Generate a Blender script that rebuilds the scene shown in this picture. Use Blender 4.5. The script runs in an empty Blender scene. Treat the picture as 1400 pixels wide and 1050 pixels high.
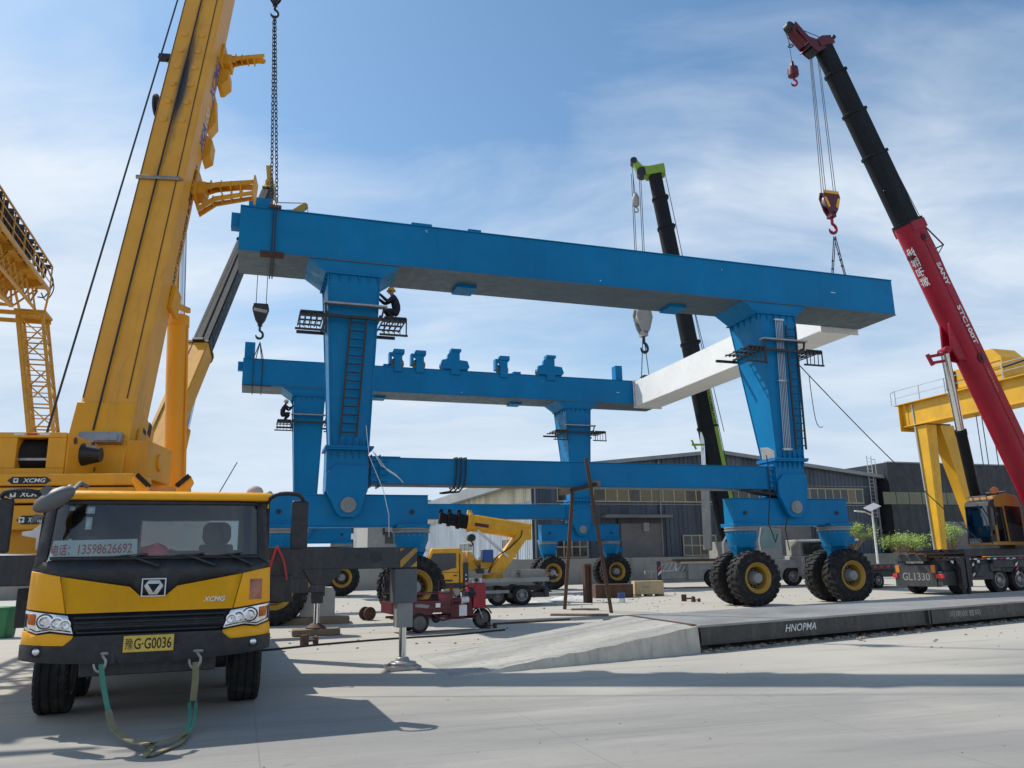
import bpy, bmesh, math, random
from mathutils import Vector as V, Matrix as M4
R = math.radians; PI = math.pi; cos = math.cos; sin = math.sin
random.seed(11)
SC = bpy.context.scene; COL = SC.collection
I4 = M4.Identity(4)

# ---------------------------------------------------------------- camera
EYE, FPX, PITCH, ROLL = 1.8, 1077., .2202, -.0174
_F = V((0, cos(PITCH), sin(PITCH))); _R0 = V((1, 0, 0)); _U0 = V((0, -sin(PITCH), cos(PITCH)))
_R = cos(ROLL)*_R0 + sin(ROLL)*_U0; _U = -sin(ROLL)*_R0 + cos(ROLL)*_U0
EYEP = V((0, 0, EYE))
def _ray(u, v): return _F + (u-700)/FPX*_R + (525-v)/FPX*_U
def at(u, v, Y):                      # surveyed point: photo direction and distance north
    d = _ray(u, v); return EYEP + d*(Y/d.y)
def gp(u, v, z=0):                    # surveyed point on a level
    d = _ray(u, v); return EYEP + d*((z-EYE)/d.z)
cd = bpy.data.cameras.new('camera'); cam = bpy.data.objects.new('camera', cd); COL.objects.link(cam)
m = M4((_R, _U, -_F)).transposed().to_4x4(); m.translation = EYEP; cam.matrix_world = m
cd.sensor_width = 36; cd.lens = FPX/1400*36; cd.clip_end = 3000; cd.clip_start = .05
SC.camera = cam
SC.view_settings.view_transform = 'Standard'; SC.view_settings.look = 'None'; SC.view_settings.exposure = 0

# ---------------------------------------------------------------- materials
def nd(nt, t, **k):
    n = nt.nodes.new(t)
    for a, b in k.items(): setattr(n, a, b)
    return n
def lerp_col(nt, fac, a, b):
    mx = nd(nt, 'ShaderNodeMix', data_type='RGBA'); 
    if isinstance(fac, float): mx.inputs[0].default_value = fac
    else: nt.links.new(fac, mx.inputs[0])
    for i, c in ((6, a), (7, b)):
        if isinstance(c, tuple): mx.inputs[i].default_value = (*c, 1)
        else: nt.links.new(c, mx.inputs[i])
    return mx.outputs[2]
def ramp(nt, src, lo, hi):
    r = nd(nt, 'ShaderNodeMapRange'); nt.links.new(src, r.inputs[0]); r.inputs[1].default_value = lo; r.inputs[2].default_value = hi
    return r.outputs[0]
def noise(nt, co, scale, detail=5, rough=.6, stretch=None):
    if stretch:
        mp = nd(nt, 'ShaderNodeMapping'); mp.inputs['Scale'].default_value = stretch; nt.links.new(co, mp.inputs[0]); co = mp.outputs[0]
    n = nd(nt, 'ShaderNodeTexNoise'); n.inputs['Scale'].default_value = scale; n.inputs['Detail'].default_value = detail
    n.inputs['Roughness'].default_value = rough; nt.links.new(co, n.inputs['Vector']); return n.outputs[0]
def newmat(name):
    m = bpy.data.materials.new(name); m.use_nodes = True; nt = m.node_tree
    return m, nt, nt.nodes['Principled BSDF'], nd(nt, 'ShaderNodeTexCoord').outputs['Object']
def mat(name, col, rough=.5, metal=0., dirt=None, amt=.35, scale=1.2, streak=False, bump=.0, var=.12, spec=.5, rvar=.15, coat=0.):
    m, nt, p, co = newmat(name)
    dark = tuple(c*(1-var) for c in col); lite = tuple(min(1, c*(1+var)) for c in col)
    c = lerp_col(nt, ramp(nt, noise(nt, co, scale*.6, 3), .35, .65), dark, lite)
    if dirt:
        n = noise(nt, co, scale*2.2, 8, .68, (1, 1, .16) if streak else None)
        f = ramp(nt, n, .5, .78)
        k = nd(nt, 'ShaderNodeMath', operation='MULTIPLY'); nt.links.new(f, k.inputs[0]); k.inputs[1].default_value = amt
        c = lerp_col(nt, k.outputs[0], c, dirt)
    nt.links.new(c, p.inputs['Base Color'])
    rr = nd(nt, 'ShaderNodeMapRange'); nt.links.new(noise(nt, co, scale*5, 4), rr.inputs[0])
    rr.inputs[1].default_value = .3; rr.inputs[2].default_value = .7; rr.inputs[3].default_value = max(.03, rough-rvar); rr.inputs[4].default_value = min(1, rough+rvar)
    nt.links.new(rr.outputs[0], p.inputs['Roughness']); p.inputs['Metallic'].default_value = metal; p.inputs['Specular IOR Level'].default_value = spec
    p.inputs['Coat Weight'].default_value = coat
    if bump:
        b = nd(nt, 'ShaderNodeBump'); b.inputs['Strength'].default_value = bump; b.inputs['Distance'].default_value = .02
        nt.links.new(noise(nt, co, scale*9, 6), b.inputs['Height']); nt.links.new(b.outputs[0], p.inputs['Normal'])
    return m
def panelled(m, pitch, lo, hi, axis=0):   # sheets that have faded unevenly
    nt = m.node_tree; p = nt.nodes['Principled BSDF']; l = p.inputs['Base Color'].links[0].from_socket
    co = nd(nt, 'ShaderNodeTexCoord').outputs['Object']; s = nd(nt, 'ShaderNodeSeparateXYZ'); nt.links.new(co, s.inputs[0])
    d = nd(nt, 'ShaderNodeMath', operation='SNAP'); nt.links.new(s.outputs[axis], d.inputs[0]); d.inputs[1].default_value = pitch
    w = nd(nt, 'ShaderNodeTexWhiteNoise', noise_dimensions='1D'); nt.links.new(d.outputs[0], w.inputs[1])
    r_ = nd(nt, 'ShaderNodeMapRange'); nt.links.new(w.outputs[0], r_.inputs[0]); r_.inputs[3].default_value = lo; r_.inputs[4].default_value = hi
    x = nd(nt, 'ShaderNodeMix', data_type='RGBA', blend_type='MULTIPLY'); x.inputs[0].default_value = 1; nt.links.new(l, x.inputs[6]); nt.links.new(r_.outputs[0], x.inputs[7]); nt.links.new(x.outputs[2], p.inputs['Base Color'])
DUST = (.34, .30, .24)
MT = dict(
 blue=mat('gantry blue enamel', (.0003, .182, .41), .42, spec=.17, dirt=(.010, .145, .30), amt=.5, scale=.45, streak=True, var=.09, bump=.06, rvar=.2),
 plate_tone=mat('blue grey underside', (.085, .125, .15), .5, spec=.5, dirt=(.05, .11, .16), amt=.6, scale=.6, streak=True),  # bottom flange plates, greyer than the webs
 white=mat('white undercoat', (.83, .83, .81), .6, dirt=(.5, .47, .42), amt=.3, scale=.5, var=.04),
 grey=mat('grey steel paint', (.24, .25, .25), .5, dirt=(.2, .13, .08), amt=.4, scale=3),
 gold=mat('wheel rim yellow', (.44, .25, .03), .5, dirt=(.16, .12, .08), amt=.7, scale=2),
 rubber=mat('tyre rubber', (.018, .018, .019), .78, dirt=(.13, .115, .095), amt=.6, scale=2, bump=.25, spec=.3),
 yellow=mat('crane yellow', (.76, .345, .018), .45, spec=.3, dirt=(.20, .13, .06), amt=.4, scale=1.0, streak=True, var=.08),
 cabyel=mat('cab yellow', (.92, .41, .008), .38, spec=.3, dirt=(.45, .25, .05), amt=.3, scale=2.5, var=.05, coat=.05),
 yel2=mat('gantry crane yellow', (.70, .385, .02), .45, dirt=(.36, .23, .05), amt=.4, scale=.8, streak=True),
 yel3=mat('lattice yellow', (.58, .30, .025), .5, dirt=(.22, .13, .06), amt=.5, scale=1.2),
 amber=mat('light truck yellow', (.85, .41, .012), .38, dirt=(.35, .2, .08), amt=.3, scale=3),
 black=mat('black plastic', (.016, .018, .022), .5, dirt=(.10, .09, .08), amt=.3, scale=3),
 navy=mat('dark chassis paint', (.03, .034, .04), .5, dirt=(.12, .105, .09), amt=.5, scale=2.5, streak=True),
 bblack=mat('black boom paint', (.009, .011, .014), .55, spec=.2, dirt=(.035, .034, .032), amt=.4, scale=1.3, streak=True),
 red=mat('crane red', (.33, .006, .024), .42, spec=.35, dirt=(.2, .02, .03), amt=.3, scale=1.2, streak=True),
 maroon=mat('tricycle maroon', (.095, .006, .015), .42, dirt=(.16, .1, .08), amt=.4, scale=5),
 tred=mat('tricycle red', (.38, .012, .028), .4, dirt=(.2, .08, .06), amt=.3, scale=5),
 green=mat('crane lime green', (.22, .36, .03), .42, dirt=(.14, .16, .05), amt=.4, scale=1.5),
 chrome=mat('piston chrome', (.72, .73, .74), .16, 1., var=.03, rvar=.06),
 steel=mat('worn steel', (.34, .33, .32), .45, .7, dirt=(.2, .12, .07), amt=.5, scale=4),
 rust=mat('rusty steel', (.105, .056, .036), .75, .2, dirt=(.08, .05, .035), amt=.7, scale=4, bump=.2),
 rope=mat('wire rope', (.045, .045, .046), .55, .5),
 conc=mat('concrete', (.38, .36, .32), .9, dirt=(.24, .22, .19), amt=.7, scale=1.6, bump=.4),
 oldconc=mat('retaining wall concrete', (.30, .29, .26), .92, dirt=(.16, .15, .13), amt=.8, scale=.6, bump=.3, streak=True),
 wood=mat('timber', (.23, .16, .10), .8, dirt=(.10, .07, .05), amt=.6, scale=6, bump=.3),
 ply=mat('crate plywood', (.52, .40, .22), .75, dirt=(.3, .22, .12), amt=.5, scale=3, bump=.1),
 chass=mat('light grey chassis', (.32, .31, .29), .6, dirt=(.18, .15, .12), amt=.6, scale=2),
 whitep=mat('white paint', (.74, .74, .72), .45, dirt=(.4, .38, .33), amt=.3, scale=3),
 dark=mat('dirty shaded brown', (.035, .026, .018), .7, dirt=(.16, .1, .03), amt=.5, scale=5), redp=mat('signal red', (.55, .02, .02), .4), orange=mat('amber lens', (.65, .16, .02), .25),
 blueink=mat('blue lettering', (.06, .12, .40), .5), blk=mat('black lettering', (.012, .012, .012), .55),
 whiteink=mat('white lettering', (.72, .72, .70), .5), redink=mat('red lettering', (.42, .02, .03), .5),
 pinkpaper=mat('faded red paper', (.50, .20, .13), .8, dirt=(.6, .32, .1), amt=.7, scale=40),
 plate=mat('licence plate yellow', (.66, .46, .07), .5, dirt=(.4, .3, .1), amt=.4, scale=20),
 bin=mat('green plastic', (.015, .16, .06), .5), skin=mat('skin', (.33, .19, .13), .6),
 cloth=mat('dark navy workwear', (.014, .016, .028), .85, bump=.2, scale=6), helmet=mat('yellow hard hat', (.65, .34, .03), .35),
 palehat=mat('pale hard hat', (.62, .56, .46), .4), redhat=mat('red hard hat', (.66, .055, .07), .4), whitehat=mat('white hard hat', (.55, .6, .58), .4),
 webg=mat('green webbing', (.06, .22, .16), .8, dirt=(.2, .19, .12), amt=.5, scale=8, bump=.3),
 weby=mat('olive webbing', (.24, .22, .12), .85, dirt=(.12, .11, .07), amt=.6, scale=8, bump=.3),
 seat=mat('seat fabric', (.03, .032, .037), .9), signbd=mat('sign board', (.62, .72, .70), .5),
 roofg=mat('roof sheet grey', (.25, .265, .27), .55, dirt=(.17, .17, .17), amt=.4, scale=.5),
 beige=mat('translucent beige sheet', (.62, .56, .42), .6, dirt=(.4, .35, .25), amt=.4, scale=1),
 pale=mat('pale blue cladding', (.44, .49, .54), .5, dirt=(.33, .35, .36), amt=.5, scale=.5, streak=True),
 slate=mat('slate blue cladding', (.058, .076, .105), .5, dirt=(.10, .115, .14), amt=.5, scale=.6, streak=True, var=.2),
 dkwall=mat('charcoal cladding', (.022, .025, .034), .55, var=.1, scale=.3),
 shutter=mat('roller shutter', (.17, .16, .155), .6, dirt=(.12, .11, .1), amt=.5, scale=1),
 mull=mat('window frame cream', (.42, .37, .24), .6), glassd=mat('dark window', (.015, .017, .018), .12, spec=.8, var=.4, scale=.8),
 glassy=mat('window with curtain', (.13, .095, .03), .2, spec=.8), glassol=mat('olive window band', (.14, .14, .07), .25, spec=.6),
 gravel=mat('dirty rubble', (.28, .25, .21), .95, bump=.6, scale=12), galv=mat('galvanised', (.5, .52, .53), .4, .6),
 solar=mat('solar panel', (.34, .36, .39), .2, spec=.5), sheet=mat('white plastic sheet', (.62, .62, .60), .6, bump=.2, scale=6),  # solar: panel paled, reflected light put into its colour
 hl=mat('headlamp reflector', (.75, .76, .78), .12, .85, var=.1, scale=30), paint_b=mat('blue tin', (.02, .09, .32), .4),
)
panelled(MT['slate'], .84, .72, 1.3); panelled(MT['blue'], 3.5, .93, 1.06); panelled(MT['pale'], .84, .85, 1.1, 1); panelled(MT['beige'], 1., .75, 1.1, 1); panelled(MT['dkwall'], 2.1, .85, 1.15)
def pane(name, tint, refl=.12):        # thin sheet of glass: tinted transparency plus a sharp reflection
    m = bpy.data.materials.new(name); m.use_nodes = True; nt = m.node_tree; nt.nodes.clear()
    o = nd(nt, 'ShaderNodeOutputMaterial'); t = nd(nt, 'ShaderNodeBsdfTransparent'); t.inputs[0].default_value = (*tint, 1)
    g = nd(nt, 'ShaderNodeBsdfGlossy'); g.inputs['Roughness'].default_value = .02; g.inputs[0].default_value = (.9, .95, 1, 1)
    fr = nd(nt, 'ShaderNodeFresnel'); fr.inputs[0].default_value = 1.5
    ad = nd(nt, 'ShaderNodeMath', operation='MULTIPLY_ADD'); nt.links.new(fr.outputs[0], ad.inputs[0]); ad.inputs[1].default_value = 1.; ad.inputs[2].default_value = refl-.04
    mx = nd(nt, 'ShaderNodeMixShader'); nt.links.new(ad.outputs[0], mx.inputs[0]); nt.links.new(t.outputs[0], mx.inputs[1]); nt.links.new(g.outputs[0], mx.inputs[2])
    nt.links.new(mx.outputs[0], o.inputs[0]); return m
MT['wind'] = pane('windscreen glass', (.84, .90, .90), .075); MT['cabglass'] = pane('cab glass', (.35, .40, .42), .12); MT['lens'] = pane('lamp lens', (.85, .87, .88), .05)

# ---------------------------------------------------------------- mesh builder
class MB:
    def __init__(s, T=None): s.v = []; s.f = []; s.mi = 0; s.m = []; s.T = T
    def add(s, vs, fs):
        o = len(s.v)
        s.v += [s.T @ V(p) for p in vs] if s.T else [V(p) for p in vs]
        s.f += [[i+o for i in f] for f in fs]; s.m += [s.mi]*len(fs); return s
    def box(s, x0, x1, y0, y1, z0, z1):
        return s.add([(x, y, z) for x in (x0, x1) for y in (y0, y1) for z in (z0, z1)], [(0, 1, 3, 2), (4, 6, 7, 5), (0, 4, 5, 1), (2, 3, 7, 6), (0, 2, 6, 4), (1, 5, 7, 3)])
    def loft(s, rings, cap=True, loop=False):
        n = len(rings[0]); vs = [p for r in rings for p in r]; fs = []
        k = len(rings)
        for i in range(k if loop else k-1):
            a = i*n; b = ((i+1) % k)*n
            fs += [(a+j, a+(j+1) % n, b+(j+1) % n, b+j) for j in range(n)]
        if cap and not loop: fs += [tuple(range(n-1, -1, -1)), tuple(range((k-1)*n, k*n))]
        return s.add(vs, fs)
    def prism(s, poly, ax, a, b):
        if ax == 'x': g = lambda p, t: (t, p[0], p[1])
        elif ax == 'y': g = lambda p, t: (p[0], t, p[1])
        else: g = lambda p, t: (p[0], p[1], t)
        return s.loft([[g(p, a) for p in poly], [g(p, b) for p in poly]])
    def bar(s, p0, p1, w, h=None, up=(0, 0, 1), w1=None, h1=None):
        h = h or w; p0 = V(p0); p1 = V(p1); d = (p1-p0).normalized(); up = V(up)
        if abs(d.dot(up)) > .97: up = V((0, 1, 0)) if abs(d.y) < .9 else V((1, 0, 0))
        x = d.cross(up).normalized(); y = x.cross(d)
        q = lambda p, w, h: [p+x*a*w/2+y*b*h/2 for a, b in ((-1, -1), (1, -1), (1, 1), (-1, 1))]
        return s.loft([q(p0, w, h), q(p1, w1 or w, h1 or h)])
    def cyl(s, p0, p1, r0, r1=None, n=16):
        return s.lathe([(r0, 0), (r0 if r1 is None else r1, (V(p1)-V(p0)).length)], p0, V(p1)-V(p0), n)
    def lathe(s, prof, o, ax, n=24, closed=False, cap=True):
        d = V(ax).normalized(); t = V((1, 0, 0)) if abs(d.x) < .9 else V((0, 1, 0)); x = d.cross(t).normalized(); y = d.cross(x); o = V(o)
        rings = [[o+d*h+(x*cos(2*PI*i/n)+y*sin(2*PI*i/n))*max(r, 1e-4) for i in range(n)] for r, h in prof]
        return s.loft(rings, cap, closed)
    def tube(s, pts, r, n=6, loop=False):
        pts = [V(p) for p in pts]; rings = []; k = len(pts); x = None
        for i, p in enumerate(pts):
            a = pts[(i-1) % k] if loop or i else p; b = pts[(i+1) % k] if loop or i < k-1 else p
            d = (b-a).normalized()
            if x is None: x = d.cross(V((.13, .31, .94))).normalized()
            else:
                x = (x-d*x.dot(d)).normalized()
            y = d.cross(x); rr = r[i] if isinstance(r, (list, tuple)) else r
            rings.append([p+(x*cos(2*PI*j/n)+y*sin(2*PI*j/n))*rr for j in range(n)])
        return s.loft(rings, True, loop)
    def ball(s, c, rx, ry=None, rz=None, n=14, h0=-1., h1=1.):
        ry = ry or rx; rz = rz or rx; c = V(c); k = max(5, n//2); rings = []
        a0 = math.asin(h0); a1 = math.asin(h1)
        for i in range(k+1):
            a = a0+(a1-a0)*i/k; rings.append([c+V((rx*max(cos(a), 1e-3)*cos(2*PI*j/n), ry*max(cos(a), 1e-3)*sin(2*PI*j/n), rz*sin(a))) for j in range(n)])
        return s.loft(rings)
    def mesh(s, name, mats, smooth=32):
        me = bpy.data.meshes.new(name); me.from_pydata(s.v, [], s.f); 
        for a in (mats if isinstance(mats, (list, tuple)) else [mats]): me.materials.append(MT[a] if isinstance(a, str) else a)
        me.polygons.foreach_set('material_index', s.m)
        b = bmesh.new(); b.from_mesh(me); bmesh.ops.recalc_face_normals(b, faces=b.faces); b.to_mesh(me); b.free()
        me.polygons.foreach_set('use_smooth', [True]*len(me.polygons)); me.set_sharp_from_angle(angle=R(smooth)); me.update()
        return me
    def build(s, name, mats, parent=None, bevel=0., smooth=32, basis=None):
        o = bpy.data.objects.new(name, s.mesh(name, mats, smooth)); COL.objects.link(o); o.parent = parent
        if basis is not None: o.matrix_basis = basis
        if bevel:
            b = o.modifiers.new('bevel', 'BEVEL'); b.width = bevel; b.segments = 2; b.limit_method = 'ANGLE'; b.angle_limit = R(40); b.harden_normals = False
        return o
RM = {}
def thing(name, label, cat, loc=(0, 0, 0), rz=0., group=None):
    o = bpy.data.objects.new(name, None); COL.objects.link(o); o.empty_display_size = .2
    RM[o] = M4.Translation(V(loc)) @ M4.Rotation(rz, 4, 'Z'); o.matrix_basis = RM[o]
    return tag(o, label, cat, group)
def tag(o, label, cat, group=None):
    o['label'] = label; o['category'] = cat
    if group: o['group'] = group
    return o
def kind(o, k): o['kind'] = k; return o
def inv(root): return RM[root].inverted()
def dup(o, parent=None, basis=None):
    c = o.copy(); COL.objects.link(c); c.parent = parent
    if basis is not None: c.matrix_basis = basis
    for ch in list(o.children): dup(ch, c)
    return c
def aim(p0, p1, side):                 # frame with z along p0->p1, x near `side`
    p0 = V(p0); z = (V(p1)-p0).normalized(); x = V(side); x = (x-z*x.dot(z)).normalized(); y = z.cross(x)
    m = M4((x, y, z)).transposed().to_4x4(); m.translation = p0; return m
def text(body, name, m, parent, o, ex, ey, w, h, shear=0., bold=.0, fit=True):
    """flat lettering centred at o, running along ex with its tops towards ey, w wide and h tall"""
    cu = bpy.data.curves.new('t', 'FONT'); cu.body = body; cu.size = 1; cu.shear = shear; cu.offset = bold; cu.resolution_u = 3
    t = bpy.data.objects.new('t', cu); COL.objects.link(t); dg = bpy.context.evaluated_depsgraph_get()
    me = bpy.data.meshes.new_from_object(t.evaluated_get(dg)); bpy.data.objects.remove(t); bpy.data.curves.remove(cu)
    ob = None
    if len(me.vertices):
        xs = [v.co.x for v in me.vertices]; ys = [v.co.y for v in me.vertices]
        cx, cy = (min(xs)+max(xs))/2, (min(ys)+max(ys))/2; sx = w/(max(xs)-min(xs)); sy = h/(max(ys)-min(ys))
        ex = V(ex).normalized(); ey = V(ey).normalized(); o = V(o)
        for v in me.vertices: v.co = o+ex*(v.co.x-cx)*sx+ey*(v.co.y-cy)*sy
        me.name = name; me.materials.clear(); me.materials.append(MT[m])
        ob = bpy.data.objects.new(name, me); COL.objects.link(ob); ob.parent = parent
    return ob
# ---------------------------------------------------------------- light: sun from the left and behind the cranes
SUN = V((-.70, .385, 1)).normalized()
elev = math.asin(SUN.z); azim = math.atan2(SUN.x, SUN.y)
ld = bpy.data.lights.new('sun', 'SUN'); ld.energy = 4.35; ld.angle = R(.5); ld.color = (1, .955, .88)
lo = bpy.data.objects.new('sun', ld); COL.objects.link(lo); lo.rotation_euler = (-SUN).to_track_quat('-Z', 'Y').to_euler(); lo.location = SUN*200
W = bpy.data.worlds.new('World'); SC.world = W; W.use_nodes = True; nt = W.node_tree; bg = nt.nodes['Background']
sky = nd(nt, 'ShaderNodeTexSky', sky_type='NISHITA', sun_disc=False); sky.sun_elevation = elev; sky.sun_rotation = azim
sky.air_density = 1.; sky.dust_density = .8; sky.ozone_density = 2.5
co = nd(nt, 'ShaderNodeTexCoord').outputs['Generated']
sp = nd(nt, 'ShaderNodeSeparateXYZ'); nt.links.new(co, sp.inputs[0])
def mth(op, a, b=None, c=None):
    n = nd(nt, 'ShaderNodeMath', operation=op)
    for i, x in enumerate((a, b, c)):
        if x is None: continue
        if isinstance(x, (int, float)): n.inputs[i].default_value = x
        else: nt.links.new(x, n.inputs[i])
    return n.outputs[0]
den = mth('ADD', mth('MAXIMUM', sp.outputs[2], 0.), .22)
cb = nd(nt, 'ShaderNodeCombineXYZ'); nt.links.new(mth('DIVIDE', sp.outputs[0], den), cb.inputs[0]); nt.links.new(mth('DIVIDE', sp.outputs[1], den), cb.inputs[1])
ofs = nd(nt, 'ShaderNodeVectorMath', operation='ADD'); nt.links.new(cb.outputs[0], ofs.inputs[0]); ofs.inputs[1].default_value = (-38.835, 22.271, 0); cl = ofs.outputs[0]
wp = nd(nt, 'ShaderNodeTexNoise'); wp.inputs['Scale'].default_value = .9; wp.inputs['Detail'].default_value = 3; nt.links.new(cl, wp.inputs['Vector'])
va = nd(nt, 'ShaderNodeVectorMath', operation='MULTIPLY_ADD'); nt.links.new(wp.outputs['Color'], va.inputs[0]); va.inputs[1].default_value = (.7, .7, 0); nt.links.new(cl, va.inputs[2]); cw = va.outputs[0]
n1 = noise(nt, cw, .78, 6, .55, (1., 1.2, 1)); n2 = noise(nt, cw, 2.7, 8, .62, (.55, 1.5, 1))
n3 = noise(nt, cl, .40, 2, .5)
mix = mth('ADD', mth('ADD', mth('MULTIPLY', n1, .60), mth('MULTIPLY', n2, .22)), mth('MULTIPLY', n3, .5))
hz = mth('SUBTRACT', 1., mth('MULTIPLY', sp.outputs[2], 1.5))       # cloud decks pile up towards the horizon
west = mth('MULTIPLY', mth('MAXIMUM', mth('SUBTRACT', mth('MULTIPLY', sp.outputs[0], -1.), .15), 0.), .3)                         # and thicken towards the west
dens = ramp(nt, mth('ADD', mth('ADD', mix, west), mth('MULTIPLY', hz, .5)), .735, .95)
skyc = nd(nt, 'ShaderNodeMix', data_type='RGBA', blend_type='MULTIPLY'); skyc.inputs[0].default_value = 1.
nt.links.new(sky.outputs[0], skyc.inputs[6]); skyc.inputs[7].default_value = (1.22, 1.5, 1.52, 1)
cc = lerp_col(nt, ramp(nt, mth('ADD', mth('MULTIPLY', n2, .5), mth('MULTIPLY', n1, .5)), .40, .66), (5.8, 7.0, 8.6), (8.6, 9.3, 10.1))
out = lerp_col(nt, mth('MULTIPLY', dens, .95), skyc.outputs[2], cc)
hzf = mth('MULTIPLY', mth('POWER', mth('SUBTRACT', 1., mth('MAXIMUM', mth('MINIMUM', sp.outputs[2], 1.), 0.)), 7.), .8)
out = lerp_col(nt, hzf, out, (6.1, 7.4, 8.8))                       # pale haze low down
nt.links.new(out, bg.inputs[0]); bg.inputs[1].default_value = .1
# ---------------------------------------------------------------- ground: one sheet, concrete yard
gm, nt, p, co = newmat('concrete yard')
base = lerp_col(nt, ramp(nt, noise(nt, co, .05, 4), .38, .62), (.275, .262, .24), (.355, .335, .30))
swp = noise(nt, co, .55, 7, .66, (.22, 1.3, 1))
mp = nd(nt, 'ShaderNodeMapping'); mp.inputs['Rotation'].default_value = (0, 0, R(-16)); nt.links.new(co, mp.inputs[0])
swp2 = noise(nt, mp.outputs[0], .5, 9, .7, (.12, 1.6, 1))
base = lerp_col(nt, ramp(nt, swp, .42, .72), base, (.23, .226, .215))
base = lerp_col(nt, ramp(nt, swp2, .52, .75), base, (.385, .368, .33))
base = lerp_col(nt, ramp(nt, noise(nt, co, 6., 8, .7), .55, .8), base, (.235, .225, .205))
st = noise(nt, co, .9, 4, .55); base = lerp_col(nt, ramp(nt, st, .66, .74), base, (.21, .20, .185))
# saw-cut joints every six metres
mp2 = nd(nt, 'ShaderNodeMapping'); mp2.inputs['Rotation'].default_value = (0, 0, R(-19)); nt.links.new(co, mp2.inputs[0])
s2 = nd(nt, 'ShaderNodeSeparateXYZ'); nt.links.new(mp2.outputs[0], s2.inputs[0])
for i, off in ((0, 1.2), (1, 2.6)):
    a = mth('ABSOLUTE', mth('SUBTRACT', mth('PINGPONG', mth('ADD', s2.outputs[i], off), 3.), 1.5))
    base = lerp_col(nt, mth('MULTIPLY', mth('LESS_THAN', a, .008), .35), base, (.12, .115, .11))
wv = nd(nt, 'ShaderNodeTexWave', wave_type='RINGS', rings_direction='Z'); wv.inputs['Scale'].default_value = .16; wv.inputs['Distortion'].default_value = 5.; wv.inputs['Detail'].default_value = 4; wv.inputs['Detail Scale'].default_value = .7
mp3 = nd(nt, 'ShaderNodeMapping'); mp3.inputs['Location'].default_value = (-9, 6, 0); nt.links.new(co, mp3.inputs[0]); nt.links.new(mp3.outputs[0], wv.inputs['Vector'])
base = lerp_col(nt, mth('MULTIPLY', ramp(nt, wv.outputs['Fac'], .62, .9), .38), base, (.24, .235, .22))       # sweeping tyre polish
ms = nd(nt, 'ShaderNodeTexNoise'); ms.inputs['Scale'].default_value = 1.7; ms.inputs['Detail'].default_value = 2; nt.links.new(co, ms.inputs['Vector'])
base = lerp_col(nt, mth('MULTIPLY', ramp(nt, ms.outputs[0], .71, .76), .5), base, (.13, .125, .12))           # oil spots
dd_ = nd(nt, 'ShaderNodeTexNoise'); dd_.inputs['Scale'].default_value = .24; dd_.inputs['Detail'].default_value = 6; nt.links.new(co, dd_.inputs['Vector'])
sy_ = nd(nt, 'ShaderNodeSeparateXYZ'); nt.links.new(co, sy_.inputs[0])
lane = ramp(nt, mth('ADD', mth('ADD', sy_.outputs[1], mth('MULTIPLY', sy_.outputs[0], -.25)), mth('MULTIPLY', dd_.outputs[0], 9.)), 14., 19.)   # swept lane in front, dusty yard behind
base = lerp_col(nt, mth('MULTIPLY', lane, .8), base, (.47, .435, .37))
base = lerp_col(nt, mth('MULTIPLY', ramp(nt, dd_.outputs[0], .52, .66), .5), base, (.45, .42, .36))
sm = noise(nt, mp.outputs[0], 2.2, 8, .72, (.07, 1.1, 1)); base = lerp_col(nt, mth('MULTIPLY', ramp(nt, sm, .53, .72), .6), base, (.175, .172, .164))   # scraped and swept streaks
sn = noise(nt, co, 1.1, 8, .7, (.9, .10, 1)); base = lerp_col(nt, mth('MULTIPLY', ramp(nt, sn, .60, .78), .4), base, (.42, .40, .355))
nt.links.new(base, p.inputs['Base Color']); p.inputs['Roughness'].default_value = .82; p.inputs['Specular IOR Level'].default_value = .35
bp = nd(nt, 'ShaderNodeBump'); bp.inputs['Strength'].default_value = .25; bp.inputs['Distance'].default_value = .02
nt.links.new(noise(nt, co, 14, 8, .7), bp.inputs['Height']); nt.links.new(bp.outputs[0], p.inputs['Normal'])
MT['yard'] = gm
g = MB(); N = 40
g.add([(x, y, 0) for x in (-900, -60, 60, 900) for y in (-300, -20, 110, 1500)], [(i*4+j, i*4+j+1, i*4+j+5, i*4+j+4) for i in range(3) for j in range(3)])
kind(g.build('ground', 'yard'), 'structure')
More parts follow.
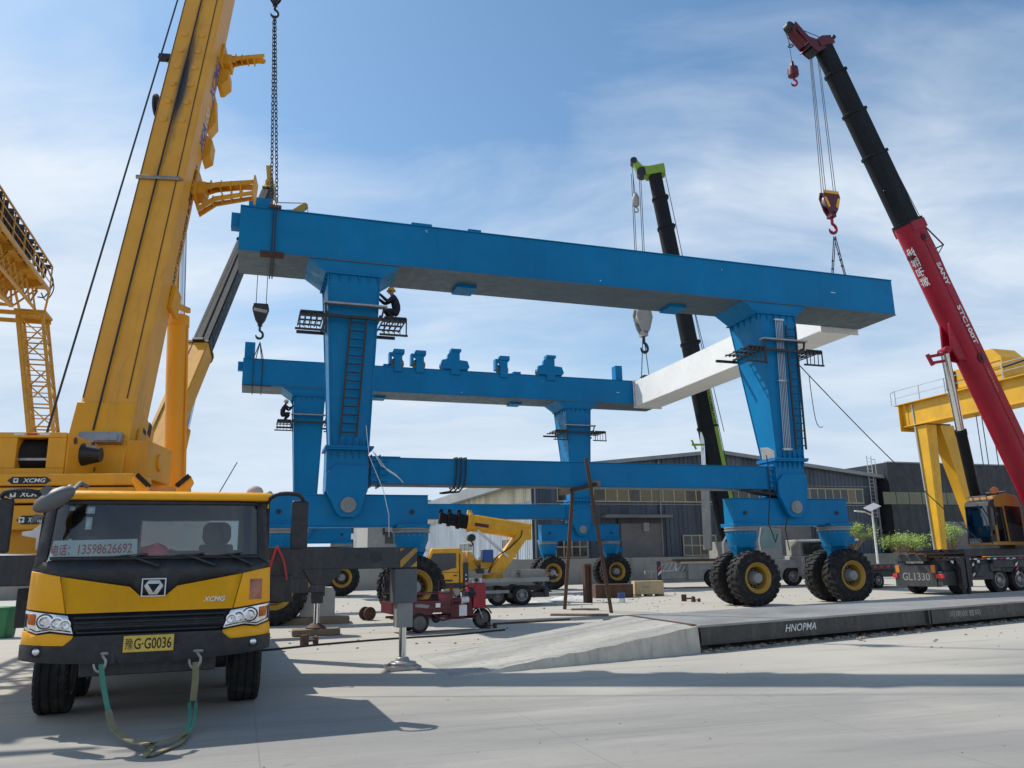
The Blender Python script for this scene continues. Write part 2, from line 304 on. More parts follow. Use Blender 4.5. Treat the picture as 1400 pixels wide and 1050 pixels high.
# ---------------------------------------------------------------- the blue rubber tyred gantry
GO = V((-5.3235, 25.4646, 0)); GY = .3207; GL, GW = 17.07, 20.89; GA0, GA1 = -3.8, 23.2
GM = M4.Translation(GO) @ M4.Rotation(GY, 4, 'Z')
def G(a, b, z): return GM @ V((a, b, z))
gan = thing('gantry_crane', 'blue gantry crane on giant black tyres, two portal frames standing under the hooks', 'gantry crane', GO, GY)
def otr_tyre():
    mb = MB(); prof = [(.53, -.25), (.60, -.285), (.74, -.30), (.86, -.295), (.935, -.27), (.962, -.20), (.968, 0), (.962, .20), (.935, .27), (.86, .295), (.74, .30), (.60, .285), (.53, .25)]
    mb.lathe(prof+[(.50, 0)], (0, 0, 0), (0, 1, 0), 56, closed=True)
    n = 26
    for i in range(n):
        for sd in (-1, 1):
            a0 = 2*PI*(i+(.5 if sd > 0 else 0))/n; rings = []
            for h, da, r0, r1, w in ((.0, .0, .95, 1.012, .05), (.09, .035, .95, 1.012, .056), (.19, .035, .94, 1.008, .066), (.285, .09, .90, .985, .074), (.315, .10, .84, .90, .07)):
                a = a0+da; h = (h-.03)*sd if h == 0 else h*sd
                pt = lambda aa, r: (r*cos(aa), h, r*sin(aa))
                rings.append([pt(a-w, r0), pt(a-w*.8, r1), pt(a+w*.8, r1), pt(a+w, r0)])
            mb.loft(rings)
    for rr in (.66, .80):
        for sd in (-1, 1): mb.lathe([(rr-.012, .292*sd), (rr, .306*sd), (rr+.012, .292*sd)], (0, 0, 0), (0, 1, 0), 48, cap=False)
    return mb.mesh('wheel', 'rubber', 40)
def otr_rim():
    mb = MB(); d = -1
    mb.lathe([(.56, -.20), (.56, -.285), (.535, -.295), (.50, -.27), (.48, -.225), (.425, -.20), (.40, -.10), (.385, .06), (.37, .16)], (0, 0, 0), (0, 1, 0), 40, cap=False)
    mb.lathe([(.37, .14), (.55, .2), (.55, .25)], (0, 0, 0), (0, 1, 0), 40, cap=False); mb.mi = 1; mb.lathe([(.375, .10), (.30, .12), (.0, .12)], (0, 0, 0), (0, 1, 0), 40)  # inner disc: dirt and recess shade both put into its dark colour
    return mb.mesh('rim', ['gold', 'dark'], 50)
def otr_hub():
    mb = MB(); mb.lathe([(.25, .12), (.25, -.04), (.20, -.10), (.19, -.27), (.17, -.30), (.09, -.31), (.0, -.31)], (0, 0, 0), (0, 1, 0), 24)
    for i in range(12): a = 2*PI*i/12; mb.cyl((.31*cos(a), .12, .31*sin(a)), (.31*cos(a), .03, .31*sin(a)), .022, n=6)
    return mb.mesh('hub', 'grey', 40)
TM, RMS, HM = otr_tyre(), otr_rim(), otr_hub()
def gantry_wheel(a, b, flip):
    o = bpy.data.objects.new('wheel', TM); COL.objects.link(o); o.parent = gan
    ang = random.random()*.24
    o.matrix_basis = M4.Translation((a, b, 1.012)) @ (M4.Rotation(PI, 4, 'Z') if flip else I4) @ M4.Rotation(ang, 4, 'Y')
    for n, me in (('rim', RMS), ('hub', HM)):
        c = bpy.data.objects.new(n, me); COL.objects.link(c); c.parent = o
def plate_box(mb, a0, a1, b0, b1, z0, z1, t=.03, o=.05, under=0):   # welded box girder: webs set in from the flanges
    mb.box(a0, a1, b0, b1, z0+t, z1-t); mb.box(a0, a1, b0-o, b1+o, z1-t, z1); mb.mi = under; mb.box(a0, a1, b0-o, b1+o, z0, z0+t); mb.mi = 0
def portal(b):
    near = b < 1
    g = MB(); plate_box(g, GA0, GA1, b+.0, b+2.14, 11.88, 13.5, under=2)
    for c in (0, GL):                                       # haunches over the legs
        g.loft([[(c-.97, b+.03, 11.46), (c+.97, b+.03, 11.46), (c+.97, b+2.1, 11.46), (c-.97, b+2.1, 11.46)], [(c-1.55, b-.0, 11.879), (c+1.55, b-.0, 11.879), (c+1.55, b+2.14, 11.879), (c-1.55, b+2.14, 11.879)]])
    for a in (3.9, 12.8): g.box(a, a+.75, b+1.1, b+2.0, 11.74, 11.88)
    for a in (-.6, 2.9, 6.6, 10.1, 13.8, 19.4): g.box(a, a+.012, b-.004, b+2.144, 11.92, 13.46)   # butt welds of the web plates
    g.mi = 1
    for a, z, w in ((2.45, 13.32, .06), (2.5, 13.27, .03), (19.9, 12.62, .22), (9.2, 12.1, .05), (14.6, 13.1, .04)): g.box(a, a+w, b-.0035, b-.001, z, z+.035)
    go = g.build('main_girder', ['blue', 'whiteink', 'plate_tone'], gan, .008)
    e = MB(); e.box(GA0-.28, GA0, b+.3, b+.75, 12.85, 13.35); e.build('end_stop', 'blue', go, .01)
    pd = [(2.0, .75), (4.1, .5)] if near else [(4.35, .55), (12.75, .5)]
    for a, w in pd:
        q = MB(); q.box(a, a+w, b+.25, b+.95, 13.5, 13.72); q.build('rail_pad', 'blue', go, .01)
    q = MB(); q.box(GA0+.25 if near else GA0+.05, GA0+.95 if near else GA0+.62, b+.1, b+.9, 13.5, 13.9 if near else 14.5); q.build('end_post', 'blue', go, .012)
    if not near:
        q = MB(); q.box(20.0, 20.5, b+.2, b+.8, 13.5, 14.55); q.build('end_post', 'blue', go, .012)
        q = MB(); q.box(GA0+.9, 4.0, b+.5, b+.62, 13.5, 13.62); q.box(15.9, 19.9, b+.5, b+.62, 13.5, 13.62); q.build('rail', 'blue', go)
    for c in (0, GL):
        l = MB(); z0, z1 = 5.5, 11.43
        ring = lambda z, h, bb: [(c-h, b+.02, z), (c+h, b+.02, z), (c+h, b+bb, z), (c-h, b+bb, z)]
        l.loft([ring(z0, .61, 1.0), ring(z1, .87, 2.08)])
        for sx in (-1, 1):                                    # plate edges of the welded leg
            for y0, y1 in ((0, 0), (1.0, 2.08)):
                l.bar((c+sx*.615, b+y0+.0, z0), (c+sx*.875, b+y1+.0, z1), .05, .03, (0, 1, 0))
        l.box(c-.98, c+.98, b-.06, b+2.2, 11.40, 11.46); l.box(c-.78, c+.78, b-.1, b+1.12, 5.46, 5.53)
        for i in range(6):                                    # gussets at both flanges
            x = c-.8+i*.32
            l.prism([(b-.08, 11.40), (b+.0, 11.40), (b+.02, 11.12)], 'x', x-.012, x+.012)
            x = c-.58+i*.232
            l.prism([(b-.1, 5.53), (b+.02, 5.53), (b+.02, 5.85)], 'x', x-.012, x+.012)
        for i in range(5):
            y = b+.2+i*.42; l.prism([(c-.97, 11.40), (c-.85, 11.40), (c-.845, 11.1)], 'y', y-.012, y+.012)
        if near and c: l.mi = 1; l.loft([[(c-.628, b+.12, 5.56), (c-.628, b+.95, 5.56), (c-.652, b+.98, 6.05), (c-.645, b+.5, 6.0), (c-.64, b+.12, 5.8)], [(c-.60, b+.12, 5.56), (c-.60, b+.95, 5.56), (c-.62, b+.98, 6.05), (c-.62, b+.5, 6.0), (c-.61, b+.12, 5.8)]])
        l.build('leg', ['blue', 'chass'], gan, .008)
        k = MB(); k.box(c-.72, c+.62, b+.04, b+1.0, 4.06, 5.46)
        for y0, y1 in ((-.06, .12), (.92, 1.06)):
            k.prism([(c-.42, 4.9), (c+.62, 4.9), (c+.62, 4.12), (c+.38, 3.4), (c+.22, 3.24), (c-.22, 3.24), (c-.38, 3.4), (c-.72, 4.12), (c-.72, 4.62)], 'y', b+y0, b+y1)
        k.box(c-.8, c+.74, b-.1, b+1.12, 5.395, 5.455)
        for i in range(6): k.prism([(b-.09, 5.39), (b+.03, 5.39), (b+.03, 5.1)], 'x', c-.6+i*.23, c-.576+i*.23)
        ko = k.build('knuckle', 'blue', gan, .012)
        pn = MB(); pn.lathe([(.25, 0), (.25, .07), (.235, .085), (.12, .085), (.12, .11), (.0, .11)], (c, b-.06, 3.62), (0, -1, 0), 28); pn.build('pin', 'grey', ko)
        e = MB(); plate_box(e, c-2.66, c+2.66, b+.24, b+.84, 2.93, 3.98, .03, .04)
        for s in (-1, 1): e.box(c+s*2.15-.55, c+s*2.15+.55, b+.02, b+1.06, 2.90, 3.02)
        eo = e.build('equalizer_beam', 'blue', gan, .012)
        for s in (-1, 1): hh = MB(); hh.cyl((c+s*2.12, b+.205, 3.42), (c+s*2.12, b+.19, 3.42), .075, n=16); hh.build('lightening_hole', 'blk', eo)
        for s in (-1, 1):
            x = c+s*2.15; y = b+.54
            f = MB(); f.lathe([(.0, 2.74), (.58, 2.74), (.58, 2.50), (.5, 2.30), (.46, 2.12), (.0, 2.12)], (x, y, 0), (0, 0, 1), 32)
            f.loft([[(x-.46, y-.3, 2.2), (x+.46, y-.3, 2.2), (x+.46, y+.3, 2.2), (x-.46, y+.3, 2.2)], [(x-.34, y-.13, 1.9), (x+.34, y-.13, 1.9), (x+.34, y+.13, 1.9), (x-.34, y+.13, 1.9)], [(x-.2, y-.12, .78), (x+.2, y-.12, .78), (x+.2, y+.12, .78), (x-.2, y+.12, .78)]])
            f.box(x+.3, x+.8, y-.22, y+.22, 2.22, 2.5) if (s > 0 and c > 1) else None
            f.cyl((x, y-.72, 1.012), (x, y+.72, 1.012), .11)
            f.mi = 1
            for i in range(28): an = 2*PI*i/28; f.cyl((x+.55*cos(an), y+.55*sin(an), 2.745), (x+.55*cos(an), y+.55*sin(an), 2.70), .022, n=6)
            for i in range(20): an = 2*PI*i/20; f.cyl((x+.585*cos(an), y+.585*sin(an), 2.66), (x+.60*cos(an), y+.60*sin(an), 2.66), .02, n=6)
            fo = f.build('wheel_fork', ['blue', 'steel'], gan, .008)
            r = MB(); r.lathe([(.0, 0), (.63, 0), (.63, .06), (.60, .065), (.60, .10), (.63, .105), (.63, .155), (.0, .155)], (x, y, 2.742), (0, 0, 1), 36)
            r.build('slew_ring', 'grey', fo)
            gantry_wheel(x, b-.04, False); gantry_wheel(x, b+1.12, True)
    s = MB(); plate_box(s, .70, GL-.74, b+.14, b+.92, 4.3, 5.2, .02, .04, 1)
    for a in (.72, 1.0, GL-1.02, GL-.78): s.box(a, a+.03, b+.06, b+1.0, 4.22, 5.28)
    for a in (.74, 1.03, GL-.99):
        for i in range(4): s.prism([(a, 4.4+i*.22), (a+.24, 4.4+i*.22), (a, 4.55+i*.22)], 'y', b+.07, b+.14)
    s.box(.5, 1.7, b+.15, b+.9, 5.2, 5.24); s.build('sill_beam', ['blue', 'plate_tone'], gan, .008)
portal(0.); portal(GW)
# far girder: trunnion brackets with yellow sheaves
def bracket(a, double, b=GW):
    m = MB(); y = b-.12
    if double:
        m.prism([(a-.28, 13.2), (a+.28, 13.2), (a+.3, 13.55), (a+.78, 13.55), (a+.92, 13.72), (a+.78, 14.12), (a+.28, 14.16), (a+.28, 14.8), (a-.2, 14.8), (a-.48, 14.5), (a-.52, 14.2), (a-.85, 14.12), (a-.95, 13.75), (a-.78, 13.55), (a-.3, 13.55)], 'y', y, y+.3)
        m.box(a-.3, a+.36, y-.08, y+.5, 14.68, 14.86)
    else:
        m.prism([(a-.24, 13.2), (a+.24, 13.2), (a+.24, 14.2), (a+.34, 14.28), (a+.34, 14.56), (a-.3, 14.56), (a-.4, 14.36), (a-.36, 14.2), (a-.24, 14.1)], 'y', y, y+.26)
        m.box(a-.3, a+.36, y-.09, y+.4, 14.32, 14.6); m.box(a-.55, a-.38, y+.1, y+.6, 13.7, 14.42)
    o = m.build('sheave_bracket', 'blue', gan, .012)
    for c in ((a-.52, a+.52) if double else (a,)):
        w = MB(); w.lathe([(.40, 0), (.42, .04), (.34, .07), (.34, .11), (.42, .14), (.40, .18), (.08, .18)], (c, y+.36, 13.78), (0, 1, 0), 28); w.build('sheave', 'gold', o)
for a, d in ((5.2, 0), (6.55, 0), (8.8, 1), (12.0, 0), (15.2, 1)): bracket(a, d)
# ladders and conduits
def ladder(name, p0, p1, w, n, parent, side=(1, 0, 0), r=.022):
    p0 = V(p0); p1 = V(p1); s = V(side)*w/2; m = MB()
    for k in (-1, 1): m.bar(p0+s*k, p1+s*k, .05, .07, side)
    for i in range(n): q = p0.lerp(p1, (i+.5)/n); m.cyl(q-s, q+s, r, n=6)
    return m.build(name, 'black', parent)
ladder('ladder', (-.08, -.2, 5.8), (.16, -.2, 9.8), .52, 14, gan)
ladder('ladder', (17.42, -.25, 5.85), (17.48, -.25, 10.9), .46, 17, gan)
m = MB()
for i in range(5): m.tube([(16.74+i*.075, -.1, 5.8), (16.9+i*.075, -.1, 11.2)], .017, 6)
for z, d in ((5.85, 0), (8.6, .08), (11.15, .155)): m.box(16.68+d, 17.12+d, -.14, -.03, z-.02, z+.05)
m.build('conduit', 'galv', gan)
for b in (0, GW):                                           # black hoses tied round the sill
    m = MB()
    for i in range(3):
        x = 3.6+i*.16
        m.tube([(x-.6-.1*i, b+.0, 4.02), (x-.25, b+.02, 4.08), (x-.05, b+.06, 4.3), (x, b+.06, 4.7), (x+.02, b+.08, 5.24), (x+.02, b+.4, 5.26), (x, b+.98, 5.2), (x, b+1.0, 4.25)], .032, 6)
    m.build('hose', 'blk', gan)
m = MB(); m.tube([(.75, -.12, 5.35), (1.0, -.2, 4.9), (1.5, -.15, 4.6), (1.75, -.12, 4.35)], .014); m.tube([(.8, -.12, 5.3), (1.2, -.18, 4.75), (1.6, -.14, 4.5)], .012)
m.tube([(.5, -.1, 6.2), (.62, -.12, 5.2), (1.1, -.14, 4.1), (1.3, -.1, 3.3), (1.32, -.1, 2.6)], .012); m.build('loose_wire', 'whitep', gan)
m = MB(); m.tube([(15.9, -.1, 5.6), (15.95, -.1, 4.4), (15.9, -.06, 3.9), (15.75, -.06, 3.0), (16.0, -.06, 2.3), (16.15, 0, 2.6)], .02); m.tube([(16.7, .1, 4.2), (16.9, .1, 3.6), (16.6, .1, 2.8), (16.75, .15, 2.0)], .02)
m.prism([(14.9, 4.28), (17.0, 4.14), (16.9, 4.02), (15.8, 4.12)], 'y', .1, .6); m.build('hose', 'blk', gan)
# white cross beam being fitted between the girders
wb = thing('box_beam', 'long white box beam joining the right ends of the two blue girders', 'beam', G(22.15, 11.5, 0), GY)
D = inv(wb) @ GM
m = MB(D); plate_box(m, 21.22, 23.05, 2.28, GW-.12, 11.72, 13.42, .03, .0); m.build('beam_body', 'white', wb, .01)
m = MB(D); m.box(21.1, 23.17, GW-.125, GW-.085, 11.62, 13.52); m.box(21.1, 23.17, 2.235, 2.275, 11.62, 13.52)
for i in range(9): m.box(21.12, 21.23, GW-.22, GW-.125, 11.75+i*.2, 11.77+i*.2)
for i in range(9): m.box(21.3+i*.21, 21.32+i*.21, GW-.22, GW-.125, 11.63, 11.72)
m.mi = 1
for i in range(16): m.cyl((21.16, GW-.13, 11.7+i*.115), (21.16, GW-.17, 11.7+i*.115), .028, n=6)
m.build('end_flange', ['white', 'rust'], wb)
m = MB(D); m.box(21.5, 21.75, GW-.9, GW-.55, 13.425, 13.6); m.prism([(21.4, 13.6), (21.95, 13.6), (21.8, 13.72), (21.5, 13.72)], 'y', GW-.95, GW-.5); m.build('lifting_lug', 'black', wb)
# ---------------------------------------------------------------- shared crane and truck pieces
def pl(Mf, u, v, y):                   # where the photo direction meets the plane y of a local frame
    L = Mf.inverted(); o = L @ EYEP; d = L.to_3x3() @ _ray(u, v); return o+d*((y-o.y)/d.y)
def px(Mf, u, v, x):
    L = Mf.inverted(); o = L @ EYEP; d = L.to_3x3() @ _ray(u, v); return o+d*((x-o.x)/d.x)
def boom_poly(w, h):                   # section: flat back, rounded belly (belly towards +y)
    p = [(-w, -h+.05), (-w+.05, -h), (w-.05, -h), (w, -h+.05), (w, h*.25)]
    p += [(w*cos(a), h*.25+h*.75*sin(a)) for a in [PI*i/10 for i in range(1, 10)]] + [(-w, h*.25)]
    return p
def boom_section(parent, name, F, z0, z1, w, h, m, collar=None, w2=None):
    mb = MB(); P = boom_poly(w, h); Q = boom_poly(w2 or w, h*(w2 or w)/w)
    mb.loft([[(x, y, z0) for x, y in P], [(x, y, z1) for x, y in Q]])
    o = mb.build(name, m, parent, basis=F, smooth=25)
    if collar:
        c = MB(); P = boom_poly(w+.05, h+.05); c.loft([[(x, y, z1-.09) for x, y in P], [(x, y, z1+.05) for x, y in P]]); c.box(-w*.5, w*.5, -h-.16, -h, z1-.06, z1+.1); c.build('collar', collar, o, .006, smooth=25)
    return o
def truck_wheel(parent, x, y, r, w, rimm='steel', n=40, ax='x', M=I4):
    mb = MB(M); prof = [(r*.56, -w*.44), (r*.66, -w*.49), (r*.84, -w*.5), (r*.955, -w*.46), (r, -w*.40)]
    for g in (-.25, 0, .25):
        prof += [(r, w*(g-.035)), (r*.975, w*(g-.03)), (r*.975, w*(g+.03)), (r, w*(g+.035))]
    prof += [(r, w*.40), (r*.955, w*.46), (r*.84, w*.5), (r*.66, w*.49), (r*.56, w*.44)]
    d = (1, 0, 0) if ax == 'x' else (0, 1, 0)
    mb.lathe(prof, (x, y, r), d, n, closed=True)
    for i in range(n):                                       # shoulder blocks
        a = 2*PI*i/n
        for s in (-1, 1):
            q = lambda rr, h, aa: V((x+h, y+rr*cos(aa), r+rr*sin(aa))) if ax == 'x' else V((x+rr*cos(aa), y+h, r+rr*sin(aa)))
            mb.loft([[q(r*.97, s*w*.40, a-.05), q(r*1.008, s*w*.38, a-.045), q(r*1.008, s*w*.38, a+.045), q(r*.97, s*w*.40, a+.05)], [q(r*.94, s*w*.47, a-.05), q(r*.965, s*w*.475, a-.045), q(r*.965, s*w*.475, a+.045), q(r*.94, s*w*.47, a+.05)]])
    o = mb.build('wheel', 'rubber', parent, smooth=40)
    rm = MB(M)
    for s in (-1, 1):
        dd = (s, 0, 0) if ax == 'x' else (0, s, 0)
        rm.lathe([(r*.60, w*.40), (r*.60, w*.46), (r*.55, w*.46), (r*.5, w*.30), (r*.42, w*.12), (r*.27, w*.16), (r*.25, w*.36), (r*.17, w*.40), (.0, w*.40)], (x, y, r), dd, 28, cap=False)
        for i in range(10):
            a = 2*PI*i/10; c = V((x+s*w*.13, y+r*.35*cos(a), r+r*.35*sin(a))) if ax == 'x' else V((x+r*.35*cos(a), y+s*w*.13, r+r*.35*sin(a)))
            rm.cyl(c, c+V(dd)*.05, .02, n=6)
    rm.build('rim', rimm, o, smooth=40); return o
def ribbon(mb, pts, w, t, side):
    pts = [V(p) for p in pts]; rings = []; side = V(side)
    for i, p in enumerate(pts):
        d = (pts[min(i+1, len(pts)-1)]-pts[max(i-1, 0)]).normalized(); s = (side-d*side.dot(d)).normalized(); n = d.cross(s)
        rings.append([p-s*w/2-n*t/2, p+s*w/2-n*t/2, p+s*w/2+n*t/2, p-s*w/2+n*t/2])
    mb.loft(rings)
def smoothpts(pts, k=5):               # Catmull-Rom through points
    P = [V(p) for p in pts]; P = [2*P[0]-P[1]]+P+[2*P[-1]-P[-2]]; o = []
    for i in range(1, len(P)-2):
        for j in range(k):
            t = j/k; o.append(.5*((2*P[i])+(P[i+1]-P[i-1])*t+(2*P[i-1]-5*P[i]+4*P[i+1]-P[i+2])*t*t+(3*P[i]-P[i-1]-3*P[i+1]+P[i+2])*t**3))
    return o+[P[-2]]
def hook(mb, p, s):                    # crane hook hanging below p
    p = V(p); mb.cyl(p, p-V((0, 0, .35*s)), .09*s, n=10)
    pts = [p+V((x*s, 0, z*s)) for x, z in ((0, -.3), (.0, -.42), (.17, -.55), (.24, -.75), (.16, -.95), (-.03, -1.02), (-.2, -.92), (-.26, -.76))]
    mb.tube(smoothpts(pts, 3), [.085*s]*10+[.095*s]*8+[.07*s, .06*s, .05*s, .03*s], 8)
def hook_block(parent, p, s, body, stripe, yaw, D, hk='black'):
    """block with cheek plates, sheaves and hook; p = its top, world"""
    F = D @ M4.Translation(V(p)) @ M4.Rotation(yaw, 4, 'Z')
    b = MB(F)
    for y in (-.2, .12): b.prism([(-.42*s, .0), (.42*s, .0), (.5*s, -.35*s), (.3*s, -1.0*s), (.14*s, -1.25*s), (-.14*s, -1.25*s), (-.3*s, -1.0*s), (-.5*s, -.35*s)], 'y', y*s, (y+.08)*s)
    b.box(-.14*s, .14*s, -.2*s, .2*s, -1.4*s, -1.1*s)
    o = b.build('hook_block', body, parent, .01)
    q = MB(F)
    for x in (-.22, .22): q.lathe([(.34*s, -.1*s), (.34*s, .1*s)], (x*s*.4, 0, -.5*s), (0, 1, 0), 18)
    q.build('sheave', 'steel', o)
    st = MB(F)
    if stripe == 'edge':
        st.box(-.42*s, .42*s, -.208*s, -.203*s, -.16*s, -.0*s); st.prism([(-.48*s, -.38*s), (-.34*s, -.38*s), (-.16*s, -.85*s), (-.28*s, -.95*s)], 'y', -.208*s, -.203*s); st.prism([(.48*s, -.38*s), (.34*s, -.38*s), (.16*s, -.85*s), (.28*s, -.95*s)], 'y', -.208*s, -.203*s)
    else:
        st.prism([(-.42*s, -.3*s), (-.42*s, -.5*s), (.36*s, -.62*s), (.40*s, -.42*s)], 'y', -.208*s, -.203*s)
    st.build('hazard_stripe', 'amber' if stripe == 'edge' else 'chass', o)
    h = MB(F); hook(h, (0, 0, -1.35*s), s*.85); h.build('hook', hk, o, smooth=60)
    return o
def ropes(parent, D, segs, r=.016, name='hoist_rope'):
    for a, b in segs:
        m = MB(D); m.tube([a, b], r, 5); m.build(name, 'rope', parent)

# ---------------------------------------------------------------- near left: the big yellow truck crane
TO = V((-4.844, 11.081, 0)); TY = .36
c1 = thing('truck_crane', 'big yellow truck crane facing us, plate G0036, green sling on its bumper', 'truck crane', TO, TY)
TM_ = RM[c1]; T_i = inv(c1)
def fy(x, z):
    y = -1.45+.30*(abs(x)/1.37)**7
    if z > 1.75: y += (z-1.75)*.20
    elif z < 1.28: y -= .03*min(1, (1.28-z)/.2)
    return y
def skin(poly, off, name, m, parent, th=.03, bevel=0.):
    bm = bmesh.new(); vs = [bm.verts.new((x, 0, z)) for x, z in poly]; bm.faces.new(vs)
    cuts = [(i*.1, 'x') for i in range(-14, 15)]+[(.9, 'z'), (1.0, 'z'), (1.28, 'z'), (1.75, 'z'), (2.1, 'z'), (2.4, 'z')]
    for c, a in cuts:
        bmesh.ops.bisect_plane(bm, geom=bm.verts[:]+bm.edges[:]+bm.faces[:], plane_co=(c, 0, 0) if a == 'x' else (0, 0, c), plane_no=(1, 0, 0) if a == 'x' else (0, 0, 1))
    for v in bm.verts: v.co.y = fy(v.co.x, v.co.z)-off
    for f in bm.faces:
        f.normal_update()
        if f.normal.y > 0: f.normal_flip()
        f.smooth = True
    me = bpy.data.meshes.new(name); bm.to_mesh(me); bm.free(); me.materials.append(MT[m])
    o = bpy.data.objects.new(name, me); COL.objects.link(o); o.parent = parent
    if th: s = o.modifiers.new('solidify', 'SOLIDIFY'); s.thickness = th; s.offset = -1
    if bevel:
        b = o.modifiers.new('bevel', 'BEVEL'); b.width = bevel; b.segments = 2; b.limit_method = 'ANGLE'; b.angle_limit = R(50)
    return o
mir = lambda p: [(-x, z) for x, z in p][::-1]
# cab shell
cb_ = MB(); cb_.box(-1.3, 1.3, .70, .76, 1.0, 2.02); cb_.box(-1.3, 1.3, .70, .76, 2.46, 2.62); cb_.box(-1.3, -.35, .70, .76, 2.02, 2.46); cb_.box(.98, 1.3, .70, .76, 2.02, 2.46)
for s in (-1, 1):
    cb_.box(s*1.34, s*1.30, -1.12, .76, .98, 1.86); cb_.box(s*1.30, s*1.26, .25, .76, 1.86, 2.62); cb_.box(s*1.30, s*1.27, -1.1, .3, 2.52, 2.62)
cab = cb_.build('cab', 'cabyel', c1, .012)
rf = MB(); rf.loft([[(x*k, y0 if y < 0 else y1, z) for x, y in ((-1.34, -1), (1.34, -1), (1.34, 1), (-1.34, 1))] for k, y0, y1, z in ((.985, -1.31, .80, 2.605), (1., -1.33, .82, 2.64), (.985, -1.29, .78, 2.70), (.93, -1.15, .7, 2.725))])
rf.build('roof', 'cabyel', cab, .02, smooth=50)
ft = skin([(-1.0, 1.70), (-.26, 1.57), (-.14, 1.46), (.14, 1.46), (.26, 1.57), (1.0, 1.70), (.905, 1.285), (-.905, 1.285)], .0, 'bonnet', 'cabyel', c1, .04, .012)
for f in (lambda p: p, mir):
    skin(f([(-1.01, 1.705), (-1.35, 1.775), (-1.365, 1.34), (-.915, 1.285)]), .0, 'corner_panel', 'cabyel', c1, .04, .012)
    skin(f([(-1.365, 1.10), (-1.2, 1.055), (-1.05, 1.075), (-.80, 1.04), (-.82, .985), (-.9, .935), (-1.375, .955)]), .035, 'bumper_corner', 'cabyel', c1, .05, .012)
skin([(-1.32, 1.91), (1.32, 1.91), (1.345, 1.765), (1.0, 1.69), (.27, 1.56), (.15, 1.45), (-.15, 1.45), (-.27, 1.56), (-1.0, 1.69), (-1.345, 1.765)], -.012, 'cowl', 'black', c1, .05)
skin([(-1.37, 1.36), (1.37, 1.36), (1.37, .93), (-1.37, .93)], -.04, 'grille_backing', 'black', c1, .03)
gr = skin([(-.90, 1.275), (.90, 1.275), (.82, 1.03), (-.82, 1.03)], -.02, 'grille', 'black', c1, .02)
for i in range(4): skin([(-.82+.015*i, 1.245-i*.055), (.82-.015*i, 1.245-i*.055), (.82-.015*i, 1.222-i*.055), (-.82+.015*i, 1.222-i*.055)], .02, 'slat', 'black', gr, .04)
bmp = skin([(-1.385, .95), (-.9, .93), (-.78, 1.035), (.78, 1.035), (.9, .93), (1.385, .95), (1.38, .78), (.85, .74), (.3, .715), (-.3, .715), (-.85, .74), (-1.38, .78)], .04, 'bumper', 'black', c1, .09, .02)
# windscreen and its black frame
skin([(-1.20, 1.90), (1.20, 1.90), (1.165, 2.585), (-1.165, 2.585)], -.02, 'windscreen', 'wind', c1, 0)
for f in (lambda p: p, mir): skin(f([(-1.335, 1.80), (-1.19, 1.90), (-1.15, 2.61), (-1.255, 2.61)]), .0, 'pillar', 'black', c1, .07, .01)
skin([(-1.24, 2.555), (1.24, 2.555), (1.25, 2.61), (-1.25, 2.61)], .0, 'header', 'black', c1, .05)
skin([(-1.22, 1.93), (1.22, 1.93), (1.26, 1.89), (-1.26, 1.89)], -.005, 'seal', 'black', c1, .03)
# interior
it = MB(); it.prism([(-1.28, 1.84), (-.95, 1.88), (-.72, 1.80), (-.70, 1.3), (-1.2, 1.3)], 'x', -1.22, 1.22); it.box(-1.25, 1.25, -.7, .68, 1.0, 1.06); it.build('dashboard', 'black', c1, .02)
st_ = MB(); ring = [V((-.86+.22*cos(a), -.72+.13*sin(a), 2.0+.18*sin(a))) for a in [2*PI*i/24 for i in range(24)]]; st_.tube(ring, .017, 6, True)
for a in (.5, 2.6, 4.7): st_.tube([(-.86, -.70, 1.98), (-.86+.21*cos(a), -.72+.13*sin(a), 2.0+.18*sin(a))], .013)
st_.tube([(-.86, -.70, 1.98), (-.86, -.95, 1.7)], .03); st_.build('steering_wheel', 'black', c1)
for x in (-.75, .68):
    q = MB(); q.box(x-.26, x+.26, -.35, .2, 1.35, 1.5); q.loft([[(x-.25, .18, 1.45), (x+.25, .18, 1.45), (x+.25, .32, 1.45), (x-.25, .32, 1.45)], [(x-.23, .36, 2.1), (x+.23, .36, 2.1), (x+.23, .46, 2.1), (x-.23, .46, 2.1)]]); q.loft([[(x-.14, .35, 2.10), (x+.14, .35, 2.1), (x+.14, .47, 2.1), (x-.14, .47, 2.1)], [(x-.2, .35, 2.18), (x+.2, .35, 2.18), (x+.2, .47, 2.18), (x-.2, .47, 2.18)], [(x-.19, .38, 2.36), (x+.19, .38, 2.36), (x+.19, .48, 2.36), (x-.19, .48, 2.36)], [(x-.12, .40, 2.42), (x+.12, .40, 2.42), (x+.12, .47, 2.42), (x-.12, .47, 2.42)]])
    q.build('seat', 'seat', c1, .03)
lin = MB(); lin.box(-1.25, 1.25, .64, .695, 1.1, 2.02); lin.box(-1.25, -.37, .64, .695, 2.02, 2.6); lin.box(1.0, 1.25, .64, .695, 2.02, 2.6); lin.box(-.37, 1.0, .64, .695, 2.46, 2.6)
for s in (-1, 1): lin.box(s*1.255, s*1.235, -1.0, .68, 1.1, 1.86)
lin.box(-1.24, 1.24, -1.2, .68, 2.585, 2.602); lin.build('cab_lining', 'seat', c1)
q = MB(); q.box(-.36, .99, .72, .73, 2.01, 2.47); q.build('rear_window', 'cabglass', c1)
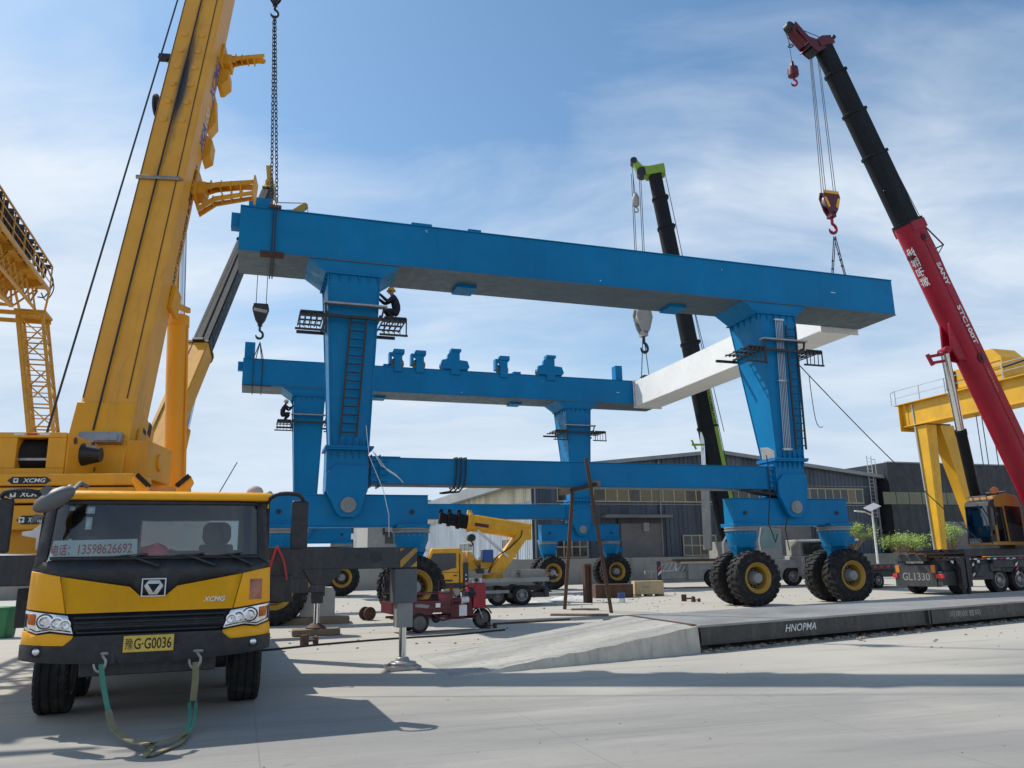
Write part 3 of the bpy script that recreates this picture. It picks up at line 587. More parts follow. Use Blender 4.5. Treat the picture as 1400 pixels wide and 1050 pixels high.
for s in (-1, 1):
    q = MB(); q.prism([(-1.12, 1.87), (.26, 1.87), (.26, 2.53), (-.98, 2.53)], 'x', s*1.285, s*1.279); q.build('side_window', 'cabglass', c1)
    q = MB(); q.bar((s*1.29, -1.14, 1.84), (s*1.285, -.98, 2.6), .06, .08); q.build('door_frame', 'black', c1); q = MB(); q.bar((s*1.285, .27, 1.84), (s*1.285, .27, 2.6), .04, .06); q.build('door_frame', 'black', c1)
# stickers, sign
def sk_text(body, name, m, x, z, w, h, off=.006, par=c1, **k):
    o = V((x, fy(x, z)-off, z)); dz = V((0, fy(x, z+.05)-fy(x, z-.05), .1)).normalized(); dx = V((.1, fy(x+.05, z)-fy(x-.05, z), 0)).normalized()
    return text(body, name, m, par, o, dx, dz, w, h, **k)
q = MB(); y0 = -1.33
q.loft([[(-1.17, y0, 1.885), (-.22, y0-.03, 1.905), (-.235, y0+.06, 2.135), (-1.14, y0+.09, 2.12)], [(-1.17, y0+.006, 1.885), (-.22, y0-.024, 1.905), (-.235, y0+.066, 2.135), (-1.14, y0+.096, 2.12)]])
sg = q.build('phone_sign', 'signbd', None); sg.parent = c1
n_ = V((.03, -1, .36)).normalized()
ex_ = V((.95, -.03, .02)); ey_ = V((0, .09, .23))
text('\u7535\u8bdd\uff1a', 'lettering', 'redink', sg, V((-1.05, y0+.038, 2.008))+n_*.006, ex_, ey_, .19, .14, bold=.01)
text('13598626692', 'lettering', 'redink', sg, V((-.575, y0+.024, 2.018))+n_*.006, ex_, ey_, .58, .125, bold=.01)
for i, (x, z, w, h) in enumerate(((-.98, 2.50, .06, .05), (-.78, 2.48, .10, .085), (-.78, 2.32, .07, .15))):
    skin([(x-w/2, z-h/2), (x+w/2, z-h/2), (x+w/2, z+h/2), (x-w/2, z+h/2)], -.028, 'sticker', 'signbd', c1, .002)
# hard hats lying on the dashboard
def hat(x, y, z, m, lab, s=1.):
    F = M4.Translation((x, y, z)); b = MB(F); b.lathe([(.155*s, 0), (.17*s, .006), (.155*s, .02), (.15*s, .05), (.135*s, .095), (.10*s, .135), (.05*s, .157), (.0, .16)], (0, 0, 0), (0, 0, 1), 20); b.box(-.02, .02, -.1, .1, .12, .172)
    o = b.build('hard_hat', m, None, smooth=60); o.matrix_basis = TM_; return tag(o, lab, 'hard hat', 'hard hats behind the windscreen')
hat(-.02, -1.13, 1.915, 'redhat', 'red hard hat lying on the dashboard right of the phone number sign')
hat(-.98, -1.08, 1.97, 'whitehat', 'white hard hat behind the left end of the phone number sign')
hat(-.38, -.95, 1.96, 'redhat', 'red hard hat whose top just shows over the phone number sign')
# emblem, lettering, paper charm
em = skin([(-.135, 1.45), (.135, 1.45), (.135, 1.665), (-.135, 1.665)], .012, 'emblem', 'whiteink', c1, .02, .006)
skin([(-.12, 1.465), (.12, 1.465), (.12, 1.65), (-.12, 1.65)], .0145, 'emblem_field', 'blk', em, .004)
hx = [(-.105, 1.575), (-.06, 1.64), (.06, 1.64), (.105, 1.575), (.045, 1.475), (-.045, 1.475)]
skin(hx, .018, 'emblem_hexagon', 'whiteink', em, .004); skin([(-.068, 1.60), (.068, 1.60), (0, 1.495)], .021, 'emblem_triangle', 'blk', em, .004)
sk_text('XCMG', 'lettering', 'whiteink', .69, 1.405, .25, .058, shear=.25, bold=.02)
skin([(1.10, 1.38), (1.25, 1.38), (1.25, 1.63), (1.10, 1.63)], .004, 'paper_charm', 'pinkpaper', c1, .003)
# headlamps
for f, s in ((lambda p: p, 1), (mir, -1)):
    h = skin(f([(-1.36, 1.325), (-.885, 1.262), (-.81, 1.062), (-1.05, 1.10), (-1.2, 1.075), (-1.345, 1.12)]), .012, 'headlamp', 'hl', c1, .03, .006)
    o_ = skin(f([(-1.33, 1.295), (-1.235, 1.285), (-1.235, 1.165), (-1.31, 1.175)]), .02, 'indicator', 'orange', h, .01)
    b = MB()
    for x, z, r in ((-1.12, 1.205, .062), (-.985, 1.185, .066), (-.90, 1.165, .055)):
        b.lathe([(r*1.15, 0), (r*1.12, .018), (r*.85, .02), (r*.8, .006), (r*.35, -.004), (.0, .012)], (x*s, fy(x, z)-.012, z), (0, -1, 0), 20)
    b.build('bulb_bowl', 'chrome', h, smooth=60)
    for pts, lp in (([(-1.345, 1.29), (-1.34, 1.15), (-1.2, 1.095), (-1.05, 1.118), (-.93, 1.105), (-.83, 1.085)], False), ([(-1.12+.088*cos(t), 1.205+.08*sin(t)) for t in [2*PI*i/20 for i in range(20)]], True)):
        lr = MB(); lr.tube([(x*s, fy(x, z)-.016, z) for x, z in pts], .007, 6, lp); lr.build('lamp_trim', 'black', h)
    g = MB(); x = -1.17*s; z = .88; g.lathe([(.062, 0), (.062, .03), (.048, .035), (.045, .015), (.0, .01)], (x, fy(x, z)-.04, z), (0, -1, 0), 20); fo = g.build('fog_lamp', 'black', c1, smooth=50)
    g = MB(); g.lathe([(.044, .02), (.03, .032), (.0, .034)], (x, fy(x, z)-.04, z), (0, -1, 0), 18); g.build('fog_lens', 'hl', fo, smooth=60)
# plate
pt = MB(); pt.box(-.27, .27, fy(0, .93)-.075, fy(0, .93)-.062, .835, 1.02); po = pt.build('licence_plate', 'plate', c1, .006)
yp = fy(0, .93)-.078
text('\u8c6b', 'lettering', 'blk', po, (-.21, yp, .928), (1, 0, 0), (0, 0, 1), .085, .125); text('G\u00b7G0036', 'lettering', 'blk', po, (.045, yp, .928), (1, 0, 0), (0, 0, 1), .40, .125, bold=.012)
# wipers
for x0, x1 in ((-.55, .02), (.1, .66), (.66, 1.10)):
    w = MB(); z = 1.815
    pz = lambda x, z, o=.03: (x, fy(x, z)-o, z)
    w.bar(pz(x1, z), pz((x0+x1)/2-.05, 1.94, .035), .022, .03, (0, 1, 0)); w.bar(pz((x0+x1)/2-.05, 1.94, .035), pz(x0-.02, 1.915, .03), .014, .02, (0, 1, 0)); w.bar(pz(x0-.12, 1.905, .026), pz(x1-.12, 1.955, .026), .012, .022, (0, 1, 0)); w.ball(pz(x1, z), .03)
    w.build('wiper', 'black', c1)
# mirrors and roof fittings
for s in (-1, 1):
    a = MB(); a.tube(smoothpts([(s*1.26, -1.22, 2.58), (s*1.36, -1.4, 2.68), (s*1.6, -1.42, 2.69), (s*1.7, -1.36, 2.64), (s*1.7, -1.32, 2.55)], 4), .028, 8)
    ao = a.build('mirror_arm', 'black', c1)
    b = MB(); b.loft([[(s*1.56, -1.42, z), (s*1.79, -1.38, z), (s*1.77, -1.27, z), (s*1.58, -1.28, z)] for z in (1.98, 2.61)])
    b.build('mirror', 'black', ao, .03)
    b = MB(); b.box(s*1.60, s*1.76, -1.268, -1.262, 2.02, 2.58); b.build('mirror_glass', 'chrome', ao)
rm_ = MB(M4.Translation((-1.12, -1.62, 2.58)) @ M4.Rotation(R(-32), 4, 'Y')); rm_.ball((0, 0, 0), .24, .15, .11, 20); rm_.cyl((-.02, 0, .08), (-.02, 0, .17), .06); rm_.tube([(.2, .06, .0), (.3, .2, .06), (.34, .3, .0)], .03); rm_.prism([(-.24, -.05), (-.16, -.12), (-.33, -.13)], 'y', -.03, .03)
rm_.build('wide_mirror', mat('grey plastic', (.12, .12, .125), .55), c1, smooth=60)
bt = MB(); bt.ball((1.12, -.9, 2.75), .11, .1, .09); bt.ball((1.3, -.95, 2.72), .05); bt.ball((-1.05, -1.1, 2.73), .05, .05, .07); bt.build('roof_lamp', mat('dusty lamp cap', (.42, .39, .36), .6), c1, smooth=60)
ra = MB(); ra.bar((-.9, -.6, 2.755), (1.1, -.6, 2.755), .03, .03); ra.tube([(.62, .2, 2.72), (.9, .35, 3.3)], .008, 5); ra.build('roof_rail', 'black', c1)
# chassis, deck, wheels
ch = MB(); ch.box(-.48, .48, -1.2, 9.6, .75, 1.15); ch.box(-1.2, 1.2, -1.25, .9, .85, 1.0); ch.box(-.75, .75, -1.2, -.6, .55, .8); ch.box(-1.36, 1.36, .95, 9.9, 1.36, 1.56); ch.box(-1.36, 1.36, 1.15, 2.9, 1.1, 1.4)
ch.box(-1.3, 1.3, 2.9, 9.9, 1.56, 1.66); ch.cyl((-.9, 0, .56), (.9, 0, .56), .12); ch.cyl((-.9, 1.45, .56), (.9, 1.45, .56), .12); ch.box(-.7, -.4, -.2, .2, .5, .9); ch.box(.4, .7, -.2, .2, .5, .9)
for s in (-1, 1): ch.box(s*1.36, s*1.1, 3.0, 5.0, .75, 1.36)
ch.build('chassis', 'navy', c1, .012)
for y in (0, 1.45, 6.6, 7.95):
    for s in (-1, 1): truck_wheel(c1, s*1.14, y, .545, .40)
# tow straps
tw = thing('tow_strap', 'green and olive webbing sling hung from two bumper shackles, looping onto the concrete', 'sling', gp(205, 1020))
Dt = inv(tw)
for u, v in ((137, 901), (267, 897)):
    p_ = at(u, v, 9.5 if u < 200 else 9.85)
    s = MB(T_i); s.tube([p_+V((.055*sin(a)*(1.25 if cos(a) < .3 else .8), 0, .10*cos(a)-.04)) for a in [2*PI*i/14 for i in range(14)]], .017, 6, True); s.cyl(p_+V((-.09, 0, .06)), p_+V((.09, 0, .06)), .02, n=8)
    s.build('shackle', 'steel', c1)
def strap(uvY, m, w, name='strap', tw_=.02):
    b = MB(Dt); ribbon(b, smoothpts([at(u, v, Y) if Y else gp(u, v, tw_) for u, v, Y in uvY], 4), w, .014, (.95, .3, .05)); return b.build(name, m, tw, smooth=60)
strap([(138, 908, 9.49), (141, 935, 9.46), (146, 962, 9.42), (150, 978, 9.35)], 'webg', .055)
strap([(148, 972, 9.36), (153, 990, 9.15), (163, 1003, 8.9), (180, 1013, 8.6), (200, 1017, 8.36)], 'weby', .07)
strap([(268, 905, 9.84), (267, 930, 9.83), (264, 958, 9.82)], 'weby', .075)
strap([(259, 960, 9.81), (259, 985, 9.3), (252, 1004, 0)], 'webg', .04); strap([(268, 960, 9.81), (266, 982, 9.35), (257, 1004, 0)], 'webg', .04)
strap([(200, 1016, 0), (225, 1013, 0), (245, 1006, 0), (255, 1001, 0)], 'weby', .06, tw_=.05); strap([(256, 1003, 0), (245, 1016, 0), (222, 1026, 0), (204, 1033, 0), (200, 1031, 0), (207, 1022, 0), (203, 1017, 0), (196, 1014, 0)], 'weby', .06, tw_=.02)
# outriggers
yo = 2.05
ob = MB(); ob.box(1.2, 2.68, yo-.28, yo+.28, 1.56, 2.08); ob.box(2.5, 4.02, yo-.22, yo+.22, 1.70, 2.06); ob.box(1.36, 1.9, yo-.35, yo+.4, 1.2, 1.62); ob.prism([(2.05, 1.72), (2.72, 1.72), (2.5, 1.45), (2.2, 1.45)], 'y', yo-.3, yo-.24)
oo = ob.build('outrigger', 'navy', c1, .015)
b = MB(); b.lathe([(.1, 0), (.1, .01), (.0, .012)], (3.3, yo-.221, 1.9), (0, -1, 0), 20); b.build('outrigger_cap', 'black', oo); b = MB(); b.lathe([(.04, 0), (.04, .01), (.0, .012)], (2.98, yo-.221, 1.92), (0, -1, 0), 14); b.build('outrigger_cap', 'black', oo)
for poly, m_ in (([(3.72, 1.72), (3.72, 1.83), (3.97, 2.04), (4.018, 2.04), (4.018, 1.98), (3.75, 1.72)], 'gold'), ([(3.72, 1.98), (3.72, 2.04), (3.79, 2.04)], 'gold'), ([(3.9, 1.72), (4.018, 1.82), (4.018, 1.72)], 'gold')):
    q = MB(); q.prism(poly, 'y', yo-.226, yo-.221); q.build('hazard_tape', m_, oo)
b = MB(); b.box(3.63, 4.03, yo-.2, yo+.2, 1.12, 1.69); b.build('jack_sleeve', mat('blue grey steel', (.085, .10, .115), .5, dirt=(.2, .18, .15), amt=.4, scale=3, streak=True), oo, .01)
b = MB(); b.box(3.69, 3.97, yo-.15, yo+.15, .70, 1.12); b.build('jack_tube', 'grey', oo, .008)
b = MB(); b.cyl((3.83, yo, .12), (3.83, yo, .75), .065, n=20); b.build('jack_piston', 'chrome', oo)
b = MB(); b.lathe([(.1, .2), (.14, .13), (.24, .12), (.26, .07), (.0, .07)], (3.83, yo, 0), (0, 0, 1), 8); b.box(3.55, 4.11, yo-.26, yo+.26, .0, .07); b.build('jack_foot', 'steel', oo, .01)
b = MB()
for p in ([(1.62, yo-.4, 2.1), (1.52, yo-.42, 1.7), (1.5, yo-.42, 1.32)], [(1.62, yo-.4, 2.1), (1.74, yo-.42, 1.85), (1.8, yo-.42, 1.55)]): ribbon(b, smoothpts(p, 3), .03, .02, (1, 0, 0))
b.build('red_strap', 'redp', oo)
yr = 9.6
b = MB(); b.box(1.0, 3.42, yr-.25, yr+.25, 1.08, 1.62); b.prism([(2.4, 1.62), (3.5, 1.62), (3.5, .95), (2.9, 1.3)], 'y', yr+.3, yr+.36); ro = b.build('outrigger', 'navy', c1, .015)
q = MB(); q.prism([(3.0, 1.2), (3.0, 1.36), (3.14, 1.5), (3.18, 1.42)], 'y', yr-.256, yr-.251); q.build('hazard_tape', 'gold', ro)
b = MB(); b.box(3.12, 3.4, yr-.15, yr+.15, .8, 1.08); b.build('jack_tube', 'black', ro, .008)
b = MB(); b.cyl((3.26, yr, .25), (3.26, yr, .9), .075, n=18); b.build('jack_piston', 'chrome', ro)
b = MB(); b.lathe([(.12, .3), (.26, .2), (.26, .17), (.0, .17)], (3.26, yr, 0), (0, 0, 1), 12); b.build('jack_foot', 'rust', ro)
# left outrigger stub and jack body behind the cab
b = MB(); b.box(-3.9, -1.2, yo-.26, yo+.26, 1.55, 2.0); b.box(-3.9, -3.5, yo-.2, yo+.2, .8, 1.55); b.cyl((-3.7, yo, .05), (-3.7, yo, .8), .07); b.box(-4.0, -3.4, yo-.28, yo+.28, 0, .07); b.box(-2.2, -1.36, 2.6, 4.2, .9, 1.5); b.build('outrigger', 'navy', c1, .015)
b = MB(); b.prism([(-1.95, 2.08), (-1.5, 2.08), (-1.5, 2.52), (-1.85, 2.52), (-2.02, 2.38), (-2.15, 2.36), (-2.15, 2.30), (-1.95, 2.26)], 'y', 2.2, 2.6); b.build('control_box', 'whitep', c1, .01)
# boom rest on the carrier, behind the cab
rest = MB(); yb = 1.55
for u0, u1, s in ((187, 205, 1), (262, 243, -1)):
    a = pl(TM_, u0, 640, yb); c = pl(TM_, u1, 648, yb)
    xo, xi = a.x, c.x
    rest.prism([(xi, 2.55), (xi, 3.02), (xo, 3.2), (xo-.05*s, 3.1), (xo+.06*s, 2.9), (xo+.06*s, 2.3), (xi, 2.3)], 'y', yb-.12, yb+.16)
xa = pl(TM_, 205, 648, yb).x; xb = pl(TM_, 243, 648, yb).x
rest.cyl((xa, yb, 2.78), (xb, yb, 2.78), .05, n=10); rest.box(xa-.1, xb+.1, yb-.1, yb+.1, 1.5, 2.4)
rs = rest.build('boom_rest', 'cabyel', c1, .012)
for u0, u1, s in ((187, 205, 1), (262, 243, -1)):
    a = pl(TM_, u0, 640, yb); c = pl(TM_, u1, 648, yb); q = MB(); q.bar((a.x+.02*s, yb, 3.2), (c.x, yb, 3.03), .34, .07, (0, 0, 1)); q.build('rest_pad', 'rubber', rs)
# superstructure
SF = M4.Translation((-8.0, 16.6, 0)) @ M4.Rotation(.125, 4, 'Z'); D1 = T_i @ SF
ys = -3.5
P = lambda u, v, y=ys: pl(SF, u, v, y)
sl = P(-6, 600).x; wl = P(24, 600).x; wr = P(66, 600).x; sr = P(91, 600).x; zt = P(45, 591).z; zw1 = P(45, 598).z; zw0 = P(45, 640).z; zb = P(45, 649).z
h = MB(D1); d0, d1 = ys, ys+.75
h.box(sl, sr, d0, d1, zw1, zt); h.box(sl, sr, d0, d1, zb, zw0); h.box(sl, wl, d0, d1, zw0, zw1); h.box(wr, sr, d0, d1, zw0, zw1); h.box(sl+.03, sr-.03, d1, d1+.1, zb, zt-.03)
wh_ = h.build('winch_housing', 'yellow', c1, .012)
for i in range(3):
    t = MB(D1); a = wl+(wr-wl)*(i-.3)*.42; t.box(a, a+.16, d0-.004, d0-.001, zt-.05, zt-.015); t.build('reflector', 'redp' if i == 1 else 'whitep', wh_)
t = MB(D1); t.cyl((wl-.05, d0+.36, (zw0+zw1)/2), (wr+.05, d0+.36, (zw0+zw1)/2), .27, n=28)
for i in range(26): x = wl+.02+(wr-wl-.04)*i/25; t.lathe([(.275, -.011), (.29, 0), (.275, .011)], (x, d0+.36, (zw0+zw1)/2), (1, 0, 0), 24, cap=False)
t.build('winch_drum', 'rope', wh_, smooth=60)
t = MB(D1); t.bar((wl, d0+.1, zw0+.16), (wr, d0+.1, zw0+.16), .03, .04); t.build('winch_bar', 'steel', wh_)
x1 = P(130, 620, ys+.9).x; zq = P(130, 602, ys+.9).z
h = MB(D1); h.box(sr+.002, sr+.04, ys+.02, ys+2.6, zb, zt-.02); h.box(sr+.04, sr+.18, ys+.7, ys+2.4, zb-.02, zb+.03); wp = h.build('winch_side_plate', 'yellow', c1, .01)
t = MB(D1)
t.cyl((sr+.04, ys+.62, (zt+zb)/2+.06), (sr+.34, ys+.62, (zt+zb)/2+.06), .2, .13); t.build('winch_motor', 'black', wp)
t = MB(D1)
for y, z in ((1.2, .2), (1.35, .05), (1.2, -.15), (.25, .25), (1.0, .3)): t.lathe([(.06, 0), (.06, .015), (.0, .016)], (sr+.041, ys+y, (zt+zb)/2+z), (1, 0, 0), 12)
t.build('bolt_pattern', 'rust', wp)
h = MB(D1); h.box(-.75, .75, -2.6, 1.2, 2.6, 3.45); h.box(-.95, -.55, -2.2, -.7, 3.4, 4.1); h.box(.55, .95, -2.2, -.7, 3.4, 4.1); h.box(-1.2, 1.25, -3.4, 1.6, 2.05, 2.62); h.box(-1.5, -.75, -2.6, 1.0, 2.6, 3.1); h.box(.75, 1.5, -2.6, .4, 2.6, 3.05)
h.cyl((-1.0, -1.55, 3.75), (1.0, -1.55, 3.75), .16, n=20); h.build('turntable', 'yellow', c1, .012)
h = MB(D1); h.cyl((0, 0, 1.6), (0, 0, 2.06), 1.1, n=40); h.build('slewing_ring', 'navy', c1)
for i, (v0, v1) in enumerate(((650, 667), (668, 690), (692, 726))):
    a = P(20, v0); c = P(20, v1); xr = 1.25-.0*i; t = MB(D1); t.box(sl-.3, xr, ys-.25+.03*i, ys+.7, c.z+.012, a.z); cw = t.build('counterweight', 'yellow', c1, .02)
    u0, u1, vm, hh = ((10, 70, 657, 10), (6, 66, 676, 12), (22, 60, 711, 12))[i]
    y_ = ys-.25+.03*i; pa = P(u0, vm, y_); pb = P(u1, vm, y_); hz = (P(u0, vm-hh/2, y_).z-P(u0, vm+hh/2, y_).z)/2
    t = MB(D1); t.prism([(pa.x, pa.z), (pa.x+hz*1.3, pa.z+hz), (pb.x-hz*1.3, pa.z+hz), (pb.x, pa.z), (pb.x-hz*1.3, pa.z-hz), (pa.x+hz*1.3, pa.z-hz)], 'y', y_-.008, y_-.002); no = t.build('name_plate', 'blk', cw)
    cx = (pa.x+pb.x)/2; lt = text('XCMG', 'lettering', 'whiteink', no, D1 @ V((cx+.08, y_-.012, pa.z)), D1.to_3x3() @ V((1, 0, 0)), (0, 0, 1), (pb.x-pa.x)*.52, hz*1.15, shear=.2, bold=.02)
    t = MB(D1); e = hz*.62; xx = cx-(pb.x-pa.x)*.30; t.box(xx-e, xx+e, y_-.012, y_-.009, pa.z-e, pa.z+e); t.build('plate_emblem', 'whiteink', no)
    t = MB(D1); t.prism([(xx-e*.7, pa.z+e*.5), (xx+e*.7, pa.z+e*.5), (xx, pa.z-e*.7)], 'y', y_-.016, y_-.013); t.build('plate_emblem_mark', 'blk', no)
# boom
def zv(v):                             # distance along the boom at which it is seen at image height v
    lo, hi = 0., 1.
    for _ in range(40):
        m_ = (lo+hi)/2; d_ = BP0.lerp(BP1, m_)-EYEP
        if 525-FPX*d_.dot(_U)/d_.dot(_F) > v: lo = m_
        else: hi = m_
    return lo*LB
BP0 = at(146, 634, 15.0); BP1 = at(395, -450, 25.3); side = SF.to_3x3() @ V((1, 0, 0))
FB = aim(BP0, BP1, side); LB = (BP1-BP0).length; DB = T_i @ FB
bmat, nt_, p_, co_ = newmat('greased boom yellow')
b0 = lerp_col(nt_, ramp(nt_, noise(nt_, co_, 1.2, 3), .35, .65), (.72, .325, .026), (.82, .38, .03))
b0 = lerp_col(nt_, ramp(nt_, noise(nt_, co_, 2.4, 8, .7, (1, 1, .12)), .56, .8), b0, (.28, .16, .05))
sx_ = nd(nt_, 'ShaderNodeSeparateXYZ'); nt_.links.new(co_, sx_.inputs[0])
def mm(op, a, b=None, nt_=nt_):
    n = nd(nt_, 'ShaderNodeMath', operation=op); n.use_clamp = False
    for i, x in enumerate((a, b)):
        if x is None: continue
        if isinstance(x, (int, float)): n.inputs[i].default_value = x
        else: nt_.links.new(x, n.inputs[i])
    return n.outputs[0]
gx = mm('SUBTRACT', 1, mm('MULTIPLY', mm('ABSOLUTE', mm('SUBTRACT', sx_.outputs[0], -.02)), 3.6)); gz = mm('SUBTRACT', 1, mm('MULTIPLY', mm('ABSOLUTE', mm('SUBTRACT', sx_.outputs[2], zv(140))), .25))
gm_ = mm('MULTIPLY', mm('MAXIMUM', gx, 0), mm('MAXIMUM', gz, 0)); gm_ = mm('ADD', gm_, mm('MULTIPLY', mm('SUBTRACT', noise(nt_, co_, 3., 8, .7, (1, 1, .15)), .55), 1.3))
onb = mm('LESS_THAN', sx_.outputs[1], -.5); b0 = lerp_col(nt_, mm('MULTIPLY', ramp(nt_, gm_, .18, .75), onb), b0, (.055, .05, .045))
nt_.links.new(b0, p_.inputs['Base Color']); p_.inputs['Roughness'].default_value = .45; MT['boom1'] = bmat
z1 = 15.55; bw, bh = .50, .60
bo = boom_section(c1, 'boom', DB, -.6, z1, bw, bh, 'boom1', 'black')
boom_section(c1, 'boom_extension', DB, z1, z1+8, bw-.07, bh-.07, 'yellow', 'black'); boom_section(c1, 'boom_extension', DB, z1+8, z1+15, bw-.13, bh-.13, 'yellow', 'black'); boom_section(c1, 'boom_extension', DB, z1+15, LB, bw-.18, bh-.18, 'yellow')
t = MB(); t.box(-.3, .3, -.5, 1.1, LB-.2, LB+.9); t.lathe([(.45, -.25), (.45, .25)], (0, 1.0, LB+.3), (1, 0, 0), 20); t.build('boom_head', 'yellow', bo)
f = MB(); f.box(-.54, .54, -.63, .62, -.7, 1.0); f.box(-.6, -.54, -.3, .4, -.5, .6); f.box(.54, .6, -.3, .4, -.5, .6); f.build('boom_foot', 'yellow', bo, .015)
for z, y in ((.6, .1), (.85, .35), (.05, .3)): f = MB(); f.box(.541, .547, y-.12, y+.05, z-.1, z+.16); f.build('boom_foot_hole', 'blk', bo)
f = MB(); f.box(-.30, .46, -.78, -.63, .1, .3); f.box(.0, .4, -.8, -.78, .12, .24); f.build('boom_foot_plate', 'steel', bo)
for x in (-.47, .33): f = MB(); f.box(x, x+.02, -.612, -.60, 1.1, z1-.2); f.build('weld_seam', 'rust', bo)
f = MB(); zg = zv(270); f.tube([(-.52, -.64, zg), (.42, -.64, zg)], .05, 8); f.tube([(.42, -.64, zg), (.5, -.62, zg)], .03, 6); f.build('rope_guide', 'steel', bo)
for i in range(6):
    for x in (-.26, .16): f = MB(); f.lathe([(.085, 0), (.085, .02), (.05, .03), (.0, .03)], (x, -.60, zv(190)+i*.62), (0, -1, 0), 16); f.build('slide_pad_plug', 'boom1', bo)
# brackets on the right of the boom for the folded jib
def jib_bracket(z, L, two):
    b = MB(); b.box(.5, .56, .0, .5, z-.35, z+.42); b.box(.5, .74, .12, .5, z-.2, z+.16)
    for y in (.2, .38): b.prism([(.6, z+.12), (.95, z+.24), (.6+L, z+.38), (.62+L, z+.26), (.95, z+.08), (.6, z-.1)], 'y', y, y+.025)
    b.box(.7, .6+L, .2, .4, z+.2, z+.215)
    for i in range(4): x = .8+i*(L-.3)/4; b.box(x, x+.03, .2, .4, z+.06, z+.3)
    if two:
        for y in (.18, .36): b.prism([(.6, z-.6), (.95, z-.24), (.6+L, z+.0), (.62+L, z-.12), (1.0, z-.38), (.66, z-.74)], 'y', y, y+.025)
        for i in range(5): x = .72+i*(L-.25)/5; b.box(x, x+.03, .18, .385, z-.5+i*.09, z-.3+i*.09)
        b.box(.57+L, .61+L, .12, .5, z-.18, z+.45)
    b.build('jib_bracket', 'yellow', bo, .012)
jib_bracket(zv(248), 1.25, True); jib_bracket(zv(72), .95, False)
zb_ = zv(192); b = MB(); b.prism([(.5, zb_+.45), (.66, zb_+.28), (.68, zb_-.25), (.5, zb_-.4)], 'y', .2, .55); b.build('boom_bracket', 'yellow', bo, .012)
b = MB(); b.prism([(.5, zb_+1.9), (.66, zb_+.9), (.5, zb_+.52)], 'y', .2, .5); b.build('boom_bracket', 'yellow', bo, .012)
zb_ = zv(92); b = MB(); b.prism([(.5, zb_+.3), (.72, zb_+.22), (.76, zb_-.16), (.6, zb_-.4), (.5, zb_-.4)], 'y', .2, .6); b.build('boom_bracket', 'yellow', bo, .012)
b = MB(); zk = zv(404); b.box(.5, .6, .0, .45, zk-.3, zk+.3); b.bar((.53, .3, zk), (.56, 1.15, zk+.42), .1, .12); b.build('cylinder_clip', 'yellow', bo, .012)
text('XCMG', 'lettering', 'blueink', bo, (.506, -.02, zv(108)), (0, 0, 1), (0, -1, 0), 1.5, .34, shear=.2, bold=.03)
text('XCA', 'lettering', 'blueink', bo, (.506, -.02, zv(187)), (0, 0, 1), (0, -1, 0), .85, .28, shear=.2, bold=.05); text('100', 'lettering', 'whiteink', bo, (.506, -.02, zv(160)), (0, 0, 1), (0, -1, 0), .6, .26, bold=.03)
text('DO NOT STAND UNDER BOOM', 'lettering', 'blk', bo, (.506, .05, zv(330)), (0, 0, 1), (0, -1, 0), 3.0, .14, bold=.02); text('\u540a\u81c2\u4e0b\u4e25\u7981\u7ad9\u4eba', 'lettering', 'blk', bo, (.506, -.02, zv(250)), (0, 0, 1), (0, -1, 0), 1.2, .17, bold=.02)
# reel and floodlight on the left of the boom
iF = FB.inverted(); c_ = iF @ at(203, 150, 17.6)
zr = zv(152); b = MB(); b.lathe([(.3, 0), (.3, .05), (.24, .06), (.24, .16), (.3, .17), (.3, .22)], (-.52, -.1, zr), (-1, 0, 0), 20); b.cyl((-.5, -.1, zr), (-.8, -.1, zr), .08); b.build('cable_reel', 'black', bo)
c_ = V((0, 0, zv(97))); b = MB(); b.box(-.85, -.55, -.42, -.28, c_.z-.08, c_.z+.08); b.bar((-.5, -.3, c_.z-.25), (-.68, -.35, c_.z-.05), .04, .04); b.build('floodlight', 'black', bo); b = MB(); b.tube([(-.66, -.2, c_.z), (-.6, -.2, zr+.3)], .008); b.build('reel_cable', 'rope', bo)
# lift cylinder
pr_ = iF @ at(264, 262, 18.0); att = FB @ V((0, .62, pr_.z)); base = at(238, 672, 17.6)
dd = (att-base).normalized(); mid = base+dd*((att-base).length*.545)
b = MB(T_i); b.cyl(base, mid, .235, n=28); b.cyl(mid-dd*.22, mid+dd*.02, .25, n=28); b.cyl(base-V((.3, 0, 0)), base+V((.3, 0, 0)), .2); b.tube([base+V((.26, -.1, .3)), mid+V((.25, -.05, -.2))], .025); lc = b.build('lift_cylinder', 'yellow', c1, smooth=50)
b = MB(T_i); b.cyl(mid, att, .15, n=24); b.build('piston_rod', 'chrome', lc, smooth=50)
b = MB(T_i); b.tube([mid+V((-.22, -.06, .3)), att+V((-.2, -.1, 0))], .018); b.build('hydraulic_pipe', 'galv', lc)
# hoist ropes
dr = SF @ V(((wl+wr)/2+.1, ys+.2, (zw0+zw1)/2+.25)); tipl = FB @ V((-.12, -.66, LB+.6)); tipr = FB @ V((.05, -.66, LB+.6))
ropes(c1, T_i, [(dr, tipl), (FB @ V((-.12, -.64, .4)), FB @ V((.0, -.64, z1+4)))], .02)
# hook over the near girder
hk = at(376, 8, 25.3)
HB = hook_block(c1, hk+V((0, 0, .9)), .62, 'black', 'bar', .3, T_i, 'black')
for dx in (-.18, -.06, .06, .18): ropes(c1, T_i, [(hk+V((dx, 0, .9)), FB @ V((dx, 1.0, LB+.2)))], .014)
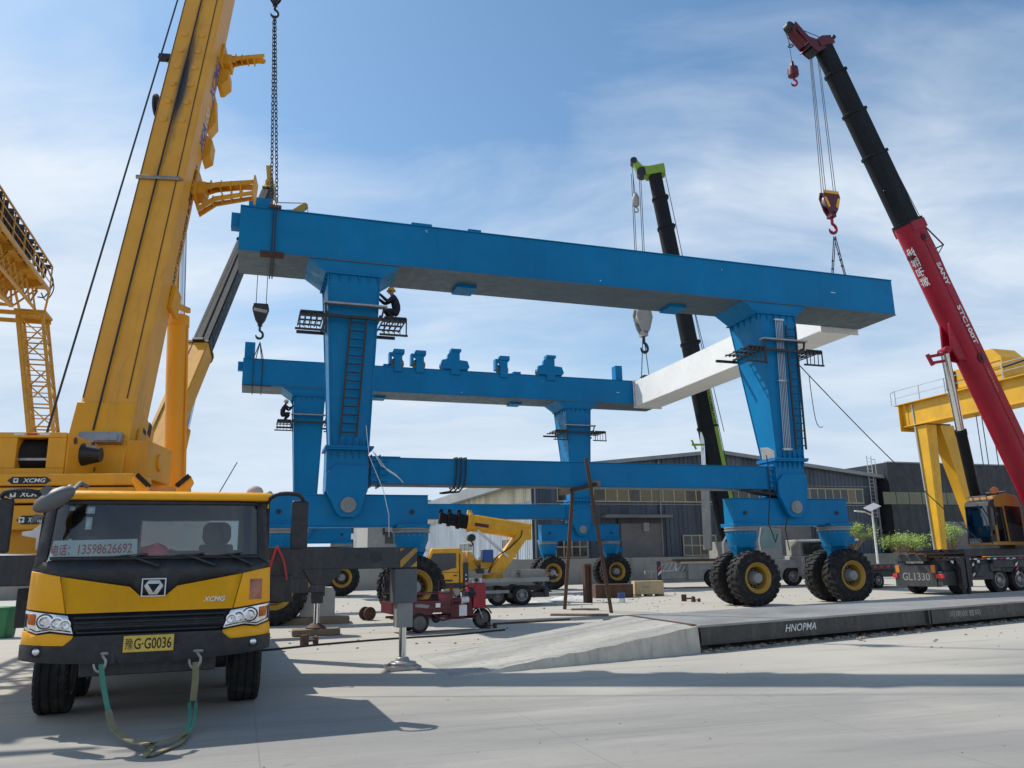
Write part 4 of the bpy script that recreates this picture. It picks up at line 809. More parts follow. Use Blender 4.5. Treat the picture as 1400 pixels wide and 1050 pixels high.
# ---------------------------------------------------------------- other lifting machines
def proj(p):
    d = V(p)-EYEP; z = d.dot(_F); return 700+FPX*d.dot(_R)/z, 525-FPX*d.dot(_U)/z
def along(P0, P1, v):                  # distance along a boom at which it is seen at image height v
    lo, hi = 0., 1.
    for _ in range(40):
        m_ = (lo+hi)/2
        if proj(V(P0).lerp(V(P1), m_))[1] > v: lo = m_
        else: hi = m_
    return lo*(V(P1)-V(P0)).length
# -- second yellow crane, behind the first: black extension passing behind the blue girder
q0, q1 = at(205, 648, 29.5), at(368, 262, 44.4)
c2 = thing('truck_crane', 'yellow truck crane half hidden behind the first, its black boom passing behind the blue girder', 'truck crane', (q0.x, q0.y, 0), .1)
D2 = inv(c2); side = (q1-q0).cross(V((0, 0, 1))).normalized(); F2 = aim(q0, q1, side); L2 = (q1-q0).length; zA = along(q0, q1, 482)
b_ = boom_section(c2, 'boom', D2 @ F2, -1.0, zA, .46, .62, 'yellow', 'black')
boom_section(c2, 'boom_extension', D2 @ F2, zA, L2*.72, .38, .50, 'bblack', 'bblack'); boom_section(c2, 'boom_extension', D2 @ F2, L2*.72, L2, .31, .42, 'bblack')
m = MB()
m.loft([[(-.3, -.5, L2-.3), (.3, -.5, L2-.3), (.3, .5, L2-.3), (-.3, .5, L2-.3)], [(-.3, -.3, L2+.5), (.3, -.3, L2+.5), (.3, 1.0, L2+.2), (-.3, 1.0, L2+.2)]]); m.lathe([(.42, -.2), (.42, .2)], (0, 1.0, L2+.1), (1, 0, 0), 18); m.lathe([(.3, -.2), (.3, .2)], (0, -.3, L2+.45), (1, 0, 0), 16)
m.bar((0, -.3, L2+.5), (0, -1.3, L2+.9), .25, .3); m.build('boom_head', 'gold', b_, .01)
m = MB(); m.box(-.5, -.44, -.3, .1, zA-2.2, zA-.6); m.build('boom_bracket', 'yellow', b_, .01); m = MB(); m.box(.46, .52, -.4, .2, 1.2, 2.2); m.bar((.5, -.1, .9), (.5, .2, 2.6), .06, .1); m.build('boom_bracket', 'yellow', b_, .01)
m = MB(D2); m.box(*[f for f in (q0.x-1.5, q0.x+1.3, q0.y-3, q0.y+2.2, 1.7, 3.0)]); m.box(q0.x-.8, q0.x-.5, q0.y-1, q0.y+1, 3.0, 4.6); m.box(q0.x+.5, q0.x+.8, q0.y-1, q0.y+1, 3.0, 4.6); m.build('turntable', 'yellow', c2, .02)
m = MB(D2); m.box(q0.x-1.3, q0.x+1.3, q0.y-4, q0.y+7.5, .9, 1.6); m.build('chassis', 'navy', c2, .02)
for y in (-2.5, 1.2, 2.6, 6.):
    for s in (-1, 1): truck_wheel(c2, s*1.08, y, .54, .4, n=28)
m = MB(D2); a = q0+V((.0, 1.8, -1.2)); e = F2 @ V((0, .5, L2*.28)); md = a.lerp(e, .55); m.cyl(a, md, .2); cy = m.build('lift_cylinder', 'yellow', c2); m = MB(D2); m.cyl(md, e, .12); m.build('piston_rod', 'chrome', cy)
hb = at(357, 416, 44.4)
hook_block(c2, hb, .95, 'black', 'bar', .3, D2)
tp = F2 @ V((0, 1.0, L2))
ropes(c2, D2, [(hb+V((-.3, 0, 0)), V((hb.x-.3, hb.y, tp.z))), (hb+V((.3, 0, 0)), V((hb.x+.3, hb.y, tp.z))), (F2 @ V((-.3, -.66, .5)), F2 @ V((0, -.5, L2+.5)))], .022)
# -- green crane beyond, holding the white beam
q0, q1 = at(1004, 770, 50.5), at(894, 236, 51.5)
c3 = thing('truck_crane', 'grey truck crane with black boom and lime green boom head above the white beam', 'truck crane', (q0.x, q0.y, 0), .12)
D3 = inv(c3); F3 = aim(q0, q1, (.12, .99, 0)); L3 = (q1-q0).length
zs = [along(q0, q1, v) for v in (585, 470, 312, 272)]; ws = (.56, .53, .50, .46, .43); prev = 0.
for i, z in enumerate(zs+[L3]):
    o = boom_section(c3, 'boom' if i == 0 else 'boom_extension', D3 @ F3, prev, z, ws[i], ws[i]*1.05, 'bblack', 'bblack' if i < 4 else None); prev = z
    if i == 0: b_ = o
ga, gb = along(q0, q1, 690), along(q0, q1, 532); m = MB(); m.box(-.58, .58, -.65, -.585, ga, gb); m.box(-.575, -.565, -.65, -.42, ga, gb); m.build('boom_back', 'green', b_)
text('ZOOMLION', 'lettering', 'blk', b_, (-.578, -.53, along(q0, q1, 560)), (0, 0, -1), (0, -1, 0), 2.6, .17, bold=.03)
m = MB(); m.box(-.5, .5, -.75, .6, L3-.3, L3+.35); m.prism([(-.6, L3-.2), (-.6, L3+.25), (.7, L3+.55), (1.1, L3+1.2), (1.4, L3+1.1), (1.1, L3-.1), (.5, L3-.35)], 'x', -.3, .3); m.build('boom_head', 'green', b_, .02)
for r_, y_, z_ in ((.36, .85, .1), (.24, 1.25, 1.1)): m = MB(); m.lathe([(r_, -.34), (r_, .34)], (0, y_, L3+z_), (1, 0, 0), 18); m.build('sheave', 'black', b_)
hb = at(878, 424, 51.6); hs = 1.35
hook_block(c3, hb, hs, 'chass', 'bar', .5, D3)
tp = F3 @ V((0, .95, L3+.1))
ropes(c3, D3, [(hb+V((dx, 0, -.1)), V((hb.x+dx+.1, hb.y, tp.z))) for dx in (-.33, -.22, .22, .33)]+[(F3 @ V((0, -.8, .5)), F3 @ V((0, -.75, L3))), (at(944, 400, 52), at(990, 590, 52))], .025)
ax = at(869, 272, 51.6); m = MB(D3); m.lathe([(.0, .5), (.1, .45), (.26, .1), (.26, -.45), (.14, -.6), (.0, -.6)], ax, (0, 0, 1), 12); hook(m, ax-V((0, 0, .4)), .6); m.build('auxiliary_hook', 'chass', c3, smooth=50)
ropes(c3, D3, [(ax, F3 @ V((.0, 1.4, L3+1.1)))], .022)
a = at(968, 752, 49.6); e = at(960, 585, 50.6); md = a.lerp(e, .5)
m = MB(D3); m.cyl(a, md, .27); cy = m.build('lift_cylinder', 'chass', c3); m = MB(D3); m.cyl(md, e, .15); m.build('piston_rod', 'chrome', cy)
m = MB(D3); w_ = at(946, 608, 49.8); m.bar(w_, w_+V((.8, .1, 0)), .1, .12); m.bar(w_+V((0, 0, .3)), w_+V((.25, 0, -.3)), .1, .1); m.build('boom_bracket', 'green', c3)
T3 = M4.Translation(V((10.4, 48.6, 0))) @ M4.Rotation(.12, 4, 'Z'); E3 = D3 @ T3
m = MB(E3); m.box(0, 10.6, 0, 2.5, 1.05, 1.55); m.box(.0, .9, 0, 2.5, .5, 1.1); m.box(2.6, 4.2, 0, 2.5, .5, 1.05); m.box(2.2, 4.6, .2, 2.3, 1.55, 2.7); m.box(-2.2, 0, .3, 2.2, .55, 1.0); ch = m.build('chassis', 'chass', c3, .03)
m = MB(E3); m.box(-.6, 4.0, -.05, 2.5, 1.56, 1.70); m.build('deck', 'rust', c3, .02); m = MB(E3); m.box(-.5, 3.6, -.06, -.02, 1.42, 1.55); m.build('deck_edge', 'beige', c3)
for x in (1.6, 5.2, 6.6): truck_wheel(c3, 0, 0, .55, .4, n=28, ax='y', M=E3 @ M4.Translation((x, .22, 0)))
for x in (-1.9, 2.6):
    m = MB(E3); m.box(x-.1, x+.1, -.35, -.15, .5, 1.6); m.cyl((x, -.25, 0), (x, -.25, .5), .06); m.box(x-.3, x+.3, -.5, 0, 0, .08); j = m.build('outrigger', 'navy', c3, .01)
    for k in range(2): m = MB(E3); m.prism([(x-.1, .75+k*.3), (x+.1, .95+k*.3), (x+.1, 1.1+k*.3), (x-.1, .9+k*.3)], 'y', -.36, -.352); m.build('hazard_stripe', 'redp' if k else 'whitep', j)
m = MB(E3)
for i in range(7): m.tube([(-2.1+i*.3, .3, 1.0), (-1.8+i*.3, .3, 1.45)], .025)
m.tube([(-2.2, .3, 1.0), (-2.2, .3, 1.3), (-.2, .3, 1.6)], .02); m.build('deck_rail', 'galv', c3)
m = MB(E3)   # hand rails and hoses round the cylinder foot
m.tube([(2.2, -.1, 1.7), (2.2, -.1, 2.6), (2.6, -.1, 3.2)], .06); m.tube([(4.6, -.1, 1.7), (4.5, -.1, 2.7), (4.7, -.1, 3.5)], .05); m.tube([(2.2, -.1, 1.75), (4.6, -.1, 1.9)], .06); m.build('hand_rail', 'whitep', c3)
m = MB(E3); m.prism([(4.3, 1.6), (6.0, 1.6), (6.0, 3.4), (4.9, 3.6), (4.4, 2.5)], 'y', -.05, 1.4); k = m.build('crane_cab', 'chass', c3, .04); m = MB(E3); m.prism([(4.5, 2.3), (5.9, 2.2), (5.9, 3.3), (4.95, 3.45)], 'y', -.065, -.055); m.build('window', mat('teal glass', (.22, .34, .33), .1, spec=.8), k)
K3 = E3 @ M4.Translation((6.9, -.6, 0))
m = MB(K3); m.box(0, 3.6, 0, 2.3, .55, 1.75); m.box(.1, 3.5, .3, 2.2, 1.75, 2.75); cb3 = m.build('driver_cab', 'chass', c3, .06)
m = MB(K3); m.box(.15, 3.4, -.03, .0, 1.85, 2.55); m.build('windscreen', 'glassd', cb3); m = MB(K3); m.box(-.2, 3.7, -.12, .2, 2.62, 2.74); m.build('sun_visor', 'whitep', cb3, .02)
m = MB(K3); m.box(.2, 3.3, -.03, 0, 1.25, 1.7); m.box(.3, 3.2, -.04, 0, .75, 1.1); m.build('grille', 'navy', cb3); m = MB(K3); m.box(1.4, 1.75, -.05, -.02, .95, 1.1); m.build('headlamp', 'hl', cb3)
m = MB(K3); m.box(2.5, 2.9, -.05, -.03, 1.0, 1.2); m.build('licence_plate', 'plate', cb3); truck_wheel(c3, 0, 0, .52, .4, n=24, ax='y', M=K3 @ M4.Translation((2.6, .3, 0))); truck_wheel(c3, 0, 0, .52, .4, n=24, ax='y', M=K3 @ M4.Translation((.9, .3, 0)))
MT['dkglass'] = pane('smoked cab glass', (.16, .19, .20), .14)
# -- red crane on the right
q0, q1 = at(1424, 700, 36.4), at(1122, 62, 33.4)
c4 = thing('truck_crane', 'red and black truck crane at the right edge, lifting the blue girder end', 'truck crane', (q0.x, q0.y, 0), .4)
D4 = inv(c4); F4 = aim(q0, q1, (-.35, .94, 0)); L4 = (q1-q0).length; iF4 = F4.inverted()
zs = [along(q0, q1, v) for v in (306, 213, 155, 101)]; ws = (.50, .45, .42, .385, .35); prev = -2.
for i, z in enumerate(zs+[L4]):
    o = boom_section(c4, 'boom' if i == 0 else 'boom_extension', D4 @ F4, prev, z, ws[i], ws[i]*1.1, 'red' if i == 0 else 'bblack', 'bblack' if i < 4 else None); prev = z
    if i == 0: b_ = o
    else:
        m = MB(); m.bar((-ws[i]*.2, ws[i]*1.1+.001, prev-3), (-ws[i]*.2, ws[i]*1.1+.001, prev), .02, .02); m.build('weld_seam', 'bblack', o)
zr = zs[0]
m = MB(); m.box(-.56, .56, -.62, .3, zr-.5, zr-.06); m.box(-.3, .3, -.8, -.5, zr-.45, zr-.2); m.bar((-.52, -.05, -1), (-.52, -.05, zr-.6), .025, .02); m.build('boom_rib', 'red', b_, .01)
for zz, rr in ((zr-.95, .17), (along(q0, q1, 494), .24)): m = MB(); m.lathe([(rr, 0), (rr, .08), (rr*.6, .1), (rr*.6, .16), (.0, .16)], (-.48, -.12, zz), (-1, 0, 0), 20); m.build('boom_boss', 'maroon', b_)
m = MB(); m.tube([(-.3, -.6, zr-.2), (-.3, -1.35, zr-1.6), (-.3, -.55, zr-2.0)], .035); m.tube([(.3, -.6, zr-.2), (.3, -1.35, zr-1.6), (.3, -.55, zr-2.0)], .035); m.tube([(-.3, -1.35, zr-1.6), (.3, -1.35, zr-1.6)], .035); m.build('rope_support', 'black', b_)
m = MB(); m.cyl((0, .5, zr-1.6), (0, .75, zr-1.6), .12); m.build('boom_stop', 'maroon', b_)
w_ = ws[0]; hB = w_*1.1
def ontext(body, u, v, w, h, mt, belly, dz=0.):
    # lettering running down the boom
    if belly:
        zc = along(q0, q1, v); text(body, 'lettering', mt, b_, (-.06, hB+.006, zc), (0, 0, -1), (1, 0, 0), w, h, bold=.02)
    else:
        zc = along(q0, q1, v); text(body, 'lettering', mt, b_, (-w_-.006, -.28+dz, zc), (0, 0, -1), (0, -1, 0), w, h, bold=.03)
ontext('\u5b8f\u80dc\u540a\u88c5', 0, 362, 1.95, .44, 'whiteink', True)
ontext('SANY', 0, 381, 1.15, .26, 'whiteink', False, .05); ontext('STC100T', 0, 450, 1.95, .26, 'whiteink', False, .05); ontext('\u4eba\u547d\u5173\u5929 \u7981\u6b62\u7ad9\u4eba', 0, 524, 1.25, .15, 'pinkpaper', False, .1)
# lift cylinder
e = F4 @ V((0, hB+.28, along(q0, q1, 484))); a = at(1340, 705, 38.2); md = at(1313, 588, 36.6); e = at(1291, 480, 34.7)
m = MB(D4); m.cyl(a, md, .24, n=24); m.cyl(md+(a-md).normalized()*.25, md, .26, n=24); cy = m.build('lift_cylinder', 'bblack', c4, smooth=50); m = MB(D4); m.cyl(md, e, .19, n=24); m.build('piston_rod', 'chrome', cy, smooth=50)
m = MB(D4); zc = along(q0, q1, 470); pts = [(hB-.15, zc+1.4), (hB+.45, zc+.2), (hB+.4, zc-.5), (hB-.15, zc-.8)]
for x0 in (-.28, .18): m.loft([[F4 @ V((x0, y, z)) for y, z in pts], [F4 @ V((x0+.1, y, z)) for y, z in pts]])
m.cyl(e-V((0, .35, 0)), e+V((0, .35, 0)), .16); m.build('cylinder_lug', 'red', c4, .01)
m = MB(D4); k = at(1268, 488, 34.5); m.bar(k+V((.75, 0, .12)), k, .1, .12); m.bar(k+V((.75, 0, -.2)), k+V((.2, 0, -.28)), .1, .12); m.bar(k+V((0, 0, .12)), k+V((.2, 0, -.4)), .12, .14); m.build('rope_fork', 'red', c4)
# head
m = MB(); m.box(-.39, .39, -.5, .45, L4-.2, L4+.12)
for x in (-.34, .30): m.prism([(-.5, L4+.25), (-.45, L4-.1), (.4, L4-.38), (.75, L4-.42), (1.0, L4-.05), (1.36, L4+.85), (1.24, L4+1.05), (.85, L4+.4), (.5, L4+.2), (.05, L4+.32)], 'x', x, x+.04)
m.loft([[(-.3, .8, L4+.35), (.3, .8, L4+.35), (.3, 1.12, L4+.12), (-.3, 1.12, L4+.12)], [(-.22, 1.1, L4+1.35), (.22, 1.1, L4+1.35), (.22, 1.5, L4+1.05), (-.22, 1.5, L4+1.05)]]); m.box(-.3, .3, -.3, .6, L4+.15, L4+.2); m.bar((0, .85, L4+.2), (0, 1.15, L4-.1), .6, .05)
m.build('boom_head', 'maroon', b_, .01)
for r_, h_, y_, z_ in ((.28, .28, .62, -.15), (.24, .14, 1.42, 1.2), (.1, .4, -.6, .1)): m = MB(); m.lathe([(r_, -h_), (r_, h_)], (0, y_, L4+z_), (1, 0, 0), 20); m.build('sheave', 'black', b_)
m = MB(); m.tube([(0, 1.1, L4+1.2), (0, -.6, L4+.15)], .02); m.build('head_stay', 'maroon', b_)
hb = at(1133, 263, 33.2)
hook_block(c4, hb, .9, 'maroon', 'edge', .3, D4, 'red')
tpL = F4 @ V((0, .85, L4-.4)); tpR = F4 @ V((0, .45, L4-.2))
ropes(c4, D4, [(hb+V((-.33+.1*k, 0, 0)), tpL+V((-.1+.09*k, .1*k, 0))) for k in range(3)]+[(hb+V((.22+.1*k, 0, 0)), tpR+V((.05+.1*k, .1*k, 0))) for k in range(2)]+[(F4 @ V((.1, -.66, -1)), F4 @ V((.1, -1.33, zr-1.6))), (F4 @ V((.1, -1.33, zr-1.6)), F4 @ V((.1, -.8, L4+.1)))], .016)
ax = at(1084, 96, 33.); m = MB(D4); m.lathe([(.0, .5), (.07, .45), (.09, .2), (.23, .12), (.25, -.05), (.25, -.3), (.12, -.38), (.0, -.38)], ax, (0, 0, 1), 14); m.build('auxiliary_weight', 'maroon', c4, smooth=50)
m = MB(D4); hook(m, ax-V((0, 0, .25)), .55); m.build('auxiliary_hook', 'red', c4, smooth=60); tq = F4 @ V((0, 1.6, L4+1.15)); ropes(c4, D4, [(ax+V((0, 0, .4)), tq), (at(1081, 63, 33.), tq+V((-.12, 0, 0)))], .014)
m = MB(D4); m.tube([at(1081, 63, 33.)+V((.12*cos(t), .1*sin(t), 0)) for t in [2*PI*i/12 for i in range(12)]], .03, 6, True); m.build('limit_ring', 'black', c4)
# carrier, rear towards us
TR = M4.Translation(V((18.55, 35.3, 0))) @ M4.Rotation(.40, 4, 'Z'); E4 = D4 @ TR
m = MB(E4); m.box(.25, 12, .1, 2.5, .9, 1.45); m.box(0, .3, .3, 2.5, .35, 1.3); m.box(0, 1.6, .0, .25, .4, 1.0); m.box(1.5, 3.2, -.02, .3, .6, 1.3); m.box(-.1, .9, .6, 2.2, 1.45, 1.75); m.box(3.2, 6.5, -.1, .3, 1.1, 1.45); ch = m.build('chassis', 'navy', c4, .02)
m = MB(E4); m.box(.2, 12, -.05, 2.55, 1.45, 1.56); m.build('deck', 'navy', c4, .01)
text('GL1330', 'lettering', 'steel', ch, E4 @ V((-.006, 1.35, .78)), E4.to_3x3() @ V((0, -1, 0)), (0, 0, 1), 1.45, .34, bold=.01)
for y in (.42, 2.3): m = MB(E4); m.box(-.02, .0, y-.1, y+.1, .95, 1.28); q = m.build('chevron_board', 'orange', ch); m = MB(E4); m.prism([(y-.1, .98), (y+.1, 1.16), (y+.1, 1.26), (y-.1, 1.08)], 'x', -.026, -.021); m.build('chevron_stripe', 'gold', q)
for y in (.12, 2.42): m = MB(E4); m.box(-.05, .02, y-.22 if y < 1 else y-.1, y+.16, .72, .9); m.build('tail_lamp', 'redp', ch, .01)
m = MB(E4); m.box(-.06, .0, .85, 1.75, 1.36, 1.58); m.build('rear_plate', 'chass', ch)
for i in range(12): m = MB(E4); x = 1.2+i*.42; m.box(x, x+.2, -.058, -.051, 1.475, 1.535); m.build('reflector', 'whitep' if i % 3 else 'redp', ch)
for x in (1.3, 3.7, 5.05): truck_wheel(c4, 0, 0, .55, .42, n=28, ax='y', M=E4 @ M4.Translation((x, .26, 0)))
truck_wheel(c4, 0, 0, .55, .42, n=24, ax='y', M=E4 @ M4.Translation((1.0, 2.2, 0)))
for x in (.95, 1.3):
    m = MB(E4); m.box(x-.13, x+.13, -.32, -.08, .35, 1.6); m.cyl((x, -.2, .0), (x, -.2, .4), .08); m.build('outrigger_jack', 'black', c4, .01)
m = MB(E4)
for i in range(9): m.tube([(.2+i*.37, .2+.1*(i % 3), 1.58), (.5+i*.3, 1.0, 1.72+.07*(i % 4)), (1.0+i*.25, 2.0, 1.66)], .05)
for i in range(5): m.box(-.3+.1*i, 2.4-.2*i, .1+.4*i, .3+.4*i, 1.60+.05*i, 1.66+.05*i)
for i in range(4): m.box(-.75+.15*i, 3.1-.2*i, .15+.55*i, .5+.55*i, 1.74+.03*i, 1.80+.03*i)
m.build('dunnage', 'rust', c4)
for x, y, z, w_, h_ in ((2.0, -.1, .75, .5, .5), (3.0, -.08, .95, .7, .35), (4.5, -.1, 1.15, .35, .28)): m = MB(E4); m.box(x, x+w_, y, y+.25, z, z+h_); m.build('side_locker', 'navy', c4, .02)
for x in (.55, 2.2, 4.35): m = MB(E4); m.box(x, x+.14, -.09, -.06, 1.34, 1.46); m.build('side_marker', 'whitep', c4)
for x in (1.75, 4.6):
    for k in range(3): m = MB(E4); m.prism([(x, .75+k*.2), (x+.16, .85+k*.2), (x+.16, .95+k*.2), (x, .85+k*.2)], 'y', -.13, -.105); m.build('hazard_stripe', 'redp' if k % 2 else 'whitep', c4)
m = MB(E4)
for k in range(5): m.tube(smoothpts([(.5+.3*k, -.1, 1.4), (.7+.3*k, -.2, 1.1-.05*k), (1.0+.32*k, -.14, 1.25), (1.2+.3*k, -.1, 1.42)], 4), .02)
m.build('hydraulic_hose', 'blk', c4)
# operator cab and upper works
CB = E4 @ M4.Translation((3.2, -.25, 2.1)) @ M4.Scale(1.15, 4)
m = MB(CB); m.box(0, 1.9, 0, 1.1, 0, .14); m.prism([(.35, 1.62), (.45, 1.93), (1.1, 2.05), (1.75, 1.95), (1.9, 1.6), (1.9, 1.5), (.4, 1.5)], 'y', .0, 1.1); m.box(.22, .34, -.02, .05, .14, .78); m.bar((.92, -.01, .1), (.82, -.01, 1.55), .05, .06, (0, 1, 0)); m.bar((1.86, .03, .1), (1.86, .03, 1.6), .07, .07, (0, 1, 0))
m.mi = 1
for p_, q_ in (((0.03, .05), (.10, 1.55)), ((.38, .1), (.40, 1.55)), ((.8, .1), (.72, 1.55))):
    for y in (.05, 1.05): m.bar((p_[0], y, p_[1]), (q_[0], y, q_[1]), .07, .07, (0, 1, 0))
m.prism([(.02, 1.5), (.08, 1.7), (.4, 1.82), (.4, 1.5)], 'y', .02, 1.08); m.box(.0, .2, .0, 1.1, .14, .42); m.box(.9, 1.84, .0, .04, .14, .9); m.box(1.8, 1.88, .0, 1.1, .1, 1.5)
k = m.build('operator_cab', [mat('operator cab ochre', (.36, .17, .03), .4, dirt=(.15, .1, .06), amt=.4), 'black'], c4, .015)
m = MB(CB); m.box(.0, .015, .08, 1.02, .1, 1.55); m.build('front_glass', 'dkglass', k); m = MB(CB); m.prism([(.95, .9), (1.8, .75), (1.8, 1.5), (.9, 1.55)], 'y', -.005, .005); m.build('side_window', 'glassd', k)
m = MB(CB); m.box(.95, 1.85, .0, .03, .12, .85); m.box(.06, .75, .9, 1.0, .14, 1.2); m.box(1.0, 1.5, .3, .8, .14, .6); m.box(1.35, 1.5, .3, .8, .6, 1.2); m.build('cab_interior', 'black', k)
m = MB(CB)
for y in (.1, .4, .7, 1.0): m.tube([(.1, y, 1.92), (1.3, y, 2.12)], .025)
m.tube([(.1, .1, 1.92), (.1, 1.0, 1.92)], .025); m.tube([(1.3, .1, 2.12), (1.3, 1., 2.12)], .025); m.tube([(-.06, .1, .6), (-.12, .1, 1.0), (-.1, .4, 1.6)], .02); m.build('roof_guard', 'black', k)
m = MB(CB); m.lathe([(.17, 0), (.17, .06), (.12, .22), (.0, .28)], (.95, .35, 2.05), (0, 0, 1), 16); m.build('beacon', 'orange', k)
m = MB(E4); m.box(1.7, 9.5, .1, 2.5, 1.62, 1.95); m.box(5.2, 9.5, .2, 2.4, 1.95, 2.6); m.box(6.4, 8.0, .9, 1.2, 2.6, 4.0); m.box(6.4, 8.0, 1.7, 2.0, 2.6, 4.0); m.build('turntable', 'navy', c4, .02)
# -- light truck mounted crane in the middle
MO = V((.28, 33.3, 0)); c5 = thing('truck_mounted_crane', 'small yellow truck with folded crane boom, parked under the gantry behind the red tricycle', 'truck crane', MO, .25)
for x, n_ in ((0, 28), (-2.95, 28)):
    for y in (.18, 1.62): truck_wheel(c5, 0, 0, .40, .30, 'chass', n=n_, ax='y', M=M4.Translation((x, y, 0)))
truck_wheel(c5, 0, 0, .4, .3, 'chass', n=24, ax='y', M=M4.Translation((-.95, .5, 0)))
m = MB(); m.box(-4.2, 1.2, .55, 1.2, .55, .75); m.box(-.6, .95, .1, 1.7, .3, .5); m.box(-2.1, -1.2, .0, .4, .3, .75); m.box(.95, 1.15, .05, 1.75, .3, .62); m.build('chassis', 'navy', c5, .01)
m = MB(); m.box(-2.3, 1.15, .0, 1.8, .98, 1.08); m.box(-2.3, 1.15, -.02, .02, .93, 1.1); m.box(-2.0, -.55, -.03, .05, .5, .62); m.box(.0, 1.05, .25, 1.6, 1.08, 1.42); m.tube([(-2.0, .02, 1.1), (-2.0, .02, 1.3), (-.6, .02, 1.3), (-.6, .02, 1.1)], .02); m.build('flat_deck', 'chass', c5, .01)
m = MB(); m.prism([(-4.25, .62), (-2.45, .62), (-2.40, 2.0), (-2.55, 2.32), (-3.75, 2.32), (-4.05, 1.55), (-4.3, 1.35)], 'y', .02, 1.78); k = m.build('driver_cab', 'amber', c5, .05)
m = MB(); m.box(-2.62, -2.58, -.006, .0, .7, 2.1); m.box(-3.92, -2.6, -.006, 0, 1.36, 1.375); m.box(-2.85, -2.72, -.03, 0, 1.22, 1.26); m.build('door_gap', 'blk', k); m = MB(); m.prism([(-3.95, 1.5), (-3.3, 1.42), (-2.75, 1.55), (-2.75, 2.12), (-3.68, 2.12)], 'y', -.01, .01); m.build('side_window', 'glassd', k); m = MB(); m.bar((-4.06, .9, 1.55), (-3.8, .9, 2.2), 1.4, .02, (1, 0, .4)); m.build('windscreen', 'glassd', k)
m = MB(); m.box(-4.0, -2.5, -.04, .0, .75, .95); m.box(-3.9, -2.9, -.03, .0, 1.02, 1.08); m.build('step', 'black', k)
m = MB(); m.box(-2.45, -2.25, -.05, .2, .3, 1.75); j = m.build('outrigger', 'navy', c5, .01)
for i in range(4): m = MB(); m.lathe([(.035, 0), (.03, .01), (.0, .01)], (-2.35, -.05, .75+i*.17), (0, -1, 0), 10); m.build('adjusting_hole', 'whitep', j)
a = V((-1.05, .9, 1.08)); bpt = V((.35, .9, 3.0)); 
m = MB(); m.cyl((-1.05, .9, 1.08), (-1.05, .9, 1.25), .45); m.bar((-1.05, .9, 1.2), (.25, .9, 2.85), .54, .62, (0, 1, 0), .46, .56); m.box(.06, .62, .62, 1.18, 2.64, 3.14); m.bar((-1.9, .9, 1.62), (-.8, .9, 1.75), .5, .4); m.prism([(-2.25, 1.45), (-1.9, 1.4), (-1.75, 1.6), (-1.9, 2.0), (-2.2, 2.2)], 'y', .4, 1.4); m.build('column', 'amber', c5, .03)
m = MB(); m.box(-1.55, -1.1, .42, .9, 1.75, 2.25); m.build('operator_seat', 'paint_b', c5, .03)
F5 = aim((.4, .9, 3.0), (-2.75, .9, 3.5), (0, 1, 0)); L5 = 3.2
o = boom_section(c5, 'boom', F5, -.2, 2.5, .24, .345, 'amber', 'amber')
for i, (z0, z1) in enumerate(((2.5, 2.95), (2.95, 3.35), (3.35, 3.7))): boom_section(c5, 'boom_extension', F5, z0, z1, .21-.035*i, .29-.045*i, 'bblack', 'bblack')
m = MB(); m.box(-.252, -.238, -.02, .12, 1.65, 2.25); m.build('name_strip', 'maroon', o)
for i in range(11): z = .35+i*.17; m = MB(); m.box(-.03, .03, -.352, -.346, z, z+.07); m.build('boom_slot', 'blk', o)
m = MB()
for k in range(3): m.tube(smoothpts([(-1.3, .5+.06*k, 1.3), (-1.0, .45, 1.9), (-.4, .5+.05*k, 2.3), (.1, .55, 2.75), (.2, .6, 3.05)], 4), .022)
m.build('hydraulic_hose', 'blk', c5)
m = MB()
for k in range(5): m.tube([(-1.75-.02*k, -.02, 1.5), (-1.78-.07*k, -.06, 1.95-.03*k)], .014)
m.box(-1.9, -1.6, .0, .25, 1.3, 1.5); m.build('control_levers', 'black', c5)
m = MB()
for k in range(3): m.tube(smoothpts([(-.3+.4*k, .3, 1.1), (-.15+.4*k, .5, 1.3), (.1+.4*k, .7, 1.15), (.2+.3*k, 1.2, 1.2)], 4), .03)
m.build('sling_heap', 'galv', c5)
m = MB(); m.cyl((-.45, .55, 1.95), (-1.75, .55, 3.05), .06); m.build('lift_cylinder', 'whitep', c5); m = MB(); m.lathe([(.16, -.2), (.16, .2)], (-1.95, .9, 2.75), (0, 1, 0), 14); hook(m, (-1.95, .9, 2.7), .28); m.build('hook', 'black', c5)
# -- slings and chains
gt = G(-2.75, 1.05, 13.5)
ch_ = thing('lifting_chain', 'twin steel chain from the top hook to the left end of the near blue girder', 'chain', gt)
Dc = inv(ch_); top = hk+V((0, 0, .9-1.35*.62-.52)); bot = gt+V((0, 0, .75))
def chain(mb, p, q, s=.10, r=.017):
    p = V(p); q = V(q); d = (q-p).normalized(); n = int((q-p).length/(s*1.45)); x = d.cross(V((.3, .9, .1))).normalized(); y = d.cross(x)
    for i in range(n):
        c = p.lerp(q, (i+.5)/n); a, b = (x, y) if i % 2 else (y, x); R_ = []
        for k in range(8): t = 2*PI*k/8; R_.append(c+d*(s*.98*cos(t))+a*(s*.52*sin(t)))
        mb.tube(R_, r, 5, True)
for k, (dx, dy) in enumerate(((-.05, 0), (.06, .05))):
    m = MB(Dc); chain(m, top+V((dx*.4, 0, 0)), bot+V((dx*1.6, dy, 0))); m.build('chain_leg', 'rope', ch_, smooth=60)
m = MB(Dc)
for s in (-1, 1): m.tube([bot+V((.08*s, 0, .1)), bot+V((.1*s, 0, -.1))], .03)
m.tube([bot+V((.1*cos(t), 0, .06+.14*sin(t))) for t in [2*PI*i/12 for i in range(12)]], .022, 6, True); m.build('shackle', 'steel', ch_)
sl = thing('wire_sling', 'black wire sling wrapped round the left end of the near girder', 'sling', gt); Ds = inv(sl)
